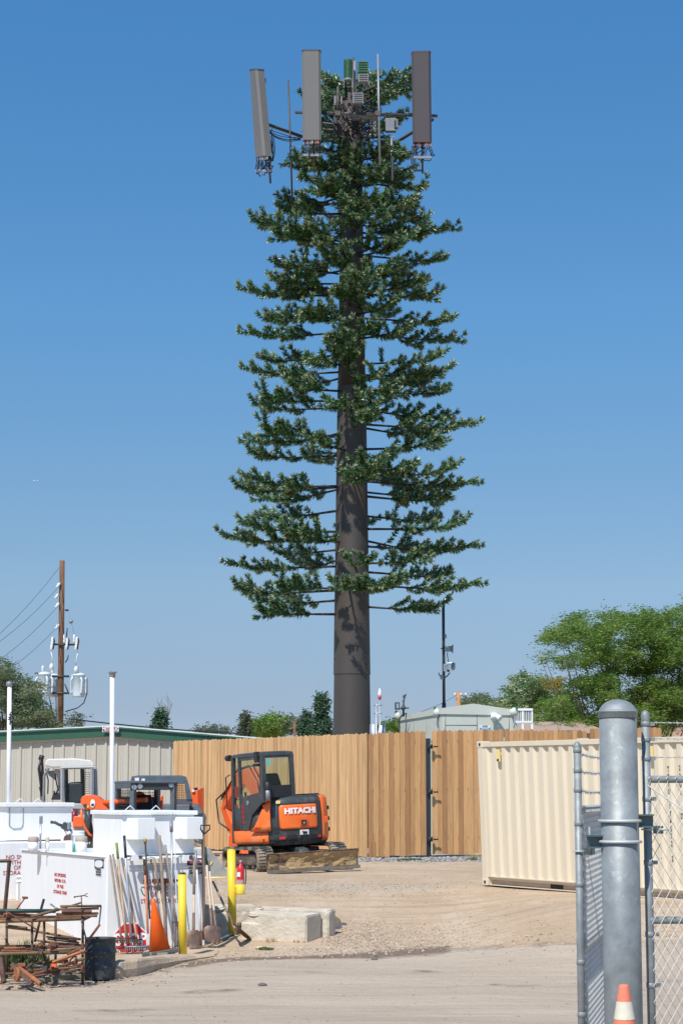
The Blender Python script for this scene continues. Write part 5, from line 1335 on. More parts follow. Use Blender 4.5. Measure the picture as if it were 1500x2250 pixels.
# ============================================================ fuel tanks
T0 = P(232, 2080, 29.6); LV = Vector((-.418, .908, 0)); WV = Vector((.908, .418, 0)); TN = -LV     # TN: normal of the short face towards us
tz0 = -.73
def TP(w, l, z, o=None): 
    o = T0 if o is None else o
    return Vector((o.x, o.y, 0))+WV*w+LV*l+Vector((0, 0, z))
def tbox(w0, w1, l0, l1, z0, z1, o=None):
    q = [(w0, l0), (w1, l0), (w1, l1), (w0, l1)]
    return MB().loft([[TP(w, l, z0, o) for w, l in q], [TP(w, l, z1, o) for w, l in q]], 0, True, False)
def onshort(px, py, l=0.0, o=None):      # photo pixel -> point on the plane of the short face at depth l
    o = T0 if o is None else o; pt = Vector((o.x, o.y, 0))+LV*l; d = ray(px, py); C_ = Vector((0, 0, CAMZ)); t = (pt-C_).dot(TN)/d.dot(TN); return C_+d*t
def onlong(px, py, w=0.0, o=None):
    o = T0 if o is None else o; pt = Vector((o.x, o.y, 0))+WV*w; n = -WV; d = ray(px, py); C_ = Vector((0, 0, CAMZ)); t = (pt-C_).dot(n)/d.dot(n); return C_+d*t
ta = thing('fuel_tank', 'near white rectangular fuel tank with long handled tools leaning on it', 'fuel tank', (T0.x, T0.y, tz0))
ztA = onshort(232, 1886).z; TL = 4.55; TW = 1.54
tbox(0, TW, 0, TL, tz0, ztA).build('tank_body', M['white'], ta, bev=.02)
tbox(-.03, TW+.03, .10, TL, ztA+.001, ztA+.02).build('tank_top', M['white'], ta, bev=.006)
# control box standing on the near end, its lid and hoods
lb = .28
bx0 = onshort(268, 1800, lb); w0 = (bx0-Vector((T0.x, T0.y, 0))).dot(WV); w1 = (onshort(427, 1800, lb)-Vector((T0.x, T0.y, 0))).dot(WV)
zl0 = onshort(268, 1792, lb).z
w0 = -.02+w0*0 if False else w0
l1 = lb
for _ in range(200):
    l1 += .02
    if pxy(TP(w0, l1, 0).x, TP(w0, l1, 0).y, zl0)[0] < 206: break
box_ = tbox(w0, w1, lb, l1, ztA, zl0).build('pump_cabinet', M['white'], ta, bev=.01)
zl1 = zl0+.065
tbox(w0-.04, w1+.04, lb-.05, l1+.05, zl0+.002, zl1).build('cabinet_lid', M['white'], box_, bev=.01)
def hasp(w, l, o=None, par=None, z=None):
    p = TP(w, l, z, o); MB().tube([p-WV*.085, p+Vector((0, 0, .075)), p+WV*.085], .008, 5).build('lid_handle', M['white_trim'], par)
for px in (288, 345): 
    w = (onshort(px, 1785, lb+.1)-Vector((T0.x, T0.y, 0))).dot(WV); hasp(w, lb+.15, None, box_, zl1)
def hood(pxa, pxm, pxb, py0, py1, nm):
    # projecting hood: left part slants, right part flat
    lh = lb-.30
    a0 = onshort(pxa, py0, lb-.0); m0 = onshort(pxm, py0, lh); b0 = onshort(pxb, py0, lh)
    wa, wm, wb = [(p-Vector((T0.x, T0.y, 0))).dot(WV) for p in (a0, m0, b0)]
    z1_ = m0.z; z0_ = onshort(pxm, py1, lh).z
    q = [(wa, lb+.0), (wm, lh), (wb, lh), (wb+.04, lb+.0)]
    return MB().loft([[TP(w, l, z0_) for w, l in q], [TP(w, l, z1_) for w, l in q]], 0, True, False).build(nm, M['white'], box_, bev=.006)
hood(277, 303, 341, 1798, 1846, 'hood'); hood(383, 411, 446, 1796, 1845, 'hood')
# rail with clamps below the hoods
p, q = onshort(276, 1882, -.08), onshort(432, 1876, -.08)
rl = MB().tube([p, q], .014, 8).build('rail', M['mount_g'], ta); MB().tube([p+Vector((0, 0, -.05)), q+Vector((0, 0, -.05))], .008, 6).build('rail', M['white_trim'], ta)
for px in (296, 407):
    c = onshort(px, 1884, -.12); MB().prism([c+WV*x+Vector((0, 0, z)) for x, z in ((-.06, -.05), (.05, -.05), (.03, .03), (-.04, .03))], TN*.05).build('rail_clamp', M['white_trim'], ta)
    MB().box(c+WV*.09, (.05, .05, .05)).build('clamp_block', M['dark'], ta)
# vent pipe
vp = P(247, 1790, T0.y+(l1+.35)*.908); MB().tube([Vector((vp.x, vp.y, ztA)), P(246.5, 1487, vp.y)], .036, 12).build('vent_pipe', M['white_rust'], ta)
cpv = P(247, 1486, vp.y); MB().lathe([(.038, -.02), (.048, 0), (.048, .045), (.065, .05), (.062, .075), (.02, .08)], cpv, 12).build('vent_cap', mat('rusty_cap', (.3, .27, .24), .7, var=.3, stain=((.15, .06, .03), .5, 20, .8)), ta)
# fittings on top
def fit(px0, px1, pyt, pyb, Yd, m, nm, capm=None, rec=0):
    c = P((px0+px1)/2, pyb, Yd); r = (px1-px0)/2/SS(Yd); zt_ = P(px0, pyt, Yd).z; zb = ztA
    o = MB().lathe([(r, 0), (r, zt_-zb-.08)], (c.x, Yd, zb), 16).build(nm, M[m], ta)
    MB().lathe([(r*1.03, zt_-zb-.08), (r*1.08, zt_-zb-.07), (r*1.08, zt_-zb-.02), (r*.9, zt_-zb), (0.001, zt_-zb)], (c.x, Yd, zb), 16).build('fitting_cap', capm or M['conc'], o)
fit(62, 84, 1839, 1868, 32.6, 'white', 'fill_neck', mat('pinkish_cap', (.40, .30, .27), .8, var=.2)); fit(100, 108, 1840, 1866, 32.3, 'white', 'fill_neck'); fit(166, 191, 1838, 1868, 31.9, 'white', 'fill_neck', mat('beige_cap', (.42, .36, .28), .8, var=.1))
MB().box(P(152, 1859, 31.8), (.10, .10, .16)).build('valve_box', M['white'], ta)
c = P(162.5, 1856, 31.6); MB().cyl(c, c+Vector((0, 0, -.12)), .02, n=10).build('teal_valve', mat('teal', (.03, .3, .22), .5), ta)
# lettering on the long side and the short face
def words(lines, px, py0, dpy, sz, fn_, u_, m, par, off, sx=1., dep=.002, bold=0, nm='lettering'):
    for i, t in enumerate(lines):
        p = fn_(px, py0+i*dpy)+off; MB().text(t, sz, p, u_, (0, 0, 1), depth=dep, sx=sx, bold=bold).build(nm, M[m], par)
words(['NO SMOKING', 'WITHIN 15 Ft.', 'OF THIS', 'STORAGE TANK'], 132.5, 1924, 12.6, .076, onlong, -LV, 'red_text', ta, -WV*.004, 1.28)
words(['NO SMOKING', 'MATCHES OR', 'OPEN FLAMES'], 217.5, 1912, 5.4, .038, onlong, -LV, 'black_text', ta, -WV*.012, 1.0)
def frame_sign(fn_, px0, py0, px1, py1, nn, m, par, nm='decal', oval='white_trim'):
    p = [fn_(px0, py0), fn_(px1, py0), fn_(px1, py1), fn_(px0, py1)]; s = MB().prism([q+nn*.003 for q in p], nn*.003).build(nm, M[m], par)
    c = sum(p, Vector())/4; ux_ = (p[1]-p[0])*.44; uz_ = (p[0]-p[3])*.42
    MB().prism([c+ux_*abs(cos(a))**.7*(1 if cos(a) > 0 else -1)+uz_*abs(sin(a))**.7*(1 if sin(a) > 0 else -1)+nn*.007 for a in [2*pi*i/24 for i in range(24)]], nn*.002).build('decal_oval', M[oval] if isinstance(oval, str) else oval, s); return s
frame_sign(onlong, 208.5, 1889.5, 228, 1908.5, -WV, 'black_text', ta)
words(['NO SMOKING', 'WITHIN 15 Ft.', 'OF THIS', 'STORAGE TANK'], 350, 1938, 14.2, .086, onshort, WV, 'red_text', ta, TN*.004, .92)
plq = MB().prism([onshort(x, y)+TN*.002 for x, y in ((326, 1888), (371, 1886.5), (371, 1898.5), (326, 1900))], TN*.002).build('label', mat('label_tan', (.48, .36, .16), .6), ta)
MB().text('COMBUSTIBLE', .085, onshort(348.5, 1893)+TN*.006, WV, (0, 0, 1), depth=.001, sx=.72, bold=.002).build('lettering', M['white_text'], plq)
MB().prism([onshort(x, y)+TN*.002 for x, y in ((327, 1902), (368, 1901), (368, 1916), (327, 1917))], TN*.002).build('label', mat('label_grey', (.55, .55, .53), .6), ta)
ds = frame_sign(onshort, 411, 1886, 450, 1902, TN, 'black_text', ta, oval=mat('danger_red', (.45, .05, .08), .5))
MB().text('DANGER', .06, onshort(430, 1894)+TN*.012, WV, (0, 0, 1), depth=.001, sx=.8, bold=.002).build('lettering', M['white_text'], ds)
words(['NO SMOKING', 'MATCHES OR', 'OPEN FLAME'], 431, 1908, 5.6, .042, onshort, WV, 'black_text', ta, TN*.004, .9, bold=.001)
# ---- second tank behind
OB = P(-25, 2000, 34.95); OB = Vector((OB.x, OB.y, 0))
tb_ = thing('fuel_tank', 'far white fuel tank at the left edge, partly hidden behind the nearer tank', 'fuel tank', (OB.x, OB.y, -.4))
ztB = onshort(40, 1851, 0, OB).z
tbox(0, 1.7, 0, 4.2, -.45, ztB, OB).build('tank_body', M['white'], tb_, bev=.02)
def wB(px, l): return (onshort(px, 1800, l, OB)-OB).dot(WV)
lB = .5
wb0, wb1 = wB(15, lB), wB(158, lB); zB0 = onshort(15, 1774, lB, OB).z; zBf = onshort(100, 1849, lB, OB).z
bb = tbox(wb0, wb1, lB, lB+1.2, zBf, zB0, OB).build('pump_cabinet', M['white'], tb_, bev=.01)
tbox(wb0+.02, wb1-.02, lB+.03, lB+1.15, ztB, zBf-.0, OB).build('cabinet_plinth', mat('plinth', (.5, .5, .5), .6), bb)
tbox(wb0-.06, wb1+.03, lB-.06, lB+1.25, zB0+.002, zB0+.075, OB).build('cabinet_lid', M['white'], bb, bev=.01)
zlB = zB0+.075
for px in (45, 85): hasp(wB(px, lB+.2), lB+.25, OB, bb, zlB)
MB().tube([onshort(x, y, lB, OB)+TN*.01 for x, y in ((21, 1775), (20, 1815), (28, 1822), (45, 1821), (50, 1814), (51, 1776))], .006, 4).build('door_seam', M['shelter_seam'], bb)
MB().tube([onshort(x, y, lB, OB)+TN*.004 for x, y in ((0, 1849.5), (157, 1846))], .012, 5).build('edge_rust', M['rust_dark'], bb)
vb = P(20, 1770, OB.y+1.0); MB().tube([Vector((vb.x, vb.y, ztB)), P(21, 1508, vb.y)], .040, 12).build('vent_pipe', M['white_rust'], tb_)
MB().lathe([(.042, -.03), (.058, -.02), (.062, .03), (.05, .055), (.01, .06)], P(20.5, 1505, vb.y), 12).build('vent_cap', M['mount_g'], tb_)
for i, ch in enumerate('VENT'): MB().text(ch, .10, P(22.5, 1570+i*6.6, vb.y-.042), (.55, .1, -1), (1, -.3, .5), depth=.006, bold=.003).build('lettering', M['black_text'], tb_)
words(['NO SMOKING', 'WITHIN 15 Ft.', 'OF THIS', 'STORAGE TANK'], 52, 1884, 11.6, .10, lambda x, y: onshort(x, y, 0, OB), WV, 'red_text', tb_, TN*.004, 1.0)
st = MB()
for (a, b) in (((36, 1928), (120, 1926)), ((36, 1938), (120, 1936))): st.tube([onshort(*a, -.2, OB), onshort(*b, -.2, OB)], .03, 4, sm=False)
st.tube([onshort(40, 1938, -.2, OB), onshort(40, 2010, -.2, OB)], .03, 4, sm=False); st.build('side_frame', M['white'], tb_)
# pump handle tube, nozzle and curved guard on the far cabinet
pb = P(88, 1830, 31.8)
nz = thing('fuel_nozzle', 'black and silver fuel pump nozzle in its holder on the far tank cabinet', 'fuel nozzle', tuple(P(150, 1845, 33.5)))
def nz_(pts, r, m, nm, n=7): return MB().tube([P(x, y, 33.4) for x, y in pts], r, n).build(nm, M[m], nz)
nz_([(111, 1807), (121, 1808), (130, 1813), (137, 1815)], .025, 'dark', 'spout'); MB().box(P(145, 1817, 33.4), (.14, .08, .12), rot=Matrix.Rotation(.5, 3, 'Y')).build('body', M['dark'], nz, bev=.015)
MB().box(P(151.5, 1815, 33.35), (.05, .1, .12)).build('grip_guard', M['mount_g'], nz, bev=.01)
nz_([(152, 1821), (158, 1829), (165, 1838), (165, 1846)], .022, 'h_steel', 'swivel'); nz_([(140, 1822), (147, 1835), (156, 1833)], .009, 'h_steel', 'trigger')
lv = thing('hoist_lever', 'silver ratchet lever standing on the near tank top left of the nozzle', 'lever', tuple(P(88, 1866, 32.2)))
MB().tube([P(88.5, 1866, 32.2), P(89, 1812, 32.2)], .016, 8).build('shaft', M['h_steel'], lv); MB().box(P(90, 1802, 32.2), (.05, .05, .13)).build('head', M['mount_g'], lv, bev=.01)
MB().tube([P(89, 1836, 32.15), P(89, 1826, 32.15)], .022, 8).build('collar', M['white_rust'], lv)
bu = P(172, 1860, 33.2); bkt = thing('bucket', 'white plastic bucket between the tank fittings', 'bucket', tuple(bu))
MB().lathe([(.07, -.1), (.095, .22), (.10, .23), (.10, .25), (.09, .25)], bu+Vector((0, 0, .0)), 16).build('pail', M['white_trim'], bkt); MB().lathe([(.102, .17), (.104, .17), (.104, .20), (.102, .20)], bu, 16).build('rim', M['white_trim'], bkt)
# cut away hose guard beside the nozzle
gd = MB(); g0 = [P(x, y, 33.75) for x, y in ((133, 1848), (135, 1838), (140, 1831), (147, 1828), (156, 1828), (156, 1848))]; gd.prism(g0, (.0, .25, 0)); gd.build('hose_guard', M['white_rust'], tb_, norm=True)
gd = MB(); g0 = [P(x, y, 33.72) for x, y in ((139, 1847), (141, 1839), (146, 1834), (155, 1833), (155, 1847))]; gd.prism(g0, (.0, .02, 0)); gd.build('hose_recess', M['rust_dark'], tb_, norm=True)

# ============================================================ long handled tools leaning on the near tank
# (label, handle material, grip material/None, bottom px, top px, head kind, bottom lead, depth of the top)
TOOLS = [
 ('rake', 'weathered grey rake handle leaning leftmost on the tank', 'h_grey', None, (269, 2084), (242, 1879), 'rake'),
 ('rake', 'grey wooden rake leaning second from the left, crossing in front of the stop sign', 'h_grey', None, (281, 2066), (248, 1877), 'rake'),
 ('rake', 'rake with orange handle and olive green grip', 'h_tan', 'h_green', (277, 2062), (256, 1853), 'rake'),
 ('push_broom', 'silver handled rake with black grip at the left of the tools', 'h_steel', 'black', (288, 2066), (273, 1837), 'rake'),
 ('landscape_rake', 'light tan handled wide toothed rake leaning beside the orange cone', 'h_tan', None, (304, 2084), (274, 1905), 'widerake'),
 ('prybar', 'black steel bar with brass tip leaning under the left hood', 'black', None, (329, 2020), (319, 1850), 'bar'),
 ('shovel', 'orange fibreglass handle with red brown grip behind the orange cone', 'h_orange', 'h_brown', (325, 2052), (317, 1888), 'none'),
 ('sledgehammer', 'pale wooden handle with grey upper half leaning right of the orange cone', 'h_light', 'h_grey', (369, 2078), (338, 1885), 'none'),
 ('pickaxe', 'thick pale and dark wooden post handle in the middle of the tools', 'h_grey', None, (366, 2074), (350, 1836), 'none2'),
 ('mattock', 'upturned mattock with rusty cross head and dark brown handle', 'h_brown', None, (365, 2060), (362, 1935), 'mattock'),
 ('garden_fork', 'brown wooden handled fork left of the near yellow bollard', 'h_grey', None, (388, 2036), (363, 1857), 'fork'),
 ('air_tamper', 'silver pole tool with ratchet head leaning under the right hood', 'h_steel', None, (379, 2066), (376.5, 1828), 'head'),
 ('rod', 'thin white metal rod beside the silver pole', 'h_white', None, (390, 2066), (383, 1818), 'none'),
 ('shovel', 'square shovel with pale handle and grey grip just right of the near bollard', 'h_light', 'h_grey', (425, 2052), (427, 1882), 'shovel_dark'),
 ('shovel', 'white handled spade with lilac grey grip and thin blade', 'h_white', 'mount_g', (442, 2060), (429.5, 1870), 'thin'),
 ('prybar', 'long black digging bar leaning near the right tank corner', 'black', None, (448, 2066), (444, 1845), 'bar2'),
 ('hoe', 'brown handled scraper with a small black D grip on top', 'h_brown', None, (447, 2066), (448, 1838), 'dgrip'),
 ('shovel', 'big rust brown shovel with pale handle and dark green grip', 'h_light', 'h_dgreen', (466, 2042), (451, 1862), 'shovel'),
 ('shovel', 'smaller shovel with white handle and dark grip at the end of the row', 'h_light', 'mount_g', (475, 2046), (456, 1878), 'shovel2'),
]
def spade(mb, o, down, side, nrm, w, h, m=0, pointed=True):
    cols = 7; rows = [(0, .55), (.12, .95), (.3, 1.0), (.7, .98), (.9, .72), (1.0, .2 if pointed else .9)]
    g = []
    for f, ww in rows:
        g.append([o+down*h*f+side*w*.5*ww*(2*i/(cols-1)-1)+nrm*(.03*(1-(2*i/(cols-1)-1)**2)-.02*f) for i in range(cols)])
    mb.loft(g, m, False, True, closed=False); mb.loft([[p-nrm*.004 for p in r] for r in g], m, False, True, closed=False)
for kind, lab, hm, gm, bp, tp_, hd in TOOLS:
    tY = onshort(tp_[0], tp_[1], -.05 if tp_[1] > 1886 else -.10)
    top = tY
    b = G(*bp, off=0); 
    base = b
    # keep the foot ahead of the face and the tool not longer than it is
    base = Vector((b.x, b.y, b.z+.02))
    if kind == 'rod' or True:
        dd = (onshort(bp[0], bp[1], -.35 if hd not in ('rake', 'widerake') else -.5)); base = Vector((dd.x, dd.y, max(dd.z, zg(dd.x, dd.y)+.01)))
    o = thing(kind, lab, kind.replace('_', ' '), (base.x, base.y, zg(base.x, base.y)))
    ax = (top-base).normalized(); r = .0165 if hm not in ('black',) else .013
    if hd == 'none2': r = .024
    if lab.startswith('thin'): r = .007
    nrm = TN.copy(); side = WV.copy()
    hb = base+ax*.02; hl = 0
    if hd in ('shovel', 'shovel2', 'shovel_dark', 'thin'): hl = .16
    MB().tube([base+ax*hl*.5, base.lerp(top, .3)+TN*.003, base.lerp(top, .6)-TN*.002, top], [r*.95, r*1.05, r, r*.95], 8).build('handle', M[hm], o)
    if gm:
        f = .22 if hd != 'shovel_dark' else .5
        if lab.startswith('rake with'): f = .17
        if kind == 'sledgehammer': f = .38
        MB().tube([top-ax*(top-base).length*f, top], r*1.18, 8).build('grip', M[gm], o)
    dn = -ax
    if hd in ('shovel', 'shovel2', 'shovel_dark'):
        w = {'shovel': .26, 'shovel2': .13, 'shovel_dark': .23}[hd]; h = .26
        mb = MB(); mb.tube([base+ax*.30, base+ax*.05, base-ax*.02], [.02, .022, .03], 8); mb.build('socket', M['shovel'], o)
        mb = MB(); down = Vector((0, 0, -1))*.9+TN*.25
        spade(mb, base+ax*.05, down.normalized(), side, nrm, w, min(h, (base.z+.05-zg(base.x, base.y))+.02+.18), pointed=(hd != 'shovel_dark')); mb.build('blade', M['shovel'], o)
    elif hd == 'thin': MB().box(base-ax*.02, (.03, .02, .22)).build('blade', M['rust'], o)
    elif hd == 'rake':
        c = base+Vector((0, 0, -.0)); mb = MB(); mb.tube([c-side*.17, c+side*.17], .012, 6)
        for i in range(12): q = c+side*(-.165+.03*i); mb.tube([q, q+TN*.05+Vector((0, 0, -.035)), q+TN*.055+Vector((0, 0, -.06))], .005, 4)
        mb.build('rake_head', M['rust_dark'], o)
    elif hd == 'widerake':
        c = base+TN*.03+Vector((0, 0, .02)); mb = MB(); mb.tube([c-side*.22, c+side*.34], .02, 6)
        for i in range(19): q = c+side*(-.21+.03*i); mb.box(q+TN*.03+Vector((0, 0, -.02)), (.012, .06, .05))
        mb.build('rake_head', M['mount_g'], o); MB().tube([base+ax*.12, c-side*.10], .008, 5).build('brace', M['mount_g'], o)
    elif hd == 'bar': MB().cyl(top-ax*.02, top+ax*.04, .024, n=10).build('tip', mat('brass', (.35, .22, .06), .4, metal=.5), o)
    elif hd == 'mattock':
        c = top; MB().loft([[c-side*.20+Vector((0, 0, -.03)), c-side*.20+TN*.02+Vector((0, 0, -.03)), c-side*.20+TN*.02+Vector((0, 0, .02)), c-side*.2+Vector((0, 0, .02))], [c+Vector((0, 0, -.04))-TN*.02, c+TN*.05+Vector((0, 0, -.04)), c+TN*.05+Vector((0, 0, .03)), c-TN*.02+Vector((0, 0, .03))], [c+side*.2+Vector((0, 0, -.02)), c+side*.2+TN*.03+Vector((0, 0, -.02)), c+side*.2+TN*.03+Vector((0, 0, .01)), c+side*.2+Vector((0, 0, .01))]], 0, True, False).build('pick_head', M['rust'], o)
    elif hd == 'fork':
        mb = MB()
        for i in range(4): q = base+side*(-.06+.04*i); mb.tube([q+Vector((0, 0, .06)), Vector((q.x, q.y, zg(q.x, q.y)+.01))], .006, 5)
        mb.tube([base-side*.07+Vector((0, 0, .06)), base+side*.07+Vector((0, 0, .06))], .009, 5); mb.build('tines', M['rust_dark'], o)
    elif hd == 'head':
        MB().tube([top, top+ax*.14], .026, 8).build('ratchet', M['mount_g'], o); MB().box(top+ax*.20, (.045, .05, .14)).build('head', M['h_steel'], o, bev=.01)
    elif hd == 'dgrip':
        q = top+ax*.03; MB().tube([q-side*.0, q-side*.05+Vector((0, 0, .07)), q-side*.05+Vector((0, 0, .13)), q+side*.09+Vector((0, 0, .13)), q+side*.09+Vector((0, 0, .07)), q], .012, 6).build('grip', M['black'], o)
# shovel leaning against the far bollard
b0, b1 = P(468, 1938, 30.9), P(513, 2035, 30.2)
o = thing('shovel', 'shovel with brown wooden handle leaning back to front across the foot of the far bollard', 'shovel', (b1.x, b1.y, zg(b1.x, b1.y)))
MB().tube([b0, b0.lerp(b1, .55), P(500, 2005, 30.4)], .018, 8).build('handle', M['h_grey'], o)
MB().tube([P(500, 2005, 30.4), P(508, 2020, 30.2), P(511, 2033, 30.1), P(518, 2043, 29.9)], [.02, .02, .018, .03], 8).build('socket', M['shovel'], o)
mb = MB(); a = P(513, 2034, 30.0); e = G(552, 2064); d = (e-a); spade(mb, a, d.normalized(), Vector((.35, -.9, .1)).normalized(), Vector((.4, -.1, .9)).normalized(), .22, d.length); mb.build('blade', M['rust_pipe'], o)
# ============================================================ stop sign leaning at the tank foot
sc_ = onshort(287, 2066, -.18); r_ = .27
o = thing('stop_sign', 'red stop sign leaning against the tank foot behind the rakes', 'road sign', (sc_.x, sc_.y, zg(sc_.x, sc_.y)))
up_ = (Vector((0, 0, 1))-TN*.25).normalized(); sd_ = WV
def octo(r, off): return [sc_+(sd_*cos(a)+up_*sin(a))*r+TN*off for a in [pi/8+pi/4*i for i in range(8)]]
pl = MB().prism(octo(r_, 0), TN*.004).build('sign_border', M['white_trim'], o); MB().prism(octo(r_*.93, .005), TN*.002).build('sign_face', M['signred'], pl)
MB().text('STOP', .24, sc_+TN*.009, sd_, up_, depth=.001, sx=.85, bold=.006).build('lettering', M['white_text'], pl)
# ============================================================ bright cone
cb_ = G(347, 2106); cY_ = cb_.y; c_ = P(349, 2100, cY_)
o = thing('traffic_cone', 'bright plain orange traffic cone tilted on a small wooden block', 'traffic cone', (c_.x, cY_, cb_.z))
base = P(351, 2089, cY_); tipc = P(336, 1976, cY_); axc = (tipc-base); Hc = axc.length; axu = axc.normalized(); ss_ = SS(cY_)
MB().lathe([(23.5/ss_, 0), (4.6/ss_, Hc*.93), (4.6/ss_, Hc*.95), (3.9/ss_, Hc*.955), (4.0/ss_, Hc), (3.3/ss_, Hc+.002), (3.1/ss_, Hc-.05)], base, 28, ax=axu).build('cone_body', M['cone'], o)
xb, yb = basis(axu); rt_ = Matrix((xb, yb, axu)).transposed()
MB().box(base-axu*.03, (.40, .40, .065), rot=rt_ @ Matrix.Rotation(.5, 3, 'Z')).build('base', mat('cone_base', (.10, .10, .092), .8, var=.2), o, bev=.015)
wb_ = G(349, 2110); o = MB().box(Vector((wb_.x, wb_.y+.06, wb_.z+.05)), (.25, .2, .10)).build('wood_block', M['timber'], None, 'weathered wooden block under the bright orange cone', 'wooden block', bev=.008)
# ============================================================ bollards and extinguisher
def bollard(bpx, tpx, w, lab, cap):
    b = G(*bpx); t = P(tpx[0], tpx[1], b.y); r = w/2/SS(b.y)
    o = thing('bollard', lab, 'bollard', (b.x, b.y, b.z), group='yellow bollards')
    MB().cyl((b.x, b.y, b.z-.1), (t.x, b.y, t.z), r, n=24).build('pipe', M['yellow'], o)
    if cap:
        mb = MB()
        for x, s in ((-.3, .9), (.25, 1), (.6, .8)): mb.box((t.x+r*x, b.y-r*.2, t.z+.012), (.04*s, .05, .03))
        mb.build('rusty_cap', M['rust_dark'], o)
    else: MB().lathe([(r, 0), (r*.9, .012), (.001, .02)], (t.x, b.y, t.z), 20).build('pipe_cap', M['yellow'], o)
    return b, t
bollard((402, 2105), (400, 1922), 18, 'near yellow bollard with rusty broken top, right of the orange cone', True)
bb_, bt_ = bollard((511, 2055), (508, 1869), 18, 'far yellow bollard with a smooth top holding the fire extinguisher', False)
eY = bb_.y-.02; ec = P(528, 1960, eY); s_ = SS(eY)
o = thing('fire_extinguisher', 'red fire extinguisher hanging on the far yellow bollard', 'fire extinguisher', tuple(ec))
def xz_(px, py): return P(px, py, eY)
zb, zt_ = xz_(528, 1958).z, xz_(528, 1905).z; r = 8.4/s_
MB().lathe([(r*.9, 0), (r, .02), (r, zt_-zb-.05), (r*.85, zt_-zb-.01), (r*.4, zt_-zb+.03), (r*.3, zt_-zb+.06)], (ec.x, eY, zb), 20).build('cylinder', M['red'], o)
MB().tube([Vector((ec.x-.02, eY-.02, zt_+.05)), Vector((ec.x, eY, zt_+.09)), Vector((ec.x+.06, eY, zt_+.06))], .012, 6).build('handle', M['red'], o)
MB().cyl((ec.x, eY, zt_+.02), (ec.x, eY, zt_+.10), .02, n=10).build('valve', M['mount_g'], o)
MB().tube(bez((ec.x+.02, eY, zt_+.06), (ec.x+.11, eY-.02, zt_+.02), (ec.x+.075, eY-.03, zb+.10), 8), .009, 6).build('hose', M['black'], o)
MB().lathe([(r+.001, .26*(zt_-zb)), (r+.001, .46*(zt_-zb))], (ec.x, eY, zb), 20, caps=False).build('label_band', mat('ext_label', (.5, .3, .28), .5, var=.3, scale=40), o)
MB().box((ec.x-.025, eY-r-.001, zb+.68*(zt_-zb)), (.05, .006, .07)).build('label', M['white_trim'], o)
z0_, z1_ = xz_(528, 1966).z, xz_(528, 1944).z; r2 = 9.8/s_
MB().lathe([(r2*.96, 0), (r2, .01), (r2, z1_-z0_), (r2*.93, z1_-z0_)], (ec.x, eY, z0_), 20).build('holder_cup', M['yellow'], o)
MB().box((ec.x-r2-.01, eY, z1_-.03), (.05, .04, .03)).build('bracket', M['yellow'], o)
# green handled saw and loose green strap on the tank face
gs_ = thing('garden_loop', 'small green hooked strap hanging between the tool handles', 'strap', tuple(onshort(312, 1955, -.1)))
MB().tube([onshort(x, y, -.12) for x, y in ((318, 1951), (311, 1950), (310, 1956), (314, 1965), (321, 1972))], .009, 5).build('strap', mat('green_strap', (.01, .14, .07), .5), gs_)
# grey-green hose end by the far bollard
a = G(496, 2068); hs = MB().tube([G(x, y)+Vector((0, 0, .03)) for x, y in ((478, 2070), (490, 2068), (500, 2062), (512, 2056), (520, 2054))], .022, 7).build('hose', mat('grey_hose', (.16, .2, .2), .6), None, 'short grey hose lying at the foot of the far bollard', 'hose')
# ============================================================ machines behind the tanks
def fr_(px, py, Y, psi):     # frame: x = right along the front, y = rearward, z up; origin on the ground below the pixel
    p = P(px, py, Y); f = Vector((sin(psi), -cos(psi), 0)); s = Vector((cos(psi), sin(psi), 0))
    return Matrix(((s.x, -f.x, 0, p.x), (s.y, -f.y, 0, p.y), (0, 0, 1, zg(p.x, p.y)), (0, 0, 0, 1)))
def put(mb, fr, name, m, par, **k):
    mb.v = [fr @ v for v in mb.v]; return mb.build(name, M[m] if isinstance(m, str) else m, par, norm=True, **k)
def simple_tracks(fr, par, x0, x1, y0, y1, h=.55, w=.32):
    for x in (x0, x1-w):
        prof = [(y0+.15, 0), (y1-.15, 0), (y1, .15), (y1, h-.2), (y1-.2, h), (y0+.2, h), (y0, h-.2), (y0, .15)]
        put(MB().prism([Vector((x, y, z)) for y, z in prof], (w, 0, 0)), fr, 'track', 'rubber', par, bev=.02)
def meshwin(fr, par, a, b, c, d, nx, ny, nm='mesh_guard', m='black', r=.006):
    a, b, c, d = map(Vector, (a, b, c, d)); mb = MB()
    for i in range(nx+1): t = i/nx; mb.tube([a.lerp(b, t), d.lerp(c, t)], r, 3, sm=False)
    for j in range(ny+1): t = j/ny; mb.tube([a.lerp(d, t), b.lerp(c, t)], r, 3, sm=False)
    return put(mb, fr, nm, m, par)
# --- near track loader (dark cab with round lamps)
F1 = fr_(287, 1780, 44, radians(18))
def zt1(py, Y=44): return P(300, py, Y).z-F1[2][3]
tl = thing('track_loader', 'near compact track loader with dark open cab, round lamps and orange lift arm', 'track loader', tuple(F1.translation))
simple_tracks(F1, tl, -.45, 1.5, -.3, 2.3)
put(MB().box2((-.1, .0, .35), (1.15, 2.6, 1.15)), F1, 'body', 'grey_cab', tl, bev=.04)
ct = zt1(1716); W1 = 1.0; L1 = 1.67
def cabbox(fr, par, W_, L_, zb, ct, mt, lean=.0):
    put(MB().box2((-.02, -.10, ct-.06), (W_+.02, L_+.05, ct)), fr, 'cab_roof', mt, par, bev=.02)
    for x in (.05, W_-.05):
        for y in (.0, L_-.05): put(MB().tube([(x, y, zb), (x, y, ct-.05)], .075, 4, sm=False), fr, 'cab_post', mt, par)
cabbox(F1, tl, W1, L1, 1.0, ct, 'grey_cab')
put(MB().box2((-.02, -.05, ct-.20), (W1+.02, .0, ct-.055)), F1, 'header_panel', 'dark', tl, bev=.01)
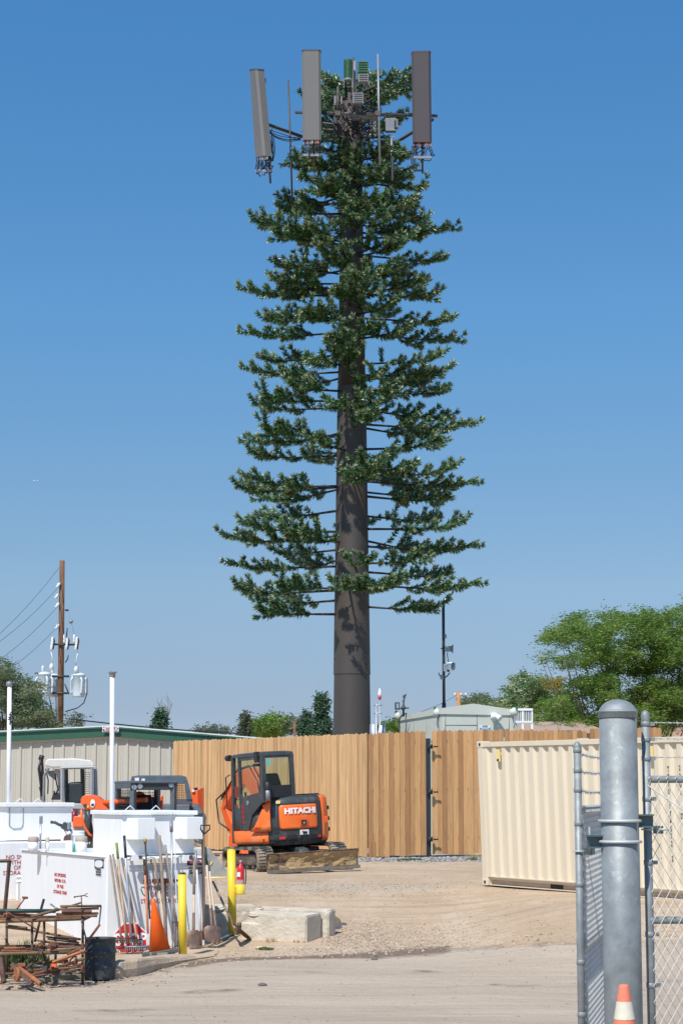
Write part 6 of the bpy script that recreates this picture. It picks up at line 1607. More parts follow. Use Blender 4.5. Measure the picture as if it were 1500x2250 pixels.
put(MB().box2((-.015, .0, ct-.17), (.03, L1, ct-.05)), F1, 'side_header', 'grey_cab', tl)
put(MB().box2((.1, L1-.12, 1.0), (W1-.1, L1-.08, 1.45)), F1, 'rear_panel', 'black', tl)
for x, z in ((.06, ct-.14), (.19, ct-.12), (W1-.12, ct-.09)):
    o = put(MB().lathe([(.03, .08), (.065, .05), (.072, .0), (.06, -.004)], (x, -.06, z), 14, ax=(0, 1, 0)), F1, 'lamp', 'black', tl)
    put(MB().lathe([(.001, 0), (.058, .0)], (x, -.068, z), 14, ax=(0, -1, 0), caps=False), F1, 'lamp_glass', 'h_steel', o)
meshwin(F1, tl, (.0, .15, 1.05), (.0, L1-.15, 1.05), (.0, L1-.15, ct-.2), (.0, .15, ct-.2), 14, 8)
meshwin(F1, tl, (W1*.45, L1-.1, 1.05), (W1-.1, L1-.1, 1.05), (W1-.1, L1-.1, ct-.25), (W1*.45, L1-.1, ct-.25), 8, 8)
st_ = put(MB().loft([[Vector(p) for p in ((.3, .9, 1.05), (.75, .9, 1.05), (.75, 1.1, 1.05), (.3, 1.1, 1.05))], [Vector(p) for p in ((.33, 1.1, 1.5), (.72, 1.1, 1.5), (.72, 1.25, 1.5), (.33, 1.25, 1.5))]], 0, True, False), F1, 'seat', 'seat', tl, bev=.05)
# lift arm tower at the rear left
dzz = zt1(1747, 44+2.9)-1.86
ar = MB().prism([P(x, y, 45.6) for x, y in ((177, 1757), (180, 1751), (188, 1747), (201, 1747), (213, 1751), (223, 1759), (240, 1780), (187, 1780), (183, 1772), (177, 1767))], (.06, .22, 0)).build('lift_arm', M['orange2'], tl, bev=.012, norm=True)
MB().tube([P(195, 1778, 45.8), P(193, 1806, 45.8), P(200, 1850, 45.8)], .09, 8).build('lift_arm', M['dark'], tl)
bd = MB(); c_b = P(203.5, 1766, 45.58); bd.lathe([(.001, 0), (.055, 0)], c_b, 18, ax=(0, -1, 0), caps=False); bd.v = [Vector((v.x, v.y, c_b.z+(v.z-c_b.z)*1.7)) for v in bd.v]; bd.build('round_badge', M['white_trim'], ar)
bd = MB(); c_b = P(203.5, 1769, 45.575); bd.box(c_b, (.06, .004, .05)); bd.build('badge_mark', M['black_text'], ar)
MB().lathe([(.001, 0), (.045, 0)], P(187, 1771, 45.58), 12, ax=(0, -1, 0), caps=False).build('pivot_hole', M['dark'], ar)
MB().box(P(193, 1773, 45.58), (.045, .006, .05)).build('yellow_decal', M['yellow'], ar)
MB().cyl(P(222, 1765, 45.7), P(322, 1758, 44.9), .06, n=12).build('lift_arm', M['orange2'], tl)
cx_ = W1+.25
for z, st_t in ((P(194, 1843, 46).z-F1[2][3], 'SV'), (P(194, 1853, 46).z-F1[2][3], '75')):
    pass
pn = MB().box(P(196, 1850, 46.2), (.36, .03, .44)).build('rear_panel', M['dark'], tl)
for py, s_t in ((1844, 'SV'), (1852.5, '75')): MB().text(s_t, .10, P(195, py, 46.17), (1, 0, 0), (0, 0, 1), depth=.002, bold=.003).build('lettering', M['white_text'], pn)
# hose bundle and orange rim by the tower
MB().tube([P(x, y, 45.2) for x, y in ((178, 1779), (181, 1800), (186, 1818), (196, 1834), (203, 1838))], .03, 6).build('hose', M['orange2'], tl)
MB().tube([P(x, y, 45.3) for x, y in ((191, 1782), (197, 1800), (194, 1822), (190, 1840))], .055, 8).build('hydraulic_cylinder', M['dark'], tl)
# big round arm end seen through the cab
MB().cyl(P(306, 1755, 45.9), P(306, 1755, 46.1), .16, n=22).build('pivot_disc', M['orange2'], tl)
MB().box(P(346, 1765, 46.3), (.25, .2, .34)).build('engine_block', M['orange2'], tl, bev=.03)
# --- farther skid loader
F2 = fr_(288, 1780, 48.5, radians(4))
sk = thing('skid_loader', 'farther blue grey skid loader with sloping cab rear behind the near one', 'skid loader', tuple(F2.translation))
def z2(py): return P(350, py, 48.5).z-F2[2][3]
s2_ = SS(48.5); W2 = (407-288)/s2_
simple_tracks(F2, sk, -.1, 1.5, -.1, 1.8)
ts = z2(1704)
roof = put(MB().loft([[Vector((x, y, ts-.20)) for x, y in ((-.02, 0), (W2+.06, 0), (W2+.06, 1.1), (-.02, 1.1))], [Vector((x, y, ts-.03)) for x, y in ((0, 0), (W2, 0), (W2, 1.1), (0, 1.1))], [Vector((x, y, ts)) for x, y in ((.15, .1), (W2-.1, .1), (W2-.1, 1.0), (.15, 1.0))]], 0, True, False), F2, 'cab_roof', 'grey_cab', sk)
put(MB().box2((.08, -.012, ts-.15), (.18, -.002, ts-.06)), F2, 'decal', 'white_trim', roof); put(MB().box2((.24, -.012, ts-.13), (.32, -.002, ts-.08)), F2, 'decal', 'white_trim', roof)
# side plate with window opening (camera side), rear post sloping out
zb2 = z2(1762)
put(MB().prism([Vector((x, 0, z)) for x, z in ((W2-.02, ts-.20), (W2+.07, ts-.20), (W2+.17, zb2), (W2+.02, zb2))], (0, .08, 0)), F2, 'cab_post', 'grey_cab', sk)
put(MB().prism([Vector((x, 0, z)) for x, z in ((W2-.34, ts-.20), (W2-.24, ts-.20), (W2-.24, zb2), (W2-.34, zb2))], (0, .08, 0)), F2, 'cab_post', 'grey_cab', sk)
put(MB().prism([Vector((x, 0, z)) for x, z in ((W2-.34, zb2+.06), (W2+.17, zb2+.06), (W2+.17, zb2-.05), (W2-.34, zb2-.05))], (0, .08, 0)), F2, 'sill', 'grey_cab', sk)
put(MB().box2((-.02, .02, zb2-.1), (.08, .1, ts-.1)), F2, 'cab_post', 'grey_cab', sk)
meshwin(F2, sk, (W2-.24, .04, zb2+.06), (W2, .04, zb2+.06), (W2-.02, .04, ts-.2), (W2-.24, .04, ts-.2), 5, 9)
put(MB().loft([[Vector(p) for p in ((-.1, -.05, .3), (W2+.45, -.05, .3), (W2+.45, 1.3, .3), (-.1, 1.3, .3))], [Vector(p) for p in ((-.1, -.05, zb2-.35), (W2+.50, -.05, zb2-.35), (W2+.5, 1.3, zb2-.35), (-.1, 1.3, zb2-.35))], [Vector(p) for p in ((-.05, 0, zb2-.06), (W2+.30, 0, zb2-.06), (W2+.3, 1.2, zb2-.06), (-.05, 1.2, zb2-.06))]], 0, True, False), F2, 'body', 'grey_cab', sk, bev=.03)
put(MB().box2((W2-.35, .0, zb2-.055), (W2+.28, .9, zb2-.035)), F2, 'red_trim', 'orange2', sk)
put(MB().tube([(W2+.12, -.06, zb2-.18), (W2+.12, -.1, zb2-.05)], .035, 6), F2, 'exhaust', 'black', sk)
MB().box(P(436, 1800, 47.9), (.22, .3, .3)).build('rear_bumper', M['dark'], sk, bev=.02)
# orange attachment plate standing by the fence
oa = thing('coupler_plate', 'orange red steel attachment with round ear standing against the fence', 'loader attachment', tuple(P(432, 1850, 50.2)))
def A_(px, py, d=0): return P(px, py, 50.2+d)
MB().prism([A_(x, y) for x, y in ((416, 1749), (420, 1738), (424, 1731), (427, 1738), (432, 1737), (445, 1731.5), (445, 1850), (432, 1850), (424, 1800), (417, 1765))], (.0, .5, 0)).build('side_plate', M['orange2'], oa, bev=.01, norm=True)
MB().prism([A_(x, y, -.03) for x, y in ((434, 1737), (445, 1731.5), (445, 1850), (438, 1850))], (0, .02, 0)).build('wear_plate', mat('deep_orange', (.45, .055, .01), .5, var=.15), oa, norm=True)
MB().cyl(A_(424, 1738, -.05), A_(424, 1738, .1), .035, n=12).build('ear_hole', M['white_trim'], oa)
MB().cyl(A_(431, 1735, .1), A_(431, 1735, .3), .05, n=12).build('pin', M['black'], oa)
# grey loader bucket beyond the tool row
gb = thing('loader_bucket', 'worn grey loader bucket resting on the dirt between the tank and the excavator', 'bucket', tuple(G(480, 1930)))
gY = G(482, 1930).y
def B_(px, py, d=0): return P(px, py, gY+d)
MB().prism([B_(x, y) for x, y in ((452, 1866), (458, 1862), (499, 1915), (499, 1928), (455, 1930), (440, 1925), (440, 1880))], (-.25, .06, 0)).build('side_plate', mat('bucket_grey', (.33, .32, .30), .55, metal=.3, var=.3, stain=((.42, .3, .18), .55, 6, .7)), gb, norm=True)
MB().prism([B_(x, y, .06) for x, y in ((395, 1890), (455, 1868), (496, 1920), (470, 1927), (400, 1927))], (0, .7, 0)).build('bucket_shell', M['steel_dirt'], gb, norm=True)
MB().tube([B_(440, 1930, -.03), B_(500, 1929, -.03)], .022, 6).build('cutting_edge', M['yellowtag'], gb)
MB().prism([B_(x, y, -.02) for x, y in ((462, 1896), (468, 1893), (465, 1899), (461, 1903))], (0, .005, 0)).build('sticker', M['yellow'], gb)
# --- white compact excavator with canopy
wy = 47.0
def X(px, py, d=0): return P(px, py, wy+d)
we = thing('canopy_excavator', 'small white excavator with open canopy and black seat behind the far tank', 'excavator', (X(150, 1800).x, wy, zg(X(150, 1800).x, wy)))
def Xb(mb, nm, m, **k): return mb.build(nm, M[m] if isinstance(m, str) else m, we, norm=True, **k)
M['dusty_white'] = mat('dusty_white', (.60, .58, .53), .6, var=.08, stain=((.4, .36, .3), .6, 6, .5))
M['greyframe'] = mat('grey_frame', (.36, .37, .38), .5, var=.08)
def slab(pxs, d0, d1): return MB().loft([[X(x, y, d0) for x, y in pxs], [X(x, y, d1) for x, y in pxs]], 0, True, False)
Xb(slab([(98, 1683), (101, 1671), (106, 1668), (165, 1666.5), (200, 1671), (208, 1680), (206, 1685), (130, 1687), (112, 1687)], 0, 1.1), 'canopy_roof', 'dusty_white', bev=.03)
for a, b, r, m in (((137, 1688), (137, 1762), .045, 'greyframe'), ((202, 1688), (202, 1762), .045, 'greyframe'), ((133, 1688), (206, 1686.5), .035, 'greyframe'), ((107, 1688), (97, 1705), .03, 'mount_g'), ((97, 1705), (95, 1790), .03, 'mount_g')):
    Xb(MB().tube([X(*a), X(*b)], r, 4 if m == 'greyframe' else 8, sm=False), 'canopy_post', m)
for a, b in (((181, 1690), (182, 1760)), ((209, 1690), (211, 1775)), ((145, 1690), (146, 1755))): Xb(MB().tube([X(*a, .95), X(*b, .95)], .05, 4, sm=False), 'canopy_post', 'dark' if a[0] != 209 else 'greyframe')
mb = MB()
for i in range(11): mb.tube([X(184, 1698+i*4.6, .1), X(200, 1698+i*4.6, .1)], .006, 3)
mb.tube([X(198, 1697, .1), X(198, 1748, .1)], .008, 4); mb.build('rear_grille', M['black'], we)
Xb(slab([(141, 1764), (145, 1735), (151, 1720), (177, 1718), (182, 1724), (183, 1766)], .2, .65), 'seat', 'seat', bev=.05)
Xb(slab([(158, 1768), (186, 1767), (186, 1777), (158, 1778)], -.05, 1.1), 'deck', 'greyframe', bev=.01)
Xb(slab([(88, 1778), (215, 1778), (215, 1840), (88, 1840)], .05, 1.4), 'body', 'dusty_white', bev=.03)
Xb(slab([(160, 1794), (182, 1794), (182, 1818), (160, 1818)], -.06, .04), 'side_cover', 'orange2', bev=.015)
Xb(MB().cyl(X(163, 1783), X(163, 1806), .06, n=14), 'red_canister', mat('dark_red', (.25, .015, .03), .4))
Xb(slab([(112, 1758), (118, 1742), (131, 1742), (134, 1758)], 0, .3), 'control_console', 'black', bev=.02)
for a, b in (((124, 1744), (130, 1727)), ((120, 1745), (119, 1738))): Xb(MB().tube([X(*a), X(*b)], .02, 6), 'control_lever', 'black')
bm_ = Xb(MB().loft([[X(x, y, d) for x, y, d in p] for p in ([(119, 1690, .5), (131, 1690, .5), (131, 1690, .75), (119, 1690, .75)], [(126, 1712, .5), (138, 1708, .5), (138, 1708, .75), (126, 1712, .75)], [(130, 1755, .5), (145, 1755, .5), (145, 1755, .75), (130, 1755, .75)])], 0, True, False), 'boom', 'dusty_white', bev=.01)
Xb(MB().loft([[X(x, y, d) for x, y, d in p] for p in ([(99, 1694, .5), (121, 1694, .5), (121, 1694, .7), (99, 1694, .7)], [(102, 1700, .5), (122, 1716, .5), (122, 1716, .7), (102, 1700, .7)])], 0, True, False), 'boom_link', 'greyframe')
ar_ = Xb(MB().loft([[X(x, y, d) for x, y, d in p] for p in ([(86, 1663, .4), (95, 1665, .4), (95, 1665, .6), (86, 1663, .6)], [(87, 1700, .4), (97, 1700, .4), (97, 1700, .6), (87, 1700, .6)], [(88, 1760, .4), (100, 1760, .4), (100, 1760, .6), (88, 1760, .6)])], 0, True, False), 'arm', 'dirty_track_frame', bev=.01)
Xb(MB().cyl(X(86, 1664, .35), X(96, 1667, .35), .06, n=12), 'pivot', 'black')
for k, pts in enumerate([((90, 1668), (85, 1690), (89, 1720), (92, 1750)), ((100, 1690), (106, 1715), (105, 1745)), ((86, 1730), (90, 1745), (97, 1735), (96, 1755)), ((88, 1680), (94, 1700), (90, 1725)), ((121, 1700), (124, 1720), (128, 1738))]):
    Xb(MB().tube([X(x, y, .3) for x, y in pts], .016 if k else .03, 6), 'hose', 'cable')
for px in (95, 190):
    pass
simple_tracks(fr_(92, 1840, wy, 0), we, 0, 1.3, .1, 1.3, .5)
# ============================================================ steel drum
dY = G(219, 2151).y; dc = P(219, 2151, dY); dr = 33.5/SS(dY); dz0 = zg(dc.x, dY); dzt = P(219, 2063.5, dY-dr).z
o = thing('steel_drum', 'burnt black steel drum with rust blotches at the end of the scrap rack', 'drum', (dc.x, dY, dz0))
h = dzt-dz0; pf = [(dr*.985, 0), (dr, .01)]
for f in (.30, .65): pf += [(dr, h*f-.02), (dr+.008, h*f-.008), (dr+.010, h*f), (dr+.008, h*f+.008), (dr, h*f+.02)]
pf += [(dr, h-.012), (dr+.008, h-.008), (dr+.008, h), (dr-.004, h), (dr-.006, h-.03), (dr-.006, h*.15), (.001, h*.15)]
MB().lathe(pf, (dc.x, dY, dz0), 36, caps=False).build('drum_shell', M['drum'], o)
# ============================================================ scrap rack
RY = 25.9
def S(cx, cy, d=0.): return P(cx/5.357, 1850+cy/5.357, RY+d)
rs = SS(RY)*5.357
rk = thing('scrap_rack', 'rusty welded pipe rack holding scrap steel at the left edge', 'rack', tuple(S(400, 1500)))
def rt_(a, b, r, m='rust_pipe', d0=0., d1=None, n=10, nm='rail', par=rk):
    d1 = d0 if d1 is None else d1; return MB().tube([S(*a, d0), S(*b, d1)], r/rs, n).build(nm, M[m], par)
rt_((-400, 955), (955, 908), 22); rt_((-400, 1330), (950, 1300), 22); rt_((-300, 900), (1000, 885), 20, 'rust_dark', .8); rt_((-300, 1240), (1000, 1225), 18, 'rust_dark', .8)
for x, d in ((385, .1), (975, .2), (-180, -.02), (520, .8), (655, .8), (80, .8)):
    b = S(x, 1500, d); t = S(x-(8 if x == 385 else 0), 918 if d < .1 else 880, d)
    MB().tube([Vector((b.x, b.y, zg(b.x, b.y))), t], 24/rs if d < .1 else 16/rs, 10).build('leg', M['rust_dark'], rk)
for x in (385, 975): 
    a = S(x, 925); MB().tube([a, a+Vector((0, .8, 0))], 16/rs, 8).build('cross_bar', M['rust_dark'], rk); a = S(x, 1310); MB().tube([a, a+Vector((0, .8, 0))], 16/rs, 8).build('cross_bar', M['rust_dark'], rk)
# single scrap pieces: kind, label, group, a, b, radius(crop px), material, depth a, depth b, section
LT_ = 'rusty steel pipe lying across the top of the scrap rack'; LM = 'rusty pipe on the lower shelf of the scrap rack'; LB = 'dark rusty length lying in the ground heap under the scrap rack'; LK = 'thin dark bar sloping behind the rack shelf'
SCR = [
 ('Long dark green tube lying along the top of the scrap rack', None, (-300, 815), (655, 818), 20, 'dgreen', .15, .15, 8),
 (LT_, 't', (708, 762), (1192, 757), 12, 'rust_pipe', .0, .1, 8), (LT_, 't', (640, 800), (1162, 787), 12, 'rust', .1, .1, 8), (LT_, 't', (665, 857), (1155, 845), 13, 'rust_pipe', .12, .05, 8),
 (LT_, 't', (660, 886), (1142, 876), 11, 'rust', .25, .2, 8), (LT_, 't', (365, 884), (690, 800), 15, 'rust_pipe', -.06, .1, 8), (LT_, 't', (460, 872), (952, 720), 9, 'rust_pipe', .3, .3, 8),
 (LT_, 't', (-200, 882), (640, 888), 12, 'rust_dark', .3, .3, 8), (LT_, 't', (-200, 912), (600, 905), 10, 'rust', .05, .1, 8), (LT_, 't', (100, 845), (420, 865), 10, 'rust', .4, .4, 8), (LT_, 't', (250, 900), (700, 893), 12, 'rust_dark', .5, .5, 8),
 (LT_, 't', (-150, 850), (300, 858), 13, 'rust', .55, .5, 8),
 ('thick dark square channel near the right end of the rack top', None, (728, 826), (1078, 826), 20, 'rust_dark', .0, .0, 4),
 ('thin dark rod slanting across the top left of the rack', None, (40, 800), (440, 1040), 7, 'rust_dark', -.1, -.1, 5),
 ('short dark bar poking up from the middle of the rack top', None, (478, 812), (517, 675), 12, 'dark', .3, .3, 4),
 ('pale green stub tube poking up behind the rack top', None, (598, 738), (672, 790), 9, 'mount_g', .4, .3, 8),
 ('short wide olive pipe stub under the left top rail', None, (75, 1000), (312, 1027), 20, 'rust_pipe', .1, .0, 12),
 ('grey angle bar standing at the right end of the rack', None, (1190, 762), (1165, 985), 7, 'mount_g', .1, .2, 4),
 ('rust brown pipe leaning up from the drum to the angle bar', None, (1172, 980), (1040, 1160), 13, 'rust', .0, .1, 8),
 ('thin leaning bar beside the right rack leg', None, (958, 935), (1012, 1135), 8, 'rust_dark', -.08, -.06, 5),
 ('long olive pipe sloping down behind the rack', None, (300, 1035), (952, 1152), 12, 'rust_pipe', .9, .9, 8),
 (LK, 'k', (545, 1120), (905, 1165), 10, 'rust_dark', .7, .7, 6), (LK, 'k', (560, 1145), (930, 1190), 12, 'rust_dark', .6, .6, 6), (LK, 'k', (430, 1165), (940, 1215), 10, 'rust_pipe', .5, .5, 6), (LK, 'k', (640, 1120), (945, 1145), 9, 'rust_dark', .8, .8, 6), (LK, 'k', (520, 1180), (900, 1225), 10, 'rust_dark', .55, .4, 6),
 (LM, 'm', (10, 1232), (365, 1238), 11, 'rust', .2, .2, 8), (LM, 'm', (45, 1256), (295, 1254), 11, 'rust_or', .05, .1, 8), (LM, 'm', (15, 1286), (362, 1291), 13, 'rust', .0, .0, 8), (LM, 'm', (590, 1290), (962, 1250), 15, 'rust_pipe', .1, .1, 8), (LM, 'm', (680, 1236), (945, 1242), 10, 'rust', .2, .2, 8), (LM, 'm', (120, 1270), (400, 1262), 10, 'rust_dark', .3, .3, 8), (LM, 'm', (-200, 1275), (150, 1268), 12, 'rust', .25, .25, 8),
 ('brown pipe sloping down from the drum rim, upper of two', None, (790, 1332), (990, 1236), 12, 'rust', -.1, -.1, 8), ('orange brown angle iron sloping below the drum rim, lower of two', None, (618, 1424), (990, 1288), 15, 'rust_or', -.15, -.1, 4),
 (LB, 'b', (120, 1500), (520, 1440), 14, 'rust', .35, .3, 8), (LB, 'b', (60, 1560), (480, 1530), 13, 'rust_dark', .25, .3, 8), (LB, 'b', (560, 1480), (850, 1560), 12, 'rust_dark', .1, .0, 8), (LB, 'b', (420, 1440), (800, 1400), 14, 'rust', .45, .4, 8), (LB, 'b', (600, 1400), (940, 1450), 12, 'rust_or', .4, .3, 4), (LT_, 't', (-100, 835), (420, 880), 12, 'rust', .2, .2, 8), (LM, 'm', (420, 1262), (900, 1226), 12, 'rust_dark', .35, .3, 8), (LM, 'm', (460, 1300), (820, 1275), 12, 'rust', .15, .2, 8),
 (LB, 'b', (340, 1470), (610, 1466), 15, 'dark', .0, .0, 8), (LB, 'b', (368, 1575), (905, 1412), 15, 'rust', -.1, .1, 8), (LB, 'b', (330, 1522), (965, 1468), 14, 'rust_dark', .1, .1, 8), (LB, 'b', (520, 1512), (968, 1472), 11, 'rust_pipe', -.15, -.1, 8), (LB, 'b', (400, 1592), (560, 1562), 12, 'rust_dark', -.2, -.2, 4), (LB, 'b', (590, 1570), (980, 1500), 11, 'rust_dark', -.15, -.1, 8), (LB, 'b', (905, 1402), (1005, 1372), 15, 'rust_pipe', -.1, -.1, 8), (LB, 'b', (300, 1500), (385, 1432), 14, 'rust_dark', -.05, .0, 8), (LB, 'b', (450, 1545), (900, 1520), 14, 'rust', .2, .2, 8), (LB, 'b', (340, 1545), (700, 1500), 12, 'rust_or', .3, .2, 4), (LB, 'b', (690, 1530), (960, 1440), 12, 'rust', .25, .2, 8),
 ('dark square tube sloping to the ground at the heap front', None, (145, 1452), (380, 1688), 26, 'rust_dark', .0, -.55, 4),
 ('orange rusty pipe beside the square tube at the heap front', None, (215, 1482), (482, 1680), 22, 'rust_or', .0, -.5, 12),
 ('short rusty square block on the heap above the sloping tubes', None, (205, 1466), (300, 1466), 28, 'rust', -.0, .0, 4),
 ('leaning dark brown strut at the left heap edge', None, (0, 1370), (50, 1660), 26, 'rust_dark', -.2, -.35, 10),
 ('dark bar standing diagonally inside the rack', None, (470, 935), (410, 1180), 11, 'rust_dark', .2, .2, 4),
]
M['dgreen'] = mat('dark_green_tube', (.015, .05, .045), .5, var=.2)
GN = {'t': 'pipes on top of the rack', 'm': 'pipes on the lower shelf', 'b': 'scrap lengths in the ground heap', 'k': 'thin bars behind the shelf'}
for lab, gr, a, b, r, m, d0, d1, n in SCR:
    pa, pb_ = S(*a, d0), S(*b, d1)
    for q in (pa, pb_):
        gzq = zg(q.x, q.y)+r/rs*.7
        if q.z < gzq: q.z = gzq
    mb = MB(); mb.tube([pa, pb_], r/rs*(1.3 if n == 4 else 1.18), n, sm=(n > 4))
    if n >= 10:       # hollow end
        d = (pb_-pa).normalized(); mb.cyl(pb_+d*.001, pb_+d*.002, r/rs*.75, n=n, m=1)
    mb.build('scrap_pipe' if n > 4 else 'scrap_bar', [M[m], M['contn_dark']], None, lab[0].lower()+lab[1:], 'pipe' if n > 4 else 'metal bar', GN.get(gr))
def scrap(mb, nm, m, lab, cat): return mb.build(nm, [M[m], M['contn_dark']], None, lab, cat, norm=False)
for (cx, cy, w, lab) in ((447, 1228, 40, 'square steel tube end facing out on the lower shelf'), (66, 868, 42, 'square tube end facing out at the left of the rack top')):
    c = S(cx, cy, -.1); mb = MB(); rr_ = Matrix.Rotation(.75 if cx == 447 else .15, 3, 'Y'); mb.box(c+Vector((0, .15, 0)), (w/rs, .4, w/rs), 0, rr_); mb.box(c+Vector((0, -.052, 0)), (w/rs*.68, .01, w/rs*.68), 1, rr_); scrap(mb, 'square_tube', 'rust_or', lab, 'square tube')
c = S(610, 1232, -.08); mb = MB(); mb.cyl(c, c+Vector((0, .03, 0)), 48/rs, n=22); mb.box(c+Vector((.01, -.03, 0)), (38/rs, .08, 38/rs), 0, Matrix.Rotation(.5, 3, 'Y')); mb.box(c+Vector((.01, -.072, 0)), (25/rs, .01, 25/rs), 1, Matrix.Rotation(.5, 3, 'Y')); scrap(mb, 'flange', 'rust', 'round rusty flange with square hub on the lower shelf', 'flange')
c = S(478, 1290, -.12); scrap(MB().box(c, (52/rs, .1, 52/rs), 0, Matrix.Rotation(.4, 3, 'Y')), 'steel_block', 'rust_dark', 'dark steel block below the square tube end', 'steel block')
c = S(200, 1565, -.25); mb = MB(); mb.cyl(c-Vector((.02, 0, 0)), c+Vector((.02, .02, 0)), 78/rs, n=22); mb.tube([S(140, 1585, -.25), S(230, 1585, -.25)], 9/rs, 6); scrap(mb, 'wheel_disc', 'rust_or', 'upright rusty disc at the left end of the heap', 'disc')
c = S(530, 1490, -.2); scrap(MB().box(c, (50/rs, .08, 45/rs)), 'steel_block', 'dark', 'small black steel block on the heap', 'steel block')
c = S(635, 1455, -.2); scrap(MB().box(c, (58/rs, .05, 30/rs), 0, Matrix.Rotation(.1, 3, 'Y')), 'red_plate', 'orange2', 'small bright orange red plate on the heap', 'plate')
for cx, cy, lab in ((612, 1490, 'small rusty upright flange left in the heap'), (893, 1410, 'taller rusty curved flange in the heap'), (978, 1495, 'rusty flange beside the drum base')):
    c = S(cx, cy, -.18); scrap(MB().lathe([(38/rs, -.01), (40/rs, 0), (38/rs, .01), (15/rs, .012), (15/rs, -.012), (38/rs, -.01)], c, 18, ax=(.95, -.3, 0), caps=False), 'flange', 'rust', lab, 'flange')
mb = MB().tube([S(*p, -.1) for p in ((815, 1450), (830, 1390), (870, 1355), (905, 1360))], 11/rs, 6); scrap(mb, 'bent_strap', 'rust', 'bent rusty strap arching over the heap', 'metal strap')
o = thing('wrench_bar', 'rusty upright key bar with open wrench head above the rack', 'wrench', tuple(S(960, 885))); MB().tube([S(967, 885, -.05), S(957, 645, -.05)], 7/rs, 6).build('shaft', M['rust_dark'], o)
MB().tube([S(880, 650, -.05), S(1000, 633, -.05)], 8/rs, 6).build('cross_handle', M['rust'], o); MB().tube([S(*p, -.05) for p in ((1032, 612), (1010, 615), (1002, 632), (1012, 648), (1034, 645))], 6/rs, 6).build('wrench_jaw', M['rust_pipe'], o); MB().sphere(S(878, 652, -.05), 12/rs, 8, 6).build('knob', M['rust'], o)
o = thing('hammer', 'old tool with dark red handle and brown head on the rack top', 'hammer', tuple(S(190, 810, .3))); MB().tube([S(188, 808, .3), S(288, 672, .3)], 9/rs, 6).build('handle', mat('dark_red_handle', (.22, .01, .02), .5), o); MB().tube([S(262, 658, .3), S(328, 662, .3)], 14/rs, 8).build('head', M['rust'], o)
o = thing('ladder_frame', 'dark upright steel frame with perforated leg at the left photo edge', 'frame', tuple(S(60, 800, .5))); MB().tube([S(-200, 235, .5), S(130, 225, .5)], 20/rs, 4, sm=False).build('top_bar', M['rust_dark'], o); MB().tube([S(110, 240, .5), S(52, 860, .5)], 24/rs, 4, sm=False).build('leg', M['rust_dark'], o)
a, b = G(83, 2161), G(189, 2150); d = (b-a).normalized(); n_ = Vector((-d.y, d.x, 0)); zt_ = max(a.z, b.z)+8.5/rs*5.357
MB().loft([[a+Vector((0, 0, -.05)), b+Vector((0, 0, -.05)), b+n_*.12+Vector((0, 0, -.05)), a+n_*.12+Vector((0, 0, -.05))], [a+Vector((0, 0, .055)), b+Vector((0, 0, .055)), b+n_*.12+Vector((0, 0, .055)), a+n_*.12+Vector((0, 0, .055))]], 0, True, False).build('timber_beam', M['timber'], None, 'grey weathered timber beam on the ground in front of the scrap heap', 'timber beam', bev=.006)
# ============================================================ concrete blocks
def rough_block(name, pts, ztops, lab, seed, chip=.03):
    rr = random.Random(seed); bm = bmesh.new(); n = len(pts); zb = min(p.z for p in pts)-.12
    lo = [bm.verts.new((p.x, p.y, zb)) for p in pts]; hi = [bm.verts.new((p.x, p.y, z)) for p, z in zip(pts, ztops)]
    for i in range(n): bm.faces.new((lo[i], lo[(i+1) % n], hi[(i+1) % n], hi[i]))
    bm.faces.new(hi); bm.faces.new(lo[::-1]); bmesh.ops.recalc_face_normals(bm, faces=bm.faces)
    bmesh.ops.bevel(bm, geom=[e for e in bm.edges], offset=.018, segments=2, affect='EDGES')
    bmesh.ops.triangulate(bm, faces=bm.faces)
    for _ in range(5):
        bmesh.ops.subdivide_edges(bm, edges=[e for e in bm.edges if e.calc_length() > .05], cuts=1, use_grid_fill=False)
        bmesh.ops.triangulate(bm, faces=[f for f in bm.faces if len(f.verts) > 3])
    bm.normal_update()
    for v in bm.verts:
        q = mnoise.noise(v.co*5+Vector((seed, 0, 0)))*.010+mnoise.noise(v.co*17)*.005
        e = mnoise.noise(v.co*3.3+Vector((0, seed*2, 0)))
        if e > .28 and v.co.z > min(ztops)-.12: q -= (e-.28)*chip*4
        v.co += v.normal*q
    me = bpy.data.meshes.new(name); c = Vector((pts[0].x, pts[0].y, zb)); bmesh.ops.translate(bm, verts=bm.verts, vec=-c); bm.to_mesh(me); bm.free(); me.materials.append(M['conc'])
    o = bpy.data.objects.new(name, me); COL.objects.link(o); o.location = c; return tag(o, lab, 'concrete block', 'broken concrete blocks')
FLb, FRb = G(529, 2064), G(673, 2072); vb_ = (G(706, 2060)-FRb); vb_.z = 0
BLb = FLb+vb_; BRb = FRb+vb_
zF = P(600, 2008, FRb.y).z; zL = P(529, 2005, FLb.y).z
rough_block('concrete_block', [FLb, FRb, BRb, BLb], [zL, P(673, 2014, FRb.y).z, P(705, 2007, BRb.y).z, zL], 'large pale concrete block, the long front one right of the far bollard', 3)
o2 = vb_*.06; e_ = (FRb-FLb).normalized(); 
rough_block('concrete_block', [BLb+o2-e_*.1, BRb+o2+e_*.10, BRb+vb_*.55+e_*.10, BLb+vb_*.55-e_*.1], [zL+.04, zL+.02, zL+.03, zL+.05], 'rough topped concrete block directly behind the long front one', 4, .05)
a = G(722, 2051); b = G(753, 2040); w = Vector((-(b-a).y, (b-a).x, 0)).normalized()*.55
rough_block('concrete_block', [a, b, b+w, a+w], [P(722, 2004, a.y).z, P(750, 2007, b.y).z-.10, P(750, 2007, b.y).z-.05, P(722, 2004, a.y).z], 'small chipped concrete block at the right end of the blocks', 6, .06)
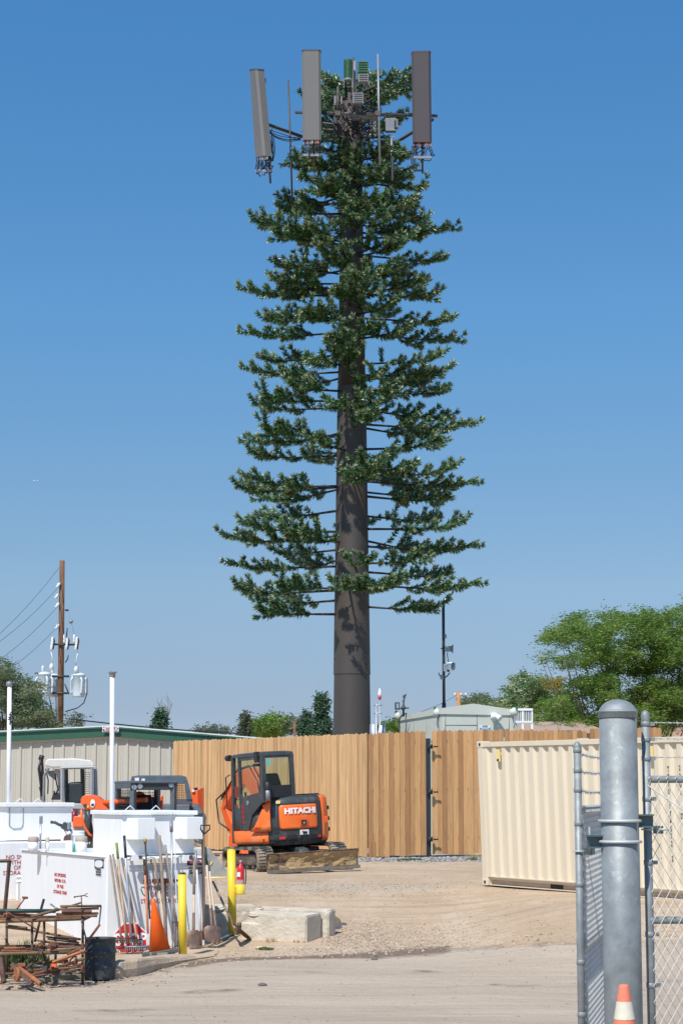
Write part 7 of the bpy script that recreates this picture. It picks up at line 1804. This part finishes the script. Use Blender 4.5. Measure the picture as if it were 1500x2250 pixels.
a = P(517, 2052, 31.8); a.z = zg(a.x, a.y); b = P(562, 2052, 32.0); b.z = a.z
rough_block('concrete_block', [a-e_*.5, b, b+Vector((-.1, .6, 0)), a-e_*.5+Vector((-.1, .6, 0))], [P(540, 1992, 31.9).z]*4, 'shaded concrete block behind the far yellow bollard', 7)
MB().tube([P(629, 2002, BLb.y+.1), P(648, 2006, BLb.y), P(690, 2009.5, BRb.y-.05)], .012, 4).build('rebar', M['rust_dark'], None, 'thin dark rebar lying on top of the concrete blocks', 'rebar')
# ============================================================ utility pole with transformers
UY = 94.0; us = SS(UY)
def U(px, py, d=0): return P(px, py, UY+d)
up = thing('utility_pole', 'brown wooden utility pole carrying three pale transformers and wires', 'utility pole', (U(132.5, 1700).x, UY, 0))
b0 = U(132.5, 1700); b0.z = -.1
MB().tube([b0, U(134.5, 1420), U(136.5, 1232)], [7.2/us, 6.6/us, 5.8/us], 16).build('pole', M['pole_wood'], up)
def xf(px, pyt, pyb, w, d, par=up):
    r = w/2/us; c = U(px, pyb, d); h = (pyb-pyt)/us; o = MB().lathe([(r*.93, 0), (r*.97, .04), (r, .1), (r, h*.86), (r*1.06, h*.87), (r*1.06, h*.91), (r*.8, h*.96), (r*.2, h)], c, 24).build('transformer', M['xfmr'], par)
    for k, s in enumerate((-1, 1, .45)):
        x = r*1.0*s; y = -r*.2 if abs(s) == 1 else -r*.95
        q = [c+Vector((x, y, h*.12)), c+Vector((x*1.28, y*1.1, h*.18)), c+Vector((x*1.28, y*1.1, h*.70)), c+Vector((x, y, h*.78))]
        MB().tube(q, .05, 8).build('cooling_tube', M['xfmr'], o)
    MB().lathe([(.07, 0), (.05, .1), (.09, .14), (.05, .2), (.08, .24), (.03, .34)], c+Vector((-r*.3, 0, h*.95)), 10).build('bushing', M['porcelain'], o)
    return o, c, r, h
x1 = xf(97, 1476, 1530, 28, -.3); x2 = xf(118, 1480, 1532, 27, .5); x3 = xf(173, 1478, 1532, 27, -.1)
MB().box(x1[1]+Vector((.03, -x1[2]-.005, x1[3]*.35)), (.10, .01, .10)).build('label', M['yellowtag'], x1[0])
for y in (1486, 1523): MB().tube([U(114, y, -.15), U(152, y+.5, -.15)], .055, 6).build('bracket', M['darkpole'], up)
MB().box(U(162, 1486, -.1), (.2, .12, .14)).build('hanger', M['xfmr'], up); MB().box(U(162, 1519, -.1), (.2, .12, .14)).build('hanger', M['xfmr'], up)
MB().tube([U(142, 1503, -.1), U(150, 1521, -.1)], .03, 5).build('brace', M['darkpole'], up)
MB().tube([U(114, 1416, -.2), U(165, 1417, -.2)], .05, 6).build('crossarm', M['darkpole'], up)
for px, l in ((116.5, 1), (149, 1), (170, 1)):
    o = MB().lathe([(.05, -.32), (.09, -.28), (.06, -.2), (.09, -.12), (.06, -.05), (.09, .03), (.06, .10), (.09, .18), (.06, .3)], U(px-1.5, 1414, -.35), 10, ax=(.12, 0, 1)).build('fuse_cutout', M['porcelain'], up)
    MB().tube([U(px+1, 1401, -.42), U(px+3, 1408, -.42), U(px, 1427, -.42)], .035, 6).build('fuse_tube', M['cable'], o)
for px in (141, 162.5): MB().lathe([(.04, 0), (.06, .1), (.04, .2), (.06, .3), (.03, .42)], U(px, 1414, -.3), 8).build('arrester', M['porcelain'], up)
for px, pyt, pyb in ((113, 1460, 1472), (167, 1462, 1478)): MB().lathe([(.06, 0), (.10, .03), (.10, .2), (.03, .3)], U(px, pyb, -.3), 10).build('bushing', M['porcelain'], up)
for pts, r in ((((112, 1432), (115, 1445), (114, 1462)), .022), (((171, 1432), (168, 1448), (166, 1462)), .022)): MB().tube([U(x, y, -.3) for x, y in pts], r, 5).build('lead', M['porcelain'], up)
for pts in (((90, 1490), (88, 1520), (93, 1540), (110, 1552), (117, 1570), (121, 1580)), ((191, 1490), (191, 1525), (184, 1545), (170, 1556), (143, 1564)), ((108, 1532), (111, 1545), (118, 1575)), ((123, 1531), (124, 1580), (121, 1598)), ((121, 1575), (112, 1590), (105, 1601)), ((123, 1575), (117, 1590), (112, 1602)), ((76, 1481), (80, 1478), (86, 1483)), ((148, 1380), (146, 1400)), ((150, 1440), (148, 1450), (143, 1456))):
    MB().tube([U(x, y, -.45) for x, y in pts], .028, 5).build('cable', M['cable'], up)
for px, py in ((128, 1286), (125, 1310), (126, 1330), (126, 1377)):
    MB().lathe([(.04, -.14), (.09, -.1), (.05, -.03), (.09, .03), (.05, .08), (.03, .14)], U(px, py, -.2), 8, ax=(.6, 0, 1)).build('insulator', M['porcelain'], up)
MB().tube([U(144, 1341, -.2), U(150, 1341, -.3)], .05, 6).build('strain_clamp', M['cable'], up)
gw = MB(); gw.tube([U(150, 1341, -.3), U(165, 1402, -.3)], .008, 4); gw.sphere(U(156, 1366, -.3), .10, 8, 6); gw.build('guy_strap', M['mount_g'], up)
for k, (a, b, lab) in enumerate((((130, 1247), (-60, 1443), 'thin power wire, topmost of the wires running left from the utility pole'), ((127, 1292), (-60, 1448), 'power wire second from the top on the left of the utility pole'), ((124, 1336), (-60, 1487), 'power wire third from the top on the left of the utility pole'), ((124, 1380), (-60, 1519), 'lowest of the four power wires left of the utility pole'))):
    p, q = U(*a, -.2), P(b[0], b[1], 84); MB().tube([p.lerp(q, t)-Vector((0, 0, 1.1*t*(1-t))) for t in [i/12 for i in range(13)]], .011, 4).build('power_line', M['cable'], None, lab, 'power line')
p, q = U(144, 1579), P(520, 1612, 100); MB().tube([p.lerp(q, t)-Vector((0, 0, .25*t*(1-t)*4*.3)) for t in [i/8 for i in range(9)]], .03, 4).build('power_line', M['cable'], None, 'low dark cable running right from the utility pole over the metal building', 'power line')
# far poles
p = P(1007, 1600, 120); o = thing('utility_pole', 'far orange brown wooden pole top beyond the equipment shelter', 'utility pole', (p.x, 120, 0))
MB().tube([Vector((p.x, 120, 0)), P(1007, 1520, 120)], .13, 10).build('pole', M['pole_orange'], o); MB().tube([P(999, 1527, 120), P(1024, 1530, 120)], .04, 5).build('crossarm', M['mount_g'], o); MB().tube([P(1001, 1552, 120), P(1014, 1552, 120)], .06, 6).build('bracket', M['mount_g'], o)
for x in (999, 1012, 1023): MB().lathe([(.05, 0), (.07, .06), (.03, .14)], P(x, 1528, 119.8), 8).build('insulator', M['porcelain'], o)
MB().tube([P(1000, 1530, 119.9).lerp(P(860, 1580, 116), t)-Vector((0, 0, .8*t*(1-t))) for t in [i/8 for i in range(9)]], .012, 4).build('power_line', M['cable'], None, 'faint wire dropping left from the far orange brown pole', 'power line')
p = P(647, 1620, 105); MB().cyl((p.x, 105, 0), P(647, 1585, 105), .07, n=8).build('post', M['pole_wood'], None, 'small dark post standing before the round green tree behind the fence', 'post')
# ============================================================ houses beyond the fence
hY = 77; hx0, hx1 = P(1120, 1600, hY).x, P(1345, 1600, hY).x
hs_ = thing('house', 'low house with pinkish brown shingle roof behind the far fence', 'house', ((hx0+hx1)/2, hY, 0))
ze = P(1200, 1612, hY).z; zr_ = P(1230, 1586, hY+3).z
MB().box2((hx0+.2, hY, 0), (hx1-.2, hY+6, ze)).build('wall', M['stucco'], hs_)
MB().loft([[Vector((hx0, hY-.3, ze)), Vector((hx0+.8, hY+3, zr_)), Vector((hx0, hY+6.3, ze))], [Vector((hx1, hY-.3, ze)), Vector((hx1-.8, hY+3, zr_)), Vector((hx1, hY+6.3, ze))]], 0, True, False).build('roof', mat('roof_pink', (.38, .27, .205), .9, var=.12, scale=14, bump=.3, bscale=30), hs_)
cl0 = P(1130, 1588, 75); cw_ = thing('evaporative_cooler', 'white louvred cooler box on legs beside the equipment shelter', 'air cooler', tuple(cl0))
a, b = P(1129.5, 1558, 75), P(1169, 1587, 75); bxz = MB().box2((a.x, 75, b.z), (b.x, 75.75, a.z)).build('cabinet', mat('dark_louvre', (.12, .13, .12), .7), cw_)
for x0_, x1_ in ((1129, 1132.5), (1145, 1150), (1166.5, 1170)): q, w_ = P(x0_, 1557, 75), P(x1_, 1588, 75); MB().box2((q.x, 74.95, w_.z), (w_.x, 75.0, q.z)).build('corner_strip', M['white_trim'], bxz)
for y0_, y1_ in ((1557, 1562), (1585, 1588.5)): q, w_ = P(1129, y0_, 75), P(1170, y1_, 75); MB().box2((q.x, 74.93, w_.z), (w_.x, 75.8 if y0_ == 1557 else 74.99, q.z)).build('trim', M['white_trim'], bxz)
lv_ = MB()
for i in range(9): q = P(1134+i*3.8+(2 if i > 2 else 0), 1562, 75); lv_.box2((q.x, 74.96, P(1, 1585, 75).z), (q.x+.022, 74.99, q.z))
lv_.build('louvres', M['white_trim'], bxz)
for x in (1147.5, 1168): q = P(x, 1587, 74.99); MB().box2((q.x-.04, 74.95, 1.9), (q.x+.04, 75.03, q.z)).build('leg', M['white_trim'], cw_)
h2 = thing('house', 'salmon coloured house wall glimpsed through the big tree at right', 'house', (P(1440, 1600, 92).x, 92, 0))
a, b = P(1380, 1550, 92), P(1560, 1620, 92)
MB().box2((a.x, 92, 0), (b.x, 99, a.z)).build('wall', M['stucco'], h2)
MB().loft([[Vector((a.x-.3, 91.6, a.z)), Vector(((a.x+b.x)/2, 91.6, a.z+1.1)), Vector((b.x+.3, 91.6, a.z))], [Vector((a.x-.3, 99.4, a.z)), Vector(((a.x+b.x)/2, 99.4, a.z+1.1)), Vector((b.x+.3, 99.4, a.z))]], 0, True, False).build('roof', M['shingle'], h2)
# ============================================================ trees
ASP = .26
def leaf_quads(mb, c, size, rr, v, droop=0.):
    a = rr.random()*2*pi; t = rr.uniform(-1, 1)
    n = Vector((cos(a)*sqrt(1-t*t), sin(a)*sqrt(1-t*t), t)); x, y = basis(n); s = size*rr.uniform(.6, 1.3)
    b = len(mb.v); mb.v += [c-x*s*.5, c-y*s*ASP, c+x*s*.5, c+y*s*ASP]; mb.face((b, b+1, b+2, b+3), 0, v)
def tree(nm, lab, blobs, Y, leafm, base_px, nleaf, lsz, seed, trunk_r=.16, dens=1., spray=True, ydepth=None, limbs=True, bark='bark', cat='tree', fl=0., sub=0):
    rr = random.Random(seed); s = SS(Y); bx_ = P(base_px, 1600, Y).x
    t = thing(nm, lab, cat, (bx_, Y, 0)); lm = MB(); tr = MB()
    cs = []
    if sub:
        nb2 = []
        for (px, py, rx, ry) in blobs:
            for _ in range(sub): a_ = rr.random()*2*pi; q_ = sqrt(rr.random()); nb2.append((px+cos(a_)*q_*rx*.85, py+sin(a_)*q_*ry*.95, rx*rr.uniform(.22, .42), ry*rr.uniform(.3, .55)))
        blobs = nb2
    for (px, py, rx, ry) in blobs: dy = rr.uniform(-.5, .5)*(ydepth or rx/s*1.2); c = P(px, py, Y+dy); cs.append((c, rx/s, ry/s))
    zlow = min(c.z-r[1] if False else c.z-rz for c, rx, rz in cs); zc = min(c.z for c, _, _ in cs)
    fork = Vector((bx_+.1, Y, max(.6, min(zc*.5, 2.6))))
    tr.tube([Vector((bx_, Y, -.1)), Vector((bx_+.05, Y, fork.z*.5)), fork], [trunk_r*1.2, trunk_r, trunk_r*.85], 10)
    area = sum(rx*rz for _, rx, rz in cs)
    for c, rx, rz in cs:
        if limbs and (not sub or rr.random() < .3):
            mid = fork.lerp(c, .55)+Vector((rr.uniform(-.3, .3), rr.uniform(-.3, .3), rr.uniform(-.1, .4))); mid = Vector((fork.x+(c.x-fork.x)*.75, mid.y, fork.z+(c.z-fork.z)*.35)); tr.tube([q+Vector((rr.gauss(0, .07), 0, rr.gauss(0, .07)))*(0 < k_ < 6) for k_, q in enumerate(bez(fork, mid, c, 6))], [trunk_r*.42, trunk_r*.34, trunk_r*.27, trunk_r*.2, trunk_r*.15, trunk_r*.1, .015], 6)
        n = int(nleaf*rx*rz/area); k = max(3, int(n/(26 if spray else 40)))
        for _ in range(k):
            # a spray: short twig with leaflets hanging along it, spread through the blob
            while 1:
                p = Vector((rr.uniform(-1, 1), rr.uniform(-1, 1), rr.uniform(-1, 1)))
                if p.length < 1: break
            ro = p.length; p = c+Vector((p.x*rx, p.y*(ydepth*.5 if ydepth else rx), p.z*rz))
            if rr.random() < .25 and limbs: tr.tube([p, p.lerp(c, .5)+Vector((0, 0, -.1))], .012, 3)
            d = Vector((rr.uniform(-1, 1), rr.uniform(-1, 1), rr.uniform(-.3, .5))).normalized(); L = lsz*rr.uniform(3, 6.5)
            vb = max(0, min(1, .5+.28*rr.gauss(0, 1)))
            for j in range(n//k):
                f = rr.random(); q = p+d*L*f+Vector((rr.gauss(0, 1), rr.gauss(0, 1), rr.gauss(0, .8)-fl*f*f))*lsz*.75
                leaf_quads(lm, q, lsz, rr, max(0, min(1, vb+rr.uniform(-.2, .2))))
    lm.build('crown', M[leafm] if isinstance(leafm, str) else leafm, t); tr.build('trunk', M[bark], t)
    return t
ASP = .17
tree('honey_locust', 'large bright green spreading tree behind the cream container', [(1262, 1362, 34, 15), (1228, 1400, 40, 18), (1300, 1392, 52, 22), (1350, 1366, 44, 18), (1400, 1372, 50, 22), (1460, 1378, 50, 26), (1515, 1390, 55, 32), (1345, 1425, 62, 26), (1262, 1448, 46, 18), (1415, 1432, 70, 30), (1490, 1450, 70, 36), (1310, 1482, 62, 26), (1390, 1500, 72, 30), (1262, 1515, 52, 20), (1350, 1552, 72, 26), (1232, 1552, 42, 18), (1450, 1550, 70, 36), (1205, 1588, 34, 9), (1270, 1585, 60, 14), (1200, 1405, 14, 6), (1195, 1445, 14, 5), (1580, 1430, 70, 60), (1560, 1520, 70, 60), (1500, 1345, 22, 12), (1180, 1583, 20, 8), (1310, 1594, 50, 12), (1345, 1588, 50, 16), (1405, 1582, 60, 22), (1460, 1590, 50, 16)], 82, 'leaf', 1400, 160000, .115, 21, .17, ydepth=5.5, fl=1.1, sub=6)
ASP = .26
tree('flowering_tree', 'rounded tree with pale cream blossom left of the big green tree', [(1170, 1508, 42, 22), (1130, 1530, 30, 18), (1205, 1525, 45, 28), (1100, 1552, 22, 14), (1160, 1562, 55, 22), (1225, 1560, 45, 25)], 96, 'leaf_bloom', 1165, 30000, .11, 22, .13, ydepth=4, sub=5)
tree('yellowing_shrub', 'small patch of yellow leaves at the edge of the big green tree', [(1222, 1500, 17, 7), (1212, 1508, 12, 6)], 75.4, 'leaf_yel', 1232, 700, .08, 23, .05, ydepth=1, cat='tree')
tree('elm_tree', 'big grey green tree at the left edge behind the metal building', [(8, 1478, 14, 22), (28, 1495, 28, 18), (62, 1512, 26, 20), (20, 1535, 44, 26), (72, 1548, 36, 24), (30, 1575, 50, 28), (98, 1580, 26, 20), (-30, 1500, 40, 40), (-40, 1570, 50, 40), (110, 1597, 18, 10), (8, 1458, 6, 8)], 86, 'leaf_elm', 20, 46000, .10, 24, .2, ydepth=5, sub=5)
tree('small_tree', 'thin sparse tree right of the utility pole', [(165, 1578, 17, 9), (160, 1590, 16, 8), (175, 1592, 10, 7), (146, 1590, 5, 8)], 100, 'leaf_grey', 163, 900, .10, 25, .06, ydepth=2)
def conifer(lab, px, top, bot, w, Y, n, seed, m='leaf_pine', nm='conifer', lsz=.16, bare=False):
    rr = random.Random(seed); s = SS(Y); c = P(px, 1600, Y); zt_ = P(px, top, Y).z; zb = max(.3, P(px, bot, Y).z); W_ = w/2/s
    t = thing(nm, lab, 'tree', (c.x, Y, 0)); tr = MB(); lm = MB()
    tr.tube([Vector((c.x, Y, -.1)), Vector((c.x, Y, zt_))], [.14, .02], 7)
    k = 0; nb_ = 64
    for i in range(nb_):
        f = rr.random()**.8; z = zt_-(zt_-zb)*f; L = W_*(.12+.88*f**.8)*rr.uniform(.65, 1.15); a = rr.random()*2*pi; e = Vector((c.x+cos(a)*L, Y+sin(a)*L, z+L*rr.uniform(-.1, .35))); o = Vector((c.x, Y, z)); tr.tube([o, e], [.02, .006], 3)
        for j in range(n//nb_):
            q = o.lerp(e, .15+.85*rr.random()**.7)+Vector((rr.gauss(0, .1), rr.gauss(0, .1), rr.gauss(0, .1)))*1.5; leaf_quads(lm, q, lsz, rr, rr.random())
    lm.build('crown', M[m], t); tr.build('trunk', M['bark'], t)
    return t
conifer('bushy dark green pine just left of the brown tower trunk', 707, 1530, 1625, 52, 112, 7500, 31)
conifer('lower dark pine between the tower pine and the round tree', 672, 1568, 1625, 42, 118, 4500, 32)
conifer('narrow pale green conifer above the fence left of the round trees', 538, 1570, 1625, 26, 120, 2600, 33, 'leaf_grey')
conifer('small dark pine over the metal building roof', 352, 1566, 1612, 36, 104, 2600, 34)
bt = MB(); rr = random.Random(35); bY = 106; b0 = P(358, 1606, bY)
for k in range(9):
    e = P(358+rr.uniform(-20, 20), rr.uniform(1532, 1565), bY); m_ = b0.lerp(e, .5)+Vector((rr.uniform(-.15, .15), 0, 0)); bt.tube([Vector((b0.x, bY, 0)) if k == 0 else b0, m_, e], [.03, .018, .006], 4)
    for j in range(4): q = m_.lerp(e, rr.random()); bt.tube([q, q+Vector((rr.uniform(-.3, .3), 0, rr.uniform(.1, .5)))], .006, 3)
bt.build('bare_twigs', M['bark'], None, 'leafless thin twigs rising behind the small dark pine', 'dead tree')
tree('broadleaf_tree', 'round green tree left of the small dark post', [(580, 1594, 22, 14), (600, 1588, 24, 12), (562, 1602, 16, 12), (590, 1608, 30, 12)], 125, 'leaf', 585, 12000, .15, 36, .15, ydepth=4)
tree('broadleaf_tree', 'round green tree right behind the small dark post', [(625, 1592, 18, 13), (640, 1600, 14, 12), (612, 1603, 16, 12)], 128, 'leaf_elm', 626, 8000, .15, 37, .15, ydepth=4)
tree('broadleaf_tree', 'low grey brushy tree showing just above the fence left end', [(445, 1608, 16, 8), (470, 1604, 12, 9), (490, 1606, 14, 8), (460, 1612, 30, 7), (510, 1609, 10, 5)], 130, 'leaf_grey', 470, 2600, .13, 38, .12, ydepth=3)
tree('broadleaf_tree', 'small green tree between the tower trunk and the shelter', [(868, 1592, 12, 9), (858, 1599, 14, 8), (875, 1601, 12, 8)], 118, 'leaf', 866, 2600, .14, 39, .12, ydepth=3)
tree('broadleaf_tree', 'distant dark green tree right of the far orange brown pole', [(1030, 1545, 14, 8), (1050, 1540, 16, 8), (1068, 1546, 18, 9), (1050, 1552, 34, 8)], 135, 'leaf_elm', 1050, 9000, .13, 40, .15, ydepth=4)
# hidden lower greenery strip far off, reads as one mass
rr = random.Random(50); gm_ = MB()
for _ in range(16000):
    x = rr.uniform(-60, 60); y = rr.uniform(150, 175); h = 1.2+.5*mnoise.noise(Vector((x*.15, 0, 0)))+.3*mnoise.noise(Vector((x*.6, 5, 0))); leaf_quads(gm_, Vector((x, y, rr.uniform(0, max(.3, h)))), .38, rr, rr.random())
gm_.build('far_scrub', M['leaf_elm'], kind='stuff')
# ============================================================ weeds
def tuft(mb, c, n, h, r, rr, w=.008):
    for _ in range(n):
        a = rr.random()*2*pi; q = c+Vector((cos(a), sin(a), 0))*r*rr.random()**.7; e = q+Vector((rr.gauss(0, .25)*h, rr.gauss(0, .25)*h, h*rr.uniform(.4, 1.1))); m_ = q.lerp(e, .5)+Vector((0, 0, h*.15)); s = Vector((rr.uniform(-1, 1), rr.uniform(-1, 1), 0)).normalized()*w
        b = len(mb.v); mb.v += [q-s, q+s, m_+s, e, m_-s]; mb.face((b, b+1, b+2, b+3, b+4), 0, rr.random())
wd = MB(); rr = random.Random(51)
for px, py, n, h, r in ((585, 2088, 160, .04, .12), (575, 2087, 60, .04, .08), (534, 2044, 70, .13, .10), (540, 2052, 40, .10, .10), (555, 2062, 20, .05, .04), (905, 1892, 300, .06, .22), (890, 1893, 150, .06, .2), (640, 2068, 20, .05, .05), (256, 2138, 50, .08, .05), (258, 2150, 30, .05, .04), (392, 2104, 40, .05, .06), (1040, 1892, 50, .1, .2)):
    tuft(wd, G(px, py), n, h, r, rr)
for _ in range(40): tuft(wd, G(rr.uniform(0, 90), rr.uniform(2100, 2140)), 14, rr.uniform(.1, .3), .18, rr, .01)
for _ in range(20): 
    p = S(rr.uniform(0, 260), 1350, rr.uniform(.9, 1.6)); tuft(wd, Vector((p.x, p.y, zg(p.x, p.y)+rr.uniform(0, .1))), 26, rr.uniform(.12, .34), .16, rr, .008)
wd.build('weeds', M['weed'], kind='stuff')
dg = MB()
for px, py, n, h, r in ((655, 2072, 26, .06, .1), (590, 2070, 22, .06, .12), (1043, 1886, 40, .12, .25)): tuft(dg, G(px, py), n, h, r, rr)
dg.build('dry_grass', mat('dry_grass', (.42, .28, .12), .8), kind='stuff')
# ============================================================ airliner, very far away
pl = P(79, 1056, 6000); ap = thing('airliner', 'tiny white airliner high in the sky at left', 'airplane', tuple(pl))
MB().tube([pl+Vector((x, 0, z)) for x, z in ((-7.5, .3), (-6, 0), (0, 0), (6.5, 0), (7.5, -.1))], [.25, .7, .9, .8, .15], 10).build('fuselage', M['white_trim'], ap)
for s in (-1, 1): MB().loft([[pl+Vector((1.5, s*.6, -.3)), pl+Vector((-1.2, s*.6, -.3)), pl+Vector((-1.2, s*.6, 0)), pl+Vector((1.5, s*.6, 0))], [pl+Vector((-1.6, s*8, .4)), pl+Vector((-2.4, s*8, .4)), pl+Vector((-2.4, s*8, .5)), pl+Vector((-1.6, s*8, .5))]], 0, True, False).build('wing', M['white_trim'], ap)
MB().loft([[pl+Vector((-5.4, -.1, .5)), pl+Vector((-7.2, -.1, .5)), pl+Vector((-7.2, .1, .5)), pl+Vector((-5.4, .1, .5))], [pl+Vector((-7, -.05, 2.6)), pl+Vector((-7.9, -.05, 2.6)), pl+Vector((-7.9, .05, 2.6)), pl+Vector((-7, .05, 2.6))]], 0, True, False).build('tail_fin', M['white_trim'], ap)
